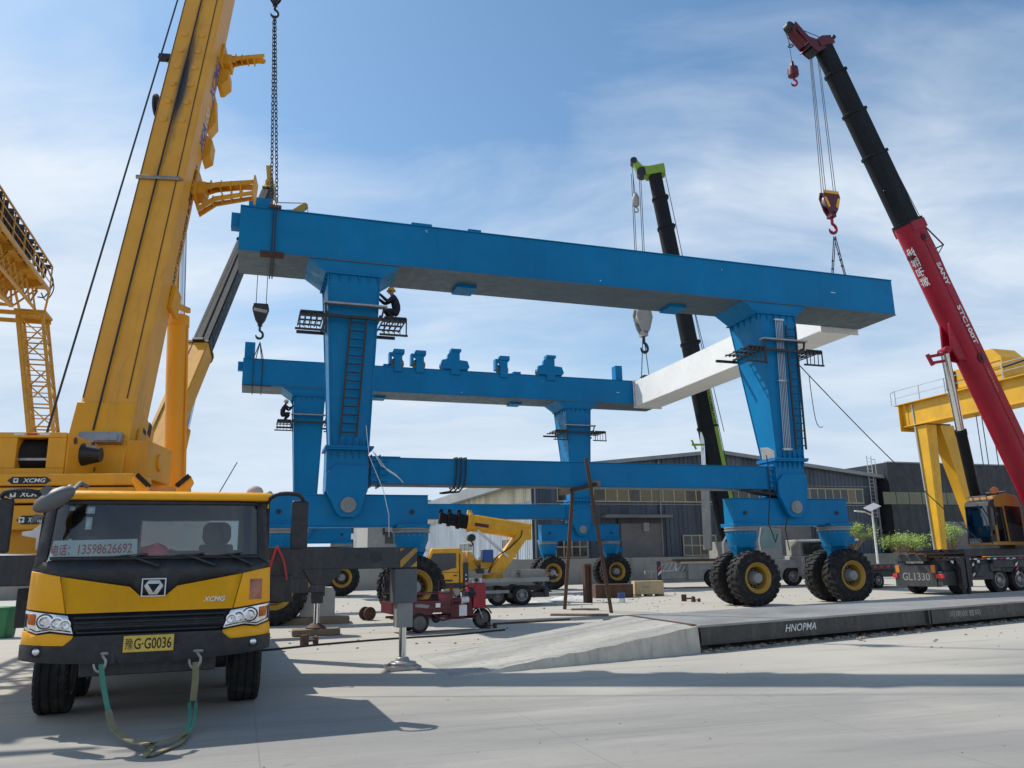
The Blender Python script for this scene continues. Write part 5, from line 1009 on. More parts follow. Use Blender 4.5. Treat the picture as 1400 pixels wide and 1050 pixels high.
for dx in (0., .09):
    m = MB(Ds); m.tube([bot+V((0, 0, .05)), G(-2.75+dx, -.09, 13.56), G(-2.75+dx, -.09, 11.85), G(-2.75+dx, .3, 11.82), G(-2.75+dx, 2.24, 11.82), G(-2.75+dx, 2.25, 13.55), bot+V((.02, .1, .05))], .022); m.build('sling_leg', 'rope', sl)
m = MB(Ds @ GM); m.box(-3.1, -2.35, -.13, .12, 11.78, 11.93); m.build('edge_protector', mat('brown rubber pad', (.07, .03, .025), .8), sl, .01)
m = MB(Ds @ GM); m.box(-2.9, -2.5, -.12, .1, 13.5, 13.6); m.build('edge_protector', 'rust', sl)
ht = at(357, 441, 44.4); fs = thing('wire_sling', 'thin wire sling from the low hook to the left end of the far girder', 'sling', G(-3.0, GW+1, 13.5)); Df = inv(fs)
for dx in (-.22, .28):
    m = MB(Df); m.tube([ht+V((0, 0, -1.2)), G(-3.0+dx, GW-.09, 13.55), G(-3.0+dx, GW-.09, 11.85), G(-3.0+dx, GW+.3, 11.82), G(-3.0+dx, GW+2.2, 11.82), G(-3.0+dx, GW+2.25, 13.5), ht+V((0, 0, -1.2))], .028); m.build('sling_leg', 'rope', fs)
m = MB(Df @ GM); m.box(-3.7, -2.2, GW-.12, GW+.1, 11.86, 11.92); m.build('edge_protector', 'black', fs)
hw = at(879, 452, 51.6); ws_ = thing('wire_sling', 'two legged wire sling between the green crane hook and the white beam', 'sling', G(22.1, GW-.8, 13.45)); Dw = inv(ws_)
for a in (21.4, 22.0):
    m = MB(Dw); m.tube([hw, G(a, GW-.8, 13.5)], .03); m.build('sling_leg', 'rope', ws_)
hr = hb+V((0, 0, -2.15)); rs_ = thing('wire_sling', 'two legged wire sling between the red hook block and the right girder end', 'sling', G(21.6, 1.05, 13.55)); Dr = inv(rs_)
for a, b in ((20.9, .2), (21.6, 1.9)):
    m = MB(Dr); pe = G(a, b, 13.53); m.tube([hr, pe], .022); m.tube([hr+V((.08, 0, 0)), pe+V((.06, 0, 0))], .02)
    for t in (.45, .6, .75): m.ball(hr.lerp(pe, t), .05, n=8)
    m.build('sling_leg', 'rope', rs_)
# small brown winch left on the near girder top
wn = thing('tugger_winch', 'small brown tugger winch standing on the left end of the near girder', 'winch', G(-2.55, 1.1, 13.5), GY)
m = MB(); m.prism([(-.9, 0), (.2, 0), (.75, .35), (.95, .75), (.8, .8), (.45, .5), (-.1, .42), (-.4, .55), (-.9, .5)], 'y', -.15, .15); m.lathe([(.28, -.25), (.28, .25)], (-.55, 0, .42), (0, 1, 0), 18); m.lathe([(.12, -.1), (.12, .1)], (.85, 0, .72), (0, 1, 0), 14); m.build('winch_frame', 'gold', wn, .02)
m = MB(); m.tube([(-.55, 0, .7), (.85, 0, .85)], .015); m.tube([(.97, 0, .72), (.98, 0, -.1)], .01); m.build('winch_rope', 'rope', wn)
# ---------------------------------------------------------------- buildings
BF = M4.Translation((1.35, 62, 0)) @ M4.Rotation(.32, 4, 'Z'); ST = 1.85
k = MB(BF); k.box(-36, 75, -3, 60, -.2, ST); pf = kind(k.build('loading_platform', 'oldconc'), 'structure')
def corr(mb, x0, x1, zb, zt, pitch, dep, face='y', at_=0., sgn=-1):
    """profiled sheet: ribs of depth dep every pitch; zt may be a function of x"""
    n = max(1, round((x1-x0)/pitch)); p = (x1-x0)/n; pts = []
    for i in range(n): a = x0+i*p; pts += [(a, 0), (a+p*.55, 0), (a+p*.68, dep), (a+p*.87, dep)]
    pts.append((x1, 0)); f = zt if callable(zt) else (lambda x: zt)
    vs = []
    for x, d in pts:
        q = (x, at_+sgn*d) if face == 'y' else (at_+sgn*d, x)
        vs += [(q[0], q[1], zb), (q[0], q[1], f(x))]
    return mb.add(vs, [(2*i, 2*i+2, 2*i+3, 2*i+1) for i in range(len(pts)-1)])
wh = thing('warehouse', 'long slate blue warehouse with low gable and clerestory windows behind the gantry', 'warehouse', BF.translation, .32)
WX, EV, PK = 33.6, 8.75, 10.45
gz = lambda x: EV+(PK-EV)*(1-abs(x-WX/2)/(WX/2))
m = MB(); corr(m, 0, WX, ST, gz, .42, .06); m.build('front_wall', 'slate', wh)
m = MB(); corr(m, 0, 44, ST, 6.35, .42, .05, 'x', 0, -1); m.build('side_wall', 'pale', wh)
m = MB(); corr(m, .9, 44, 6.35, 8.2, .5, .05, 'x', -.02, -1); m.box(-.05, .0, 0, .9, 6.35, 8.2); m.build('clerestory_strip', 'beige', wh)
m = MB(); m.prism([(-.9, EV-.22), (-.9, EV-.05), (WX/2, PK+.16), (WX+.9, EV-.05), (WX+.9, EV-.22), (WX/2, PK+.02)], 'y', -.5, 44.5); m.box(-.95, -.3, -.3, 44.5, 7.7, 7.8); m.prism([(-.95, 7.8), (-.3, 7.7), (-.3, 8.6), (-.95, 8.55)], 'y', -.3, 44.5); m.build('roof', 'roofg', wh)
m = MB(); m.bar((-.9, -.53, EV-.12), (WX/2, -.53, PK+.1), .05, .3); m.bar((WX/2, -.53, PK+.1), (WX+.9, -.53, EV-.12), .05, .3); m.build('verge_trim', 'roofg', wh)
for x in (.25, 11.2, 22.4, WX-.25): m = MB(); m.tube([(x, -.2, gz(x)-.2), (x, -.14, gz(x)-.5), (x, -.14, ST+.1)], .07, 8); m.build('downpipe', 'roofg', wh)
m = MB(); m.box(0, WX, -.085, -.066, 6.05, 6.12); m.box(0, WX, -.085, -.066, 7.75, 7.8); m.build('flashing', 'roofg', wh)
for x, z, w, h_ in ((9.5, 3.9, .5, .7), (26.8, 3.2, .6, .45), (19.6, 3.6, .4, .4)): m = MB(); m.box(x, x+w, -.24, -.07, z, z+h_); m.build('wall_box', 'chass', wh, .01)
def s_of(u, v=700): return pl(BF, u, v, 0).x
def win_band(parent, x0, x1, z0, z1, n):
    fr = MB(); fr.box(x0-.08, x1+.08, -.14, -.07, z0-.1, z0); fr.box(x0-.08, x1+.08, -.14, -.07, z1, z1+.1)
    for i in range(n+1): x = x0+(x1-x0)*i/n; fr.box(x-.045, x+.045, -.13, -.075, z0, z1)
    fo = fr.build('window', 'mull', parent)
    g = MB(); p = (x1-x0)/n
    for i in range(n): g.mi = 1 if random.random() < .28 else 0; g.box(x0+i*p+.04, x0+(i+1)*p-.04, -.11, -.085, z0, z1)
    g.build('pane', ['glassd', 'glassy'], fo)
win_band(wh, s_of(762), s_of(1053), 6.35, 7.5, 19); win_band(wh, s_of(1098), s_of(1181), 6.35, 7.5, 8)
def win_sq(parent, x0, x1, z0, z1, nx=4, nz=2):
    f = MB()
    for i in range(nx+1): x = x0+(x1-x0)*i/nx; f.box(x-.05, x+.05, -.13, -.07, z0-.06, z1+.06)
    for i in range(nz+1): z = z0+(z1-z0)*i/nz; f.box(x0, x1, -.125, -.075, z-.05, z+.05)
    o = f.build('window', 'mull', parent); g = MB(); g.box(x0, x1, -.10, -.08, z0, z1); g.build('pane', 'glassd', o)
win_sq(wh, s_of(758), s_of(801), 1.95, 3.55); win_sq(wh, s_of(931), s_of(975), 1.95, 3.55)
def shut(parent, x0, x1, z1):
    m = MB(); z = ST+.02
    while z < z1-.05: m.box(x0, x1, -.11, -.075, z, z+.13); m.box(x0, x1, -.095, -.075, z+.13, z+.16); z += .16
    o = m.build('roller_shutter', 'shutter', parent); f = MB(); f.box(x0-.25, x0, -.16, -.07, ST, z1+.1); f.box(x1, x1+.25, -.16, -.07, ST, z1+.1); f.box(x0-.25, x1+.25, -.2, -.07, z1, z1+.55); f.build('shutter_box', 'navy', o)
shut(wh, s_of(847), s_of(903), 4.55); shut(wh, s_of(1048), s_of(1106), 4.4)
m = MB(); x0, x1 = s_of(820), s_of(911); m.box(x0, x1, -1.1, -.07, 4.95, 5.2); m.build('canopy', 'shutter', wh, .02)
for y0, y1 in ((3.5, 7.5), (17, 22)):                        # windows in the sunlit side
    f = MB()
    for i in range(4): y = y0+(y1-y0)*i/3; f.box(-.12, -.055, y-.05, y+.05, 1.9, 3.6)
    for z in (1.95, 2.75, 3.55): f.box(-.115, -.06, y0, y1, z-.05, z+.05)
    o = f.build('window', 'mull', wh); g = MB(); g.box(-.09, -.07, y0, y1, 1.95, 3.55); g.build('pane', 'glassd', o)
m = MB(); x = s_of(1183, 640)
for dx in (0, .5): m.cyl((x+dx, -.3, 5.0), (x+dx, -.3, 10.6), .035, n=6)
for i in range(17): m.cyl((x, -.3, 5.1+i*.33), (x+.5, -.3, 5.1+i*.33), .02, n=6)
m.cyl((x+1.1, -.1, 8.9), (x+1.1, -.1, 10.3), .03, n=6); m.cyl((x+.5, -.2, 10.3), (x+1.1, -.1, 10.3), .03, n=6); m.build('roof_ladder', 'galv', wh)
dk = thing('factory_hall', 'charcoal flat roofed hall with an olive window band right of the slate warehouse', 'factory', BF @ V((34.2, -1, 0)), .32)
m = MB(); H = 9.9; m.box(0, 42, .06, 40, ST, H); m.box(-.12, .0, .0, 40, ST, H+.05); m.build('hall_wall', 'dkwall', dk)
m = MB(); corr(m, 0, 42, ST, H, 1.05, .025, 'y', .02); m.build('cladding', 'dkwall', dk); m = MB(); m.box(-.15, 42, -.08, .3, H+.01, H+.12); m.build('coping', 'roofg', dk)
DF = BF @ M4.Translation((34.2, -1, 0)); sd = lambda u, v=690: pl(DF, u, v, 0).x
m = MB(); m.box(sd(1208), sd(1312), -.06, -.02, 6.15, 7.25); o = m.build('window', 'glassol', dk); m = MB(); x0, x1 = sd(1208), sd(1312)
for i in range(7): x = x0+(x1-x0)*i/6; m.box(x-.03, x+.03, -.075, -.062, 6.15, 7.25)
m.build('mullion', 'dkwall', o); m = MB(); m.box(sd(1276), sd(1335), -.07, -.02, ST, 4.6); m.build('gate', 'shutter', dk); m = MB(); m.box(sd(1225), sd(1252), -.07, -.02, ST+.1, 3.0); m.build('low_window', 'glassol', dk)
fb = thing('office_block', 'white office block far off between the left wheels of the gantry', 'building', at(487, 760, 150).xy.to_3d(), .25)
m = MB(); m.box(-3, 14, 0, 12, 0, 9.5); m.box(-3.2, 14.2, -.2, 12.2, 9.5, 9.9); m.build('block_wall', 'whitep', fb)
for i in range(5):
    for j in range(3): m = MB(); m.box(-1.9+i*2.6, -.6+i*2.6, -.06, -.01, 1.8+j*2.7, 3.4+j*2.7); m.build('window', 'glassd', fb)
fb = thing('workshop', 'pale grey workshop with a dark drainpipe seen under the near bogie beam', 'building', at(502, 760, 112).xy.to_3d(), .3)
m = MB(); m.box(0, 9, 0, 14, 0, 10.5); m.build('block_wall', 'chass', fb); m = MB(); m.tube([(.6, -.15, 10.4), (2.2, -.2, 7.6), (2.2, -.2, 5.6)], .14); m.build('drainpipe', 'black', fb); m = MB(); m.box(.4, 3.4, -.05, -.01, 6.6, 9.2); m.build('window', 'beige', fb); m = MB(); m.box(2.4, 5.5, -.06, -.01, 4.4, 6.0); m.build('low_window', 'glassd', fb)

# ---------------------------------------------------------------- lattice gantry overhead at the left
LF = M4.Translation((-20.85, 32.4, 0)) @ M4.Rotation(.3207, 4, 'Z')
lg = thing('lattice_gantry', 'yellow lattice gantry crane at the left edge with festoon cables along its walkway', 'gantry crane', LF.translation, .3207)
def lattice(mb, c0, c1, hw0, hw1, n, r=.05, rb=.028):
    c0, c1 = V(c0), V(c1); pt = lambda t, sx, sy: c0.lerp(c1, t)+V((sx, sy, 0))*(hw0+(hw1-hw0)*t)
    cs = ((-1, -1), (1, -1), (1, 1), (-1, 1))
    for sx, sy in cs: mb.bar(pt(0, sx, sy), pt(1, sx, sy), r*2, r*2.6)
    for i in range(n):
        t0, t1 = i/n, (i+1)/n
        for k in range(4):
            a, b = cs[k], cs[(k+1) % 4]
            mb.bar(pt(t0, *a), pt(t0, *b), rb*2); mb.bar(pt(t0, *(a if i % 2 else b)), pt(t1, *(b if i % 2 else a)), rb*1.8); mb.bar(pt(t0+.5/n, *a), pt(t0+.5/n, *b), rb*1.4)
m = MB(); lattice(m, (2.5, 0, 0), (.25, 0, 12.3), .44, .46, 13, .06); m.bar((2.08, -.46, 0), (-.2, -.48, 12.3), .2, .08, (0, 1, 0)); m.build('lattice_leg', 'yel3', lg)
for y in (-.62, .62):
    m = MB(); m.box(-9, .8, y-.05, y+.05, 12.28, 12.46); m.build('end_beam', 'yel3', lg, .01)
m = MB(); m.box(-.35, .85, -.65, .65, 12.45, 12.56); m.build('head_plate', 'yel3', lg, .01)
y0, y1 = -19., -.7
m = MB(); m.box(-.75, -.25, y0, y1, 13.45, 13.52); m.box(-1.66, -1.54, y0, y1, 13.45, 13.6); m.box(-1.64, -1.56, y0, y1, 15.1, 15.2); [m.bar((-1.6, y1-.5-i, 13.5), (-1.6, y1-1.-i+(.5 if i % 2 else -.5), 15.1), .09, .09) for i in range(18)]; [m.bar((-.75, y1-.4-i*1.2, 13.48), (-1.6, y1-1.0-i*1.2, 13.48), .07, .07) for i in range(15)]; m.box(-.35, -.25, y0, y1, 13.52, 14.0)
for i in range(10): y = y1-1.2-i*2; m.box(-1.55, .95, y-.04, y+.04, 13.33, 13.45); m.prism([(-.9, 13.33), (.95, 13.33), (.95, 13.25), (-.8, 12.75)], 'y', y-.015, y+.015)
m.box(.88, .96, y0, y1, 13.28, 13.46); m.box(-.25, .9, y0, y1, 13.45, 13.48); wk = m.build('walkway', 'yel3', lg)
m = MB(); m.bar((-.35, y0, 12.55), (-.35, y1-.3, 12.55), .16, .16); m.bar((-1.6, y0, 12.55), (-1.6, y1-.3, 12.55), .16, .16)
for i in range(20):
    a = y1-.3-i; b = a-1
    for x in (-.35, -1.6): m.bar((x, a, 12.55), (x, (a+b)/2, 13.45), .07, .07); m.bar((x, (a+b)/2, 13.45), (x, b, 12.55), .07, .07)
    m.bar((-.35, a, 12.55), (-1.6, b, 12.55), .06, .06); m.bar((-.35, a, 12.55), (-1.6, a, 12.55), .06, .06)
for i in range(7):
    y = y1-.2-i*.9
    for x0, x1 in ((-1.6, -.35), (-.35, .5)): m.bar((x0, y, 12.55), (x1, y, 13.4), .06, .06); m.bar((x1, y, 12.55), (x0, y, 13.4), .06, .06)
    m.bar((.5, y, 12.5), (.5, y-.9, 13.3), .06, .06); m.bar((.5, y-.9, 12.5), (.5, y, 13.3), .06, .06)
m.bar((.5, y1-.2, 12.5), (.5, y1-6.5, 12.5), .09, .09); m.bar((.55, .3, 12.5), (.9, y1, 13.3), .08, .08); m.bar((-.3, .3, 12.5), (-.4, y1, 13.4), .08, .08)
m.build('truss', 'yel3', lg)
m = MB()
for i in range(14): y = y1-i*1.45; m.bar((.92, y, 13.3), (.92, y, 14.5), .05, .05); m.bar((.55, y, 14.42), (.95, y, 14.42), .05, .04)
m.bar((.92, y0, 14.5), (.92, y1, 14.5), .06, .06)
for z in (13.75, 14.1): m.bar((.92, y0, z), (.92, y1, z), .03, .03)
m.build('guard_rail', 'yel3', lg)
m = MB()
for i in range(13):
    a = y1-.2-i*.72; dp = .55 if i < 4 else .95; n_ = 2 if i < 4 else 4
    for j in range(n_):
        dx = .05*j-.05; m.tube(smoothpts([(.75+dx, a, 14.4), (.75+dx, a-.08-.02*j, 14.4-dp*.7), (.75+dx, a-.3, 14.4-dp-.05*j), (.75+dx, a-.52, 14.4-dp*.7), (.75+dx, a-.6, 14.4)], 3), .03, 5)
    m.box(.66, .9, a-.06, a+.06, 14.36, 14.5)
m.tube(smoothpts([(.75, y1-.1, 14.4), (.95, y1+.25, 13.9), (.7, y1+.3, 13.25), (.5, y1, 13.1)], 5), .03); m.tube(smoothpts([(.75, y1-.1, 14.4), (.98, y1+.35, 13.7), (.75, y1+.35, 13.1), (.6, y1, 13.3)], 5), .025)
m.tube([(.4, -10.5, 14.1), (.9, -10.6, 14.9), (.9, -9.0, 14.9), (.7, -8.7, 14.3)], .07); m.build('festoon_cable', 'rope', lg)
m = MB(); m.box(-.2, .3, -12, -9.6, 13.5, 14.6); m.build('switch_cabinet', 'chass', lg, .02)

# ---------------------------------------------------------------- yellow gantry crane at the right
YF = M4.Translation((29.25, 55.6, 0)) @ M4.Rotation(.3207, 4, 'Z')
yg = thing('gantry_crane', 'bright yellow gantry crane with A shaped box legs behind the red crane', 'gantry crane', YF.translation, .3207)
m = MB(); m.box(-.62, .62, -34, 1.1, 10.75, 12.3); m.box(-.95, .95, -34, 1.5, 12.3, 12.36); m.box(-.75, .75, -34, 1.2, 10.68, 10.75)
for y in (.6, -3.2, -7., -10.8, -14.6): m.prism([(-.94, 12.3), (-.62, 12.3), (-.62, 11.6)], 'y', y-.02, y+.02); m.box(-.66, -.62, y-.04, y+.04, 10.75, 12.3)
m.box(-.9, .9, 1.1, 1.16, 10.4, 12.3); gd = m.build('main_girder', 'yel2', yg, .01)
text('\u6d77', 'lettering', 'blueink', gd, (-.665, -10.6, 11.55), (0, -1, 0), (0, 0, 1), 1.2, 1.15, bold=.015); 
def yleg(a0, a1, h0, h1, d0, d1, y=-.3):
    m = MB(); m.loft([[(a0-h0, y-d0, 1.0), (a0+h0, y-d0, 1.0), (a0+h0, y+d0, 1.0), (a0-h0, y+d0, 1.0)], [(a1-h1, y-d1, 10.62), (a1+h1, y-d1, 10.62), (a1+h1, y+d1, 10.62), (a1-h1, y+d1, 10.62)]]); return m
o = yleg(-.2, -.12, .21, .46, .3, .55).build('box_leg', 'yel2', yg, .012)
for i in range(20): m = MB(); z = 1.6+i*.45; m.lathe([(.14, 0), (.14, .02), (.11, .025)], (-.14, -.3-(.3+.25*(z-1)/9.62)-.002, z), (0, -1, 0), 12); m.build('rung_hole', 'yel2', o)
yleg(3.75, 1.35, .24, .62, .3, .5).build('box_leg', 'yel2', yg, .012); m = MB(); m.box(-1.2, 4.2, -.75, .15, .55, 1.0); m.build('bogie_beam', 'yel2', yg, .02)
for x in (-.7, 3.7): m = MB(); m.cyl((x, -.42, .32), (x, -.18, .32), .32, n=24); m.build('rail_wheel', 'steel', yg)
m = MB(); m.bar((-.47, -.1, 1), (-.66, .1, 12.2), .09, .1); m.build('cable_tray', 'galv', yg); m = MB(); m.box(-.4, 1.6, -.9, .3, 10.62, 10.69); m.build('leg_flange', 'rust', yg)
m = MB()
for i in range(15): y = 1.3-i*2.2; m.bar((-.9, y, 12.36), (-.9, y, 13.4), .05, .05)
for z in (12.85, 13.38): m.bar((-.9, 1.3, z), (-.9, -30, z), .035, .035)
m.tube([(-.9, 1.3, 13.4), (-.9, 1.7, 13.3), (-.9, 1.7, 12.4)], .03); m.build('guard_rail', 'galv', yg)
TY_ = pl(YF, 1358, 525, 0); yc = px(YF, 1358, 525, 0).y
m = MB(); m.prism([(yc-1.5, 12.4), (yc-1.5, 13.8), (yc-.9, 14.5), (yc+.6, 14.6), (yc+1.2, 14.2), (yc+1.2, 12.4)], 'x', -.8, 1.2); m.box(-.85, -.8, yc-1.4, yc+1.1, 13.1, 13.15); m.box(-.85, -.8, yc-1.4, yc+1.1, 13.6, 13.65); tr = m.build('trolley_house', 'yel2', yg, .05)
m = MB(); m.box(-.7, .9, yc+1.2, yc+2.9, 12.4, 13.8); m.build('trolley_house', 'yel2', yg, .03); m = MB(); m.box(-.78, -.7, yc+2.1, yc+2.9, 12.5, 13.7); m.build('vent_grille', 'blk', yg)
m = MB(); m.tube([(-.9, yc-1.6, 13.1), (-.9, yc-3.2, 13.2), (-.9, yc-3.4, 12.4)], .07); m.build('cable_arm', 'black', yg); m = MB()
for dy in (0, .5, 1.2, 1.6): m.cyl((0, yc+dy, 12.3), (0, yc+dy, 3.0), .03, n=5)
m.build('hoist_rope', 'rope', yg)

# ---------------------------------------------------------------- weighbridge and its ramp
WBA, WBY = V((3.55, 16.0, 0)), .535
wb2 = thing('weighbridge', 'grey steel weighbridge deck with white letters along its dark side', 'weighbridge', WBA, WBY)
WF = RM[wb2]; dl = WF.inverted() @ V((2.63, 19.1, 0)); Lw = 30
MT['deck'] = mat('steel deck', (.27, .265, .25), .55, .2, dirt=(.36, .33, .28), amt=.7, scale=.8, bump=.08, var=.2)
MT['wbside'] = mat('dusty black steel', (.045, .045, .043), .6, dirt=(.14, .125, .10), amt=.7, scale=2.5, streak=True)
for i in range(4):
    a, b = i*7.5+.012, (i+1)*7.5-.012
    m = MB(); m.loft([[(a, 0, z), (b, 0, z), (b+dl.x, dl.y, z), (a+dl.x, dl.y, z)] for z in (.455, .50)]); m.build('deck_plate', 'deck', wb2, .006)
    m = MB(); m.box(a, b, .05, .12, .14, .455)
    for x in (a+.02, b-.08): m.box(x, x+.06, -.02, .06, .14, .455)
    m.box(a, b, .03, .12, .12, .15); m.box(a, b, dl.y-.1, dl.y-.02, .14, .455); m.build('side_beam', 'wbside', wb2, .004)
    for x in (a+.35, b-.35): m = MB(); m.box(x-.14, x+.14, .3, .6, 0, .2); m.cyl((x, .45, .2), (x, .45, .455), .06); m.build('load_cell', 'rust', wb2)
p0 = pl(WF, 1073, 854, .05); p1 = pl(WF, 1115, 852, .05)
text('HNOPMA', 'lettering', 'whiteink', wb2, ((p0.x+p1.x)/2, .046, .31), (1, 0, 0), (0, 0, 1), p1.x-p0.x, .15, shear=.3, bold=.005)
p0 = pl(WF, 1298, 845, .05); p1 = pl(WF, 1341, 842, .05); text('\u6cb3\u5357\u6b27\u666e\u739b', 'lettering', 'steel', wb2, ((p0.x+p1.x)/2, .046, .31), (1, 0, 0), (0, 0, 1), p1.x-p0.x, .15)
rp = thing('concrete_ramp', 'worn concrete ramp leading up to the left end of the weighbridge', 'ramp', WBA, WBY)
rp_m, nt_, p_, co_ = newmat('ramp concrete'); b0 = lerp_col(nt_, ramp(nt_, noise(nt_, co_, .8, 6, .65, (.3, 1.4, 1)), .36, .64), (.27, .262, .24), (.45, .43, .375)); b0 = lerp_col(nt_, ramp(nt_, noise(nt_, co_, 1.6, 8, .7, (.12, 1.6, 1)), .52, .72), b0, (.21, .205, .19)); b0 = lerp_col(nt_, ramp(nt_, noise(nt_, co_, 7, 8, .75), .53, .72), b0, (.15, .145, .13))
sx_ = nd(nt_, 'ShaderNodeSeparateXYZ'); nt_.links.new(co_, sx_.inputs[0])
nt_.links.new(b0, p_.inputs['Base Color']); p_.inputs['Roughness'].default_value = .9; bb = nd(nt_, 'ShaderNodeBump'); bb.inputs['Strength'].default_value = .4; bb.inputs['Distance'].default_value = .02; nt_.links.new(noise(nt_, co_, 10, 8, .7), bb.inputs['Height']); nt_.links.new(bb.outputs[0], p_.inputs['Normal']); MT['rampc'] = rp_m
m = MB(); N = 26; RL = 5.3; top = []; rows = []
for i in range(N+1):
    t = i/N; x = -.03-RL*(1-t); row = []
    for j in range(11):
        s = j/10; z = .50*(t**1.02)+.002
        if j == 0 and 0 < i: z -= .01+.03*noise_v if (noise_v := random.random()) else 0
        wob = random.uniform(-.03, .02) if j == 0 and 0 < i < N else 0
        row.append(V((x+dl.x*s, -.0+wob+dl.y*s, max(.004, z+random.uniform(-.004, .004)))))
    rows.append(row)
vs = [p for r in rows for p in r]; fs = [(i*11+j, (i+1)*11+j, (i+1)*11+j+1, i*11+j+1) for i in range(N) for j in range(10)]
m.add(vs, fs); m.mi = 1; fs = []; base_v = len(vs)
b0_ = len(vs); vs += [V((r[0].x, r[0].y-.05, -.02)) for r in rows]; fs += [(i*11, b0_+i, b0_+i+1, (i+1)*11) for i in range(N)]
b1_ = len(vs); vs += [V((r[10].x, r[10].y+.05, -.02)) for r in rows]; fs += [(i*11+10, (i+1)*11+10, b1_+i+1, b1_+i) for i in range(N)]
vs += [V((rows[N][0].x, rows[N][0].y, -.02)), V((rows[N][10].x, rows[N][10].y, -.02))]; e_ = len(vs); fs.append(tuple([N*11+j for j in range(11)]+[e_-1, e_-2]))
m.add(vs, fs); MT['rampw'] = mat('ramp side concrete', (.50, .47, .40), .9, dirt=(.22, .20, .16), amt=.75, scale=3.5, streak=True, bump=.4); m.build('ramp_slab', ['rampc', 'rampw'], rp, smooth=40)  # side wall lightened: bounce from the ground put into its colour
m = MB(); m.bar(V((dl.x-.02, dl.y, .505)), V((-.02, .1, .505)), .09, .02); m.build('edge_plate', 'rust', rp)

# ---------------------------------------------------------------- red cargo tricycle
tk = thing('cargo_tricycle', 'maroon cargo tricycle with a red box on its handlebars, parked by the gantry wheel', 'tricycle', gp(573, 866), .42)
MT['tricrim'] = mat('dusty wheel', (.11, .105, .10), .5, .3, dirt=(.25, .22, .18), amt=.5, scale=14)
def spoke_wheel(p, r, w, n=5):
    m = MB(); m.lathe([(r*.7, -w*.4), (r*.85, -w*.5), (r*.97, -w*.35), (r, 0), (r*.97, w*.35), (r*.85, w*.5), (r*.7, w*.4)], p, (0, 1, 0), 28, closed=True); o = m.build('wheel', 'rubber', tk)
    m = MB(); m.lathe([(r*.72, -w*.42), (r*.66, -w*.42), (r*.62, -w*.1), (r*.2, -w*.05), (r*.18, -w*.5), (.0, -w*.5)], p, (0, 1, 0), 24)
    for i in range(n): a = 2*PI*i/n; m.bar((p[0], p[1]-w*.3, p[2]), (p[0]+r*.66*cos(a), p[1]-w*.3, p[2]+r*.66*sin(a)), .05, .02, (0, 1, 0))
    m.build('rim', 'tricrim', o)
spoke_wheel((0, 0, .255), .255, .14); spoke_wheel((0, .95, .255), .255, .14); spoke_wheel((1.93, .48, .27), .27, .09, 7)
m = MB(); m.box(-.75, .88, -.04, 1.0, .5, .54); m.box(-.75, .88, -.06, -.03, .54, .80); m.box(-.75, .88, .99, 1.02, .54, .80); m.box(.86, .89, -.05, 1.01, .54, 1.0); m.box(-.75, -.72, -.05, 1.01, .54, .8)
for z in (.58, .70, .79): m.box(-.75, .88, -.075, -.06, z-.01, z+.01)
for y in (-.05, 1.0): m.tube([(-.74, y, .8), (-.74, y, .98), (.87, y, .98), (.87, y, 1.3 if y > 0 else 1.15)], .015)
m.box(.84, .9, -.06, .02, .54, 1.18); m.build('cargo_box', 'maroon', tk, .006)
m = MB(); m.box(-.5, -.45, -.079, -.076, .62, .7); m.box(.42, .55, -.079, -.076, .63, .74); m.build('sticker', 'whitep', tk); m = MB(); m.prism([(-.12, .66), (.2, .62), (.26, .69), (.0, .74), (-.15, .72)], 'y', -.079, -.076); m.build('emblem', 'grey', tk)
m = MB(); m.box(-.7, 1.75, .2, .28, .36, .42); m.box(-.7, 1.6, .68, .76, .36, .42); m.box(.9, 1.62, .15, .82, .30, .34); m.box(.9, 1.22, .12, .86, .34, .72); m.box(-.35, .35, -.03, .06, .44, .52); m.tube([(.4, 0, .45), (.62, .0, .3), (.9, 0, .34)], .03); m.build('frame', 'maroon', tk, .01)
m = MB(); m.cyl((.92, .05, .78), (1.16, .05, .78), .075, n=16); m.build('battery_case', 'maroon', tk); m = MB(); m.cyl((1.16, .05, .78), (1.38, .05, .80), .08, n=16); m.box(1.14, 1.36, .1, .16, .38, .66); m.build('paint_can', 'whitep', tk)
m = MB(); m.box(.88, 1.2, .2, .85, .74, .84); m.box(.88, .96, .2, .85, .84, 1.05); m.ball((1.03, -.02, 1.0), .1, .05, .1); m.build('seat', 'chass', tk, .03)
m = MB(); m.prism([(1.42, .34), (1.62, .34), (1.56, .9), (1.45, .9)], 'y', .25, .72); m.build('leg_shield', 'maroon', tk, .02)
m = MB(); m.box(1.58, 1.95, .2, .78, .56, 1.22); m.build('front_box', 'tred', tk, .02); m = MB(); m.box(1.6, 1.64, .3, .34, 1.22, 1.27); m.cyl((1.84, .3, 1.2), (1.84, .3, 1.34), .03); m.build('box_hinge', 'whitep', tk)
m = MB()
for y in (.40, .56): m.tube([(1.93, y, .27), (1.78, y, .62), (1.66, y, .98)], .02)
m.lathe([(.0, 0), (.05, .0)], (1.5, .48, 1.0), (0, 0, 1), 8); m.build('fork', 'chrome', tk)
m = MB(); m.tube([(1.5, .1, 1.08), (1.6, .2, 1.0), (1.66, .48, .98), (1.6, .76, 1.0), (1.5, .88, 1.08)], .02); m.cyl((1.4, .08, 1.1), (1.52, .11, 1.08), .026); m.box(1.45, 1.66, .2, .75, .86, .98); m.tube([(1.4, .1, 1.15), (1.2, .05, 1.12), (1.1, 0, 1.05)], .02); m.tube([(1.55, .1, 1.05), (1.62, .05, 1.25)], .012); m.ball((1.62, .05, 1.3), .06, .02, .05); m.ball((1.48, .04, .98), .1, .1, .08); m.build('handlebar', 'black', tk)
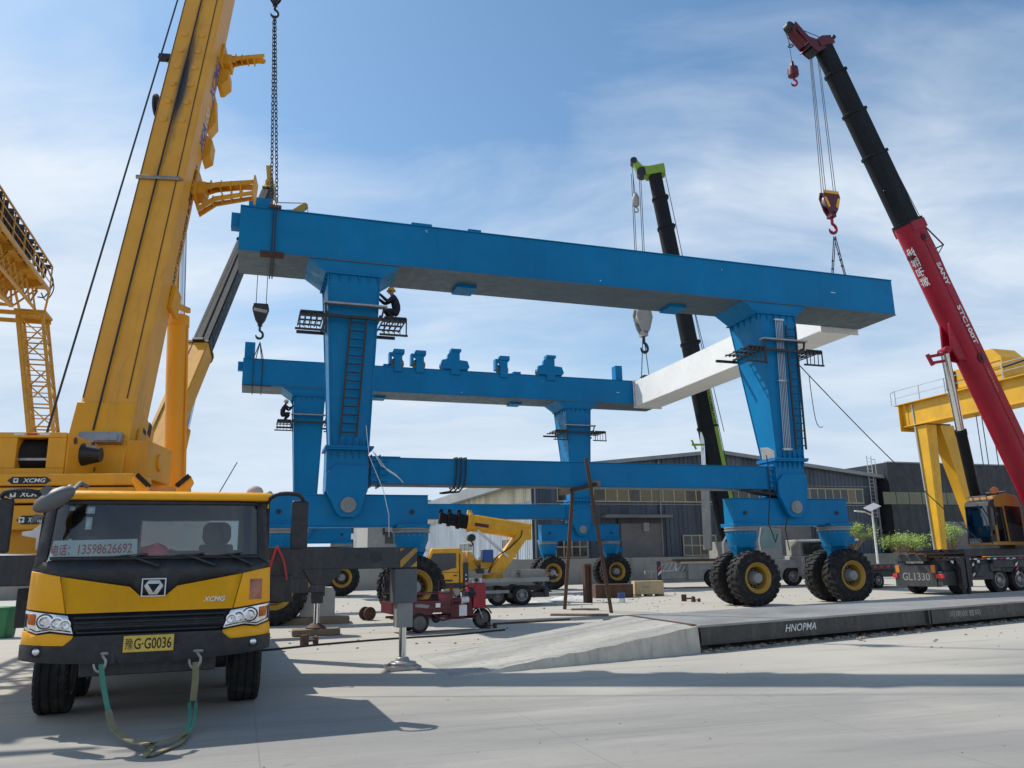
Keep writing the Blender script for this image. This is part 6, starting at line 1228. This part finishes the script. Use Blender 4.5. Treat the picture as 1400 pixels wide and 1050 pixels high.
m = MB(); m.lathe([(.30, -.06), (.315, 0), (.30, .06)], (1.93, .48, .27), (0, 1, 0), 28, cap=False); b_ = MB(); pts = [V((1.93+.31*cos(a), .48, .27+.31*sin(a))) for a in [PI*(.12+.76*i/10) for i in range(11)]]; ribbon(b_, pts, .11, .01, (0, 1, 0)); b_.build('mudguard', 'navy', tk)
m = MB(); m.cyl((0, .05, .255), (0, .9, .255), .04); m.ball((.5, .12, .33), .12, .1, .1); m.ball((.05, .47, .27), .14); m.build('axle', 'black', tk)

# ---------------------------------------------------------------- props and loose things
tr_ = thing('steel_trestle', 'tall rusty A shaped prop under the sill beam, one foot on a plank', 'trestle', gp(772, 833))
Dt = inv(tr_); a0 = gp(772, 833); a1 = at(783, 668, 28.6); b0 = gp(836, 838); b1 = at(801, 626, 27.5)
for p, q in ((a0, a1), (b0, b1)): m = MB(Dt); m.bar(p, q, .12, .10); m.build('prop_leg', 'rust', tr_, .01)
m = MB(Dt); m.bar(at(770, 674, 28.3), at(816, 662, 27.9), .2, .14); m.build('cross_bar', 'black', tr_, .01)
for u, v in ((772, 673), (813, 662)): p = at(u, v, 28.1); m = MB(Dt); m.bar(p-V((.18, .05, 0)), p+V((.18, .05, .03)), .2, .2); m.build('timber_end', 'wood', tr_, .015)
def board(name, label, cat, p, L, w, h, rz, mt, grp=None, z=0.):
    o = thing(name, label, cat, (p.x, p.y, z), rz, grp); m = MB(); m.box(-L/2, L/2, -w/2, w/2, 0, h); m.build('timber', mt, o, .012); return o
o = MB(); 
def single(name, label, cat, p, rz, mb, mt, bev=.01, grp=None, z=0., smooth=32):
    o = mb.build(name, mt, None, bev, smooth); o.matrix_basis = M4.Translation((p.x, p.y, z)) @ M4.Rotation(rz, 4, 'Z'); return tag(o, label, cat, grp)
def bx(*a): m = MB(); m.box(*a); return m
single('timber_plank', 'long brown plank under the left foot of the rusty prop', 'plank', gp(792, 842), -.35, bx(-.95, .95, -.14, .14, 0, .07), 'wood')
single('timber_plank', 'shorter plank lying behind the foot of the rusty prop', 'plank', gp(800, 834), -.12, bx(-.5, .5, -.1, .1, 0, .06), 'wood')
cr = thing('wooden_crate', 'pale plywood crate on skids beside a blue tin', 'crate', gp(886, 815), .12)
m = MB(); m.box(-.72, .72, -.3, .3, .1, .72); m.build('crate_body', 'ply', cr, .008); m = MB()
for x in (-.55, 0, .55): m.box(x-.14, x+.14, -.32, .32, 0, .099)
m.build('skid', 'wood', cr); m = MB(); m.box(-.38, .0, -.304, -.301, .40, .50); m.build('stencil', 'chass', cr)
m = MB(); m.lathe([(.15, 0), (.155, .02), (.15, .04)], (0, 0, 0), (0, 0, 1), 24); m.lathe([(.15, .04), (.15, .18)], (0, 0, 0), (0, 0, 1), 24); m.mi = 1; m.lathe([(.151, .18), (.151, .36), (.158, .37), (.158, .39), (.14, .385), (.0, .38)], (0, 0, 0), (0, 0, 1), 24)
single('paint_tin', 'blue and white paint tin standing left of the plywood crate', 'tin', gp(850, 824), 0, m, ['whitep', 'paint_b'], 0)
m = MB(); m.box(-.9, .9, -.4, .4, 0, .62); 
for x in (-.5, 0, .5): m.box(x-.03, x+.03, -.43, -.4, 0, .62)
single('steel_box', 'dark rusty steel box behind the blue tin', 'box', gp(838, 817), .1, m, 'rust')
m = MB(); m.box(-.16, .16, -.03, .03, 0, 1.5); m.box(-.16, -.1, -.14, .14, 0, 1.5); m.box(.1, .16, -.14, .14, 0, 1.5); m.box(-.16, .16, -.14, .14, 1.5, 1.6)
single('steel_post', 'short rusty I section post standing right of the prop', 'post', gp(804, 824), .3, m, 'rust')
m = MB(); m.lathe([(.21, 0), (.21, .07), (.12, .08), (.12, .30), (.21, .31), (.21, .38), (.08, .38)], (0, -.19, .21), (0, 1, 0), 24)
single('cable_drum', 'small black cable drum lying on the concrete left of the gantry tyre', 'drum', gp(502, 848), .7, m, 'rust')
for i, (u, v, s, l) in enumerate(((937, 822, 1., 'black steel clamp standing on the concrete left of the big tyre'), (949, 823, .7, 'smaller black steel clamp lying beside the taller one'), (668, 859, .6, 'rusty clamp lying right of the tricycle wheel'), (418, 882, .8, 'small rusty block on the hose by the yellow cab'))):
    m = MB(); m.box(-.15*s, .05*s, -.06, .06, 0, .28*s); m.box(.0, .35*s, -.05, .05, .08*s, .14*s); m.box(.3*s, .38*s, -.07, .07, 0, .2*s); single('steel_clamp', l, 'clamp', gp(u, v), .3*i, m, 'rust', .005)
cbk = thing('concrete_block', 'weathered concrete block behind the rear outrigger jack', 'block', gp(434, 852), .25)
m = MB(); m.prism([(-.55, .2), (.5, .2), (.5, .95), (.42, 1.08), (-.42, 1.1), (-.55, 1.0)], 'y', -.4, .4); m.build('block_body', 'conc', cbk, .03)
m = MB(); m.box(-1.0, .95, -.5, .5, 0, .2); m.build('footing', 'wood', cbk, .02)
single('timber_pad', 'round edged timber pad under the rear outrigger jack', 'timber', TM_ @ V((3.26, 9.6, 0)), .3, bx(-.6, .6, -.28, .28, 0, .168), 'wood', .03)
bn = thing('plastic_bin', 'green plastic bin at the left edge beside the yellow cab', 'bin', gp(2, 872))
m = MB(); m.loft([[(.26*c*s_+.0, .26*s__*s_, z) for c, s__ in ((-1, -1), (1, -1), (1, 1), (-1, 1))] for s_, z in ((.85, 0), (1.05, .78))]); m.build('bin_body', 'bin', bn, .03); m = MB(); m.loft([[(.31*c, .31*s__, z) for c, s__ in ((-1, -1), (1, -1), (1, 1), (-1, 1))] for z in (.76, .81)]); m.build('bin_rim', 'bin', bn, .02)
hs_ = thing('ground_hose', 'black hose lying along the concrete from the yellow cab to the weighbridge ramp', 'hose', gp(540, 873)); m = MB(inv(hs_)); m.tube(smoothpts([gp(300, 893, .02), gp(372, 888, .02), gp(440, 881, .02), gp(540, 873, .02), gp(620, 868, .02), gp(690, 861, .02)], 6), .025); m.build('hose_length', 'blk', hs_)
single('steel_bar', 'flat rusty bar lying on the concrete in front of the rusty prop', 'bar', gp(728, 851), .5, bx(-1.3, 1.3, -.05, .05, 0, .05), 'rust', .005)
# white sheeting heaps
for i, (u, v, L, l) in enumerate(((782, 820, 1.0, 'crumpled white plastic sheet behind the rusty prop'), (738, 823, .5, 'small white sheet scrap left of the rusty prop'), (722, 812, .6, 'white sheet scrap behind the small crane truck'))):
    m = MB(); n = 14; g = [[V(((x/n-.5)*2*L, (y/n-.5)*.9, max(.004, (.17*L*(1-((x/n-.5)*2)**2)*(1-((y/n-.5)*2)**2)*(.5+random.random()))))) for y in range(n+1)] for x in range(n+1)]
    m.add([p for r in g for p in r], [(x*(n+1)+y, (x+1)*(n+1)+y, (x+1)*(n+1)+y+1, x*(n+1)+y+1) for x in range(n) for y in range(n)]); single('plastic_sheet', l, 'sheet', gp(u, v), .2*i, m, 'sheet', 0, smooth=60)
# rubble, uncountable
m = MB(); rnd = random.Random(4)
def stone(p, s):
    n = 6; ph = rnd.random()*6; m.loft([[p+V((s*r*cos(ph+2*PI*i/n)*rnd.uniform(.7, 1.2), s*r*sin(ph+2*PI*i/n)*rnd.uniform(.7, 1.2), z*s)) for i in range(n)] for r, z in ((.9, -.1), (1, .3), (.5, .7))])
for _ in range(520):
    t = rnd.random()*16; p = WF @ V((t, rnd.gauss(-.02, .16)+.05, 0)); stone(p, rnd.choice((.02, .03, .03, .05, .07)))
for _ in range(500):
    p = V((rnd.uniform(-9, 17), rnd.uniform(16, 45), 0)); stone(p, rnd.choice((.012, .015, .02, .03, .04)))
for _ in range(90): p = gp(rnd.gauss(790, 60), rnd.gauss(818, 7)); stone(p, rnd.choice((.03, .05, .06)))
for _ in range(60): p = V((rnd.uniform(-5, 9), rnd.uniform(7.5, 15), 0)); stone(p, rnd.choice((.008, .01, .012)))
kind(m.build('rubble', 'gravel'), 'stuff')
# steel stock lying along the wall
for i, (u, v, L, y, mt) in enumerate(((640, 797, 9., 60, 'rust'), (900, 797, 6., 61, 'oldconc'), (560, 797, 7, 60, 'oldconc'))):
    p = at(u, 775, y); m = MB()
    for k in range(5): m.box(-L/2+.2*k, L/2-.15*k, -.5+.2*k, -.36+.2*k, .1*k, .1*k+.12)
    single('steel_stack', ('stack of rusty steel sections along the wall behind the small crane truck', 'stack of grey steel sections by the wall behind the crate', 'stack of grey steel sections by the wall behind the near left wheels')[i], 'steel stack', p, .32, m, mt)
tl = thing('low_trailer', 'dark low trailer with red tail lamp and reflective strip behind the right tyre', 'trailer', at(1212, 790, 44).xy.to_3d(), .45)
m = MB(); m.box(-3, 2.2, 0, 2.4, .95, 1.25); m.box(-2.8, 1.6, .2, 2.2, .6, .95); m.build('trailer_bed', 'navy', tl, .02); m = MB()
for i in range(10): m.box(-2.9+i*.5, -2.65+i*.5, -.01, -.004, 1.08, 1.18)
m.build('reflector', 'redp', tl); m = MB(); m.box(1.2, 1.9, -.03, .0, .62, .85); m.build('tail_lamp', 'redp', tl); m = MB(); m.prism([(1.3, .1), (2.1, .1), (1.9, .55), (1.3, .6)], 'y', -.04, .0); m.build('mud_flap', 'gold', tl)
for x in (-1.6, -.4): truck_wheel(tl, 0, 0, .4, .3, n=24, ax='y', M=M4.Translation((x, .3, 0)))
# solar lamp
sl_ = thing('solar_street_lamp', 'white solar street lamp post in front of the slate warehouse', 'street lamp', at(1198, 750, 58).xy.to_3d())
m = MB(); m.lathe([(.09, 0), (.06, 5.0)], (0, 0, 0), (0, 0, 1), 12); m.bar((0, 0, 4.55), (-.55, 0, 4.8), .06, .06); m.build('lamp_post', 'whitep', sl_); m = MB(); m.bar((-.55, 0, 4.8), (-1.25, 0, 4.88), .26, .09); m.build('lamp_head', 'whitep', sl_, .02)
m = MB(); m.bar((-.4, -.1, 4.95), (.5, .1, 5.32), .7, .05, (0, -.5, 1)); m.build('solar_panel', 'solar', sl_, .01)
# guy rope
gr_ = thing('guy_rope', 'long taut rope from the right leg scaffold down to the red crane truck', 'rope', G(17.8, .2, 0)); Dg = inv(gr_); a = G(17.75, .2, 9.72); b = at(1342, 742, 35.2)
m = MB(Dg); m.tube([a.lerp(b, i/10)-V((0, 0, .25*sin(PI*i/10))) for i in range(11)], .022); m.build('rope_length', 'rope', gr_)
c = a.lerp(b, .085)-V((0, 0, .06)); m = MB(Dg); m.tube(smoothpts([c, c+V((.02, 0, -.8)), c+V((.08, 0, -1.8)), c+V((.2, 0, -2.15)), c+V((.36, 0, -2.15))], 4), .015); m.build('hanging_cord', 'rope', gr_)

# ---------------------------------------------------------------- scaffold platforms hooked on the legs
def scaffold(c, b, label, z=9.78):
    o = thing('scaffold_platform', label, 'scaffold', G(c, b, 0), GY, 'scaffold platforms hooked round the gantry legs'); D = inv(o) @ GM
    m = MB(D); m.box(c-1.75, c+1.75, b-.3, b-.2, z, z+.1); m.box(c-1.75, c+1.75, b+1.9, b+2.0, z, z+.1)
    for x in (-.92, .84): m.box(c+x, c+x+.08, b-.3, b+2.0, z+.1, z+.18)
    m.bar((c-.9, b-.26, z-.55), (c-.95, b-.26, z+.5), .06, .06); m.bar((c+.9, b-.26, z), (c+1.0, b-.26, z+.5), .06, .06); m.build('scaffold_frame', 'black', o)
    m = MB(D); m.box(c-1.0, c+1.1, b-.34, b-.06, z+.46, z+.52); m.build('scaffold_board', 'steel', o)
    for s in (-1, 1):
        m = MB(D); x0, x1 = sorted((c+s*1.0, c+s*1.75))
        for y in (-.35, .15, .65, 1.2): m.box(x0, x1, b+y, b+y+.06, z+.1, z+.15)
        for i in range(5): x = x0+(x1-x0)*i/4; m.box(x-.02, x+.02, b-.35, b+1.26, z+.06, z+.1)
        m.bar((x0, b-.32, z+.1), (x0, b-.32, z-.5), .04, .04); m.bar((x1, b-.32, z+.1), (x1, b-.32, z-.5), .04, .04); m.box(x0-.15, x1+.05, b-.36, b-.28, z-.52, z-.46)
        for i in range(3): x = x0+(x1-x0)*(i+1)/4; m.bar((x, b-.32, z+.1), (x-.03, b-.32, z-.5), .025, .025)
        m.build('side_grating', 'black', o)
scaffold(0, 0., 'scaffold platform round the top of the near left leg, a worker squatting on it'); scaffold(GL, 0., 'scaffold platform round the top of the near right leg, beside the white beam')
scaffold(0, GW, 'scaffold platform round the far left leg with a worker seen against the sky'); scaffold(GL, GW, 'empty scaffold platform round the top of the far right leg')

# ---------------------------------------------------------------- people
def person(label, F, hatm, flip=1):
    J = dict(pel=(.12, 0, .36), sp=(.10, 0, .52), ch=(.0, 0, .74), nk=(-.05, 0, .90), hd=(-.08, 0, 1.0), tp=(-.09, 0, 1.10))
    for s, n in ((-1, 'l'), (1, 'r')):
        J.update({'hip'+n: (.10, s*.10, .34), 'kn'+n: (-.30, s*.15, .44 if s > 0 else .36), 'an'+n: (.0, s*.13, .09), 'to'+n: (-.19, s*.15, .045), 'sh'+n: (-.02, s*.18, .83), 'el'+n: (-.24, s*.24, .68 if s > 0 else .62), 'wr'+n: (-.45, s*.14, .80 if s > 0 else .86), 'pa'+n: (-.52, s*.13, .85 if s > 0 else .91)})
        for i in range(4): J[f'f{n}{i}'] = (-.60-.01*(i % 2), s*.13+(i-1.5)*.022, (.89 if s > 0 else .95)-.008*abs(i-1)); J[f'g{n}{i}'] = (-.625-.01*(i % 2), s*.13+(i-1.5)*.02, (.86 if s > 0 else .92))
        J[f't{n}'] = (-.53, s*.13-s*.05, (.90 if s > 0 else .96))
    rad = dict(pel=.165, sp=.16, ch=.175, nk=.06, hd=.085, tp=.075)
    for n in 'lr':
        rad.update({'hip'+n: .115, 'kn'+n: .08, 'an'+n: .05, 'to'+n: .042, 'sh'+n: .09, 'el'+n: .066, 'wr'+n: .044, 'pa'+n: .04, 't'+n: .011})
        for i in range(4): rad[f'f{n}{i}'] = .011; rad[f'g{n}{i}'] = .009
    E = [('pel', 'sp'), ('sp', 'ch'), ('ch', 'nk'), ('nk', 'hd'), ('hd', 'tp')]
    for n in 'lr':
        E += [('pel', 'hip'+n), ('hip'+n, 'kn'+n), ('kn'+n, 'an'+n), ('an'+n, 'to'+n), ('ch', 'sh'+n), ('sh'+n, 'el'+n), ('el'+n, 'wr'+n), ('wr'+n, 'pa'+n), ('pa'+n, 't'+n)]
        for i in range(4): E += [('pa'+n, f'f{n}{i}'), (f'f{n}{i}', f'g{n}{i}')]
    ks = list(J); me = bpy.data.meshes.new('p'); me.from_pydata([V(J[k]) for k in ks], [(ks.index(a), ks.index(b)) for a, b in E], [])
    t = bpy.data.objects.new('p', me); COL.objects.link(t); t.modifiers.new('s', 'SKIN'); t.modifiers.new('u', 'SUBSURF').levels = 1
    if not me.skin_vertices: 
        bm = bmesh.new(); bm.from_mesh(me); bm.verts.layers.skin.verify(); bm.to_mesh(me); bm.free()
    for i, k in enumerate(ks): sv = me.skin_vertices[0].data[i]; sv.radius = (rad[k], rad[k]); sv.use_root = (k == 'pel')
    dg = bpy.context.evaluated_depsgraph_get(); r = bpy.data.meshes.new_from_object(t.evaluated_get(dg)); bpy.data.objects.remove(t)
    r.name = 'person'; r.materials.clear(); r.materials.append(MT['cloth']); r.materials.append(MT['skin']); r.materials.append(MT['black'])
    for f in r.polygons:
        c = f.center; k = min(ks, key=lambda q: (V(J[q])-c).length/(rad[q]+.03)); f.material_index = 1 if k[:2] in ('hd', 'tp', 'nk', 'pa') or k[0] in 'fgt' and k[:2] not in ('to',) else 2 if k[:2] in ('an', 'to') and c.z < .11 else 0; f.use_smooth = True
    root = thing('person', label, 'person', F.translation); root.matrix_basis = F; RM[root] = F
    o = bpy.data.objects.new('body', r); COL.objects.link(o); o.parent = root
    m = MB(); m.lathe([(.155, .0), (.15, .012), (.125, .02), (.118, .06), (.10, .10), (.06, .125), (.0, .132)], (-.085, 0, 1.055), (-.06, 0, 1), 18); m.ball((-.19, 0, 1.06), .06, .09, .012); m.build('hard_hat', hatm, root, smooth=60)
    m = MB(); m.ball((-.172, 0, .985), .022, .018, .03, 8); m.ball((-.155, .035, 1.015), .012, n=8); m.ball((-.155, -.035, 1.015), .012, n=8); m.build('face', 'skin', root, smooth=60)
    m = MB(); m.tube([(-.10, -.13, .86), (.14, -.06, .66), (.2, .1, .6)], .022); m.tube([(-.10, .13, .86), (.14, .06, .66)], .022); m.build('harness', mat('harness webbing', (.09, .02, .03), .8), root)
    return root
def pose(p, yaw): return M4.Translation(V(p)) @ M4.Rotation(yaw, 4, 'Z') @ M4.Scale(1.08, 4)
person('worker in dark overalls and yellow hard hat squatting on the near left scaffold', pose(G(1.42, .35, 9.93), GY), 'helmet')
person('small dark worker squatting on the far left scaffold against the sky', pose(G(-1.38, GW+.3, 9.93), GY+PI), 'palehat')
person('worker in dark overalls crouching beside the far wheel behind the small crane truck', pose(at(748, 790, 46).xy.to_3d(), GY+PI), 'cloth')

# ---------------------------------------------------------------- shrubs in front of the halls
lm, nt_, p_, co_ = newmat('leaf'); oi = nd(nt_, 'ShaderNodeObjectInfo'); c_ = lerp_col(nt_, ramp(nt_, noise(nt_, co_, 1.6, 4), .35, .65), (.16, .27, .03), (.36, .47, .08)); nt_.links.new(c_, p_.inputs['Base Color']); p_.inputs['Roughness'].default_value = .55; p_.inputs['Subsurface Weight'].default_value = 0; MT['leaf'] = lm
def bush(label, p, r, h, n, seed):
    rn = random.Random(seed); o = thing('shrub', label, 'shrub', (p.x, p.y, p.z)); t = MB()
    cl_ = [(V((rn.gauss(0, r*.5), rn.gauss(0, r*.5), h*rn.uniform(.35, .95))), r*rn.uniform(.18, .36)) for _ in range(16)]
    for c, _ in cl_: t.tube([(0, 0, 0), c*.5+V((0, 0, .1)), c], [.05, .035, .012], 5)
    t.build('stem', 'wood', o); m = MB()
    for _ in range(n):
        c, s = rn.choice(cl_); q = c+V((rn.gauss(0, s*.6), rn.gauss(0, s*.6), rn.gauss(0, s*.5))); a = V((rn.uniform(-1, 1), rn.uniform(-1, 1), rn.uniform(-.5, 1))).normalized(); b = a.orthogonal().normalized(); l = rn.uniform(.08, .17)
        m.add([q, q+a*l*.5+b*l*.22, q+a*l, q+a*l*.5-b*l*.22], [(0, 1, 2, 3)])
    m.build('foliage', 'leaf', o)
for i, (u, v, Y, r, h) in enumerate(((1166, 757, 62, 1.3, 2.6), (1228, 757, 66, 2.0, 1.6), (1248, 757, 67, 1.2, 1.7), (1303, 757, 66, 1.5, 2.6), (492, 770, 120, 2.4, 3.5))):
    p = at(u, v, Y); p.z = ST if Y > 57 and Y < 100 else 0
    bush(('light green shrub behind the near right tyre', 'spreading light green shrub right of the solar lamp', 'small green shrub left of the yellow gantry leg', 'tall green shrub between the two yellow gantry legs', 'green shrub in front of the distant white office block')[i], p, r*.85, h*.85, 2600, i)
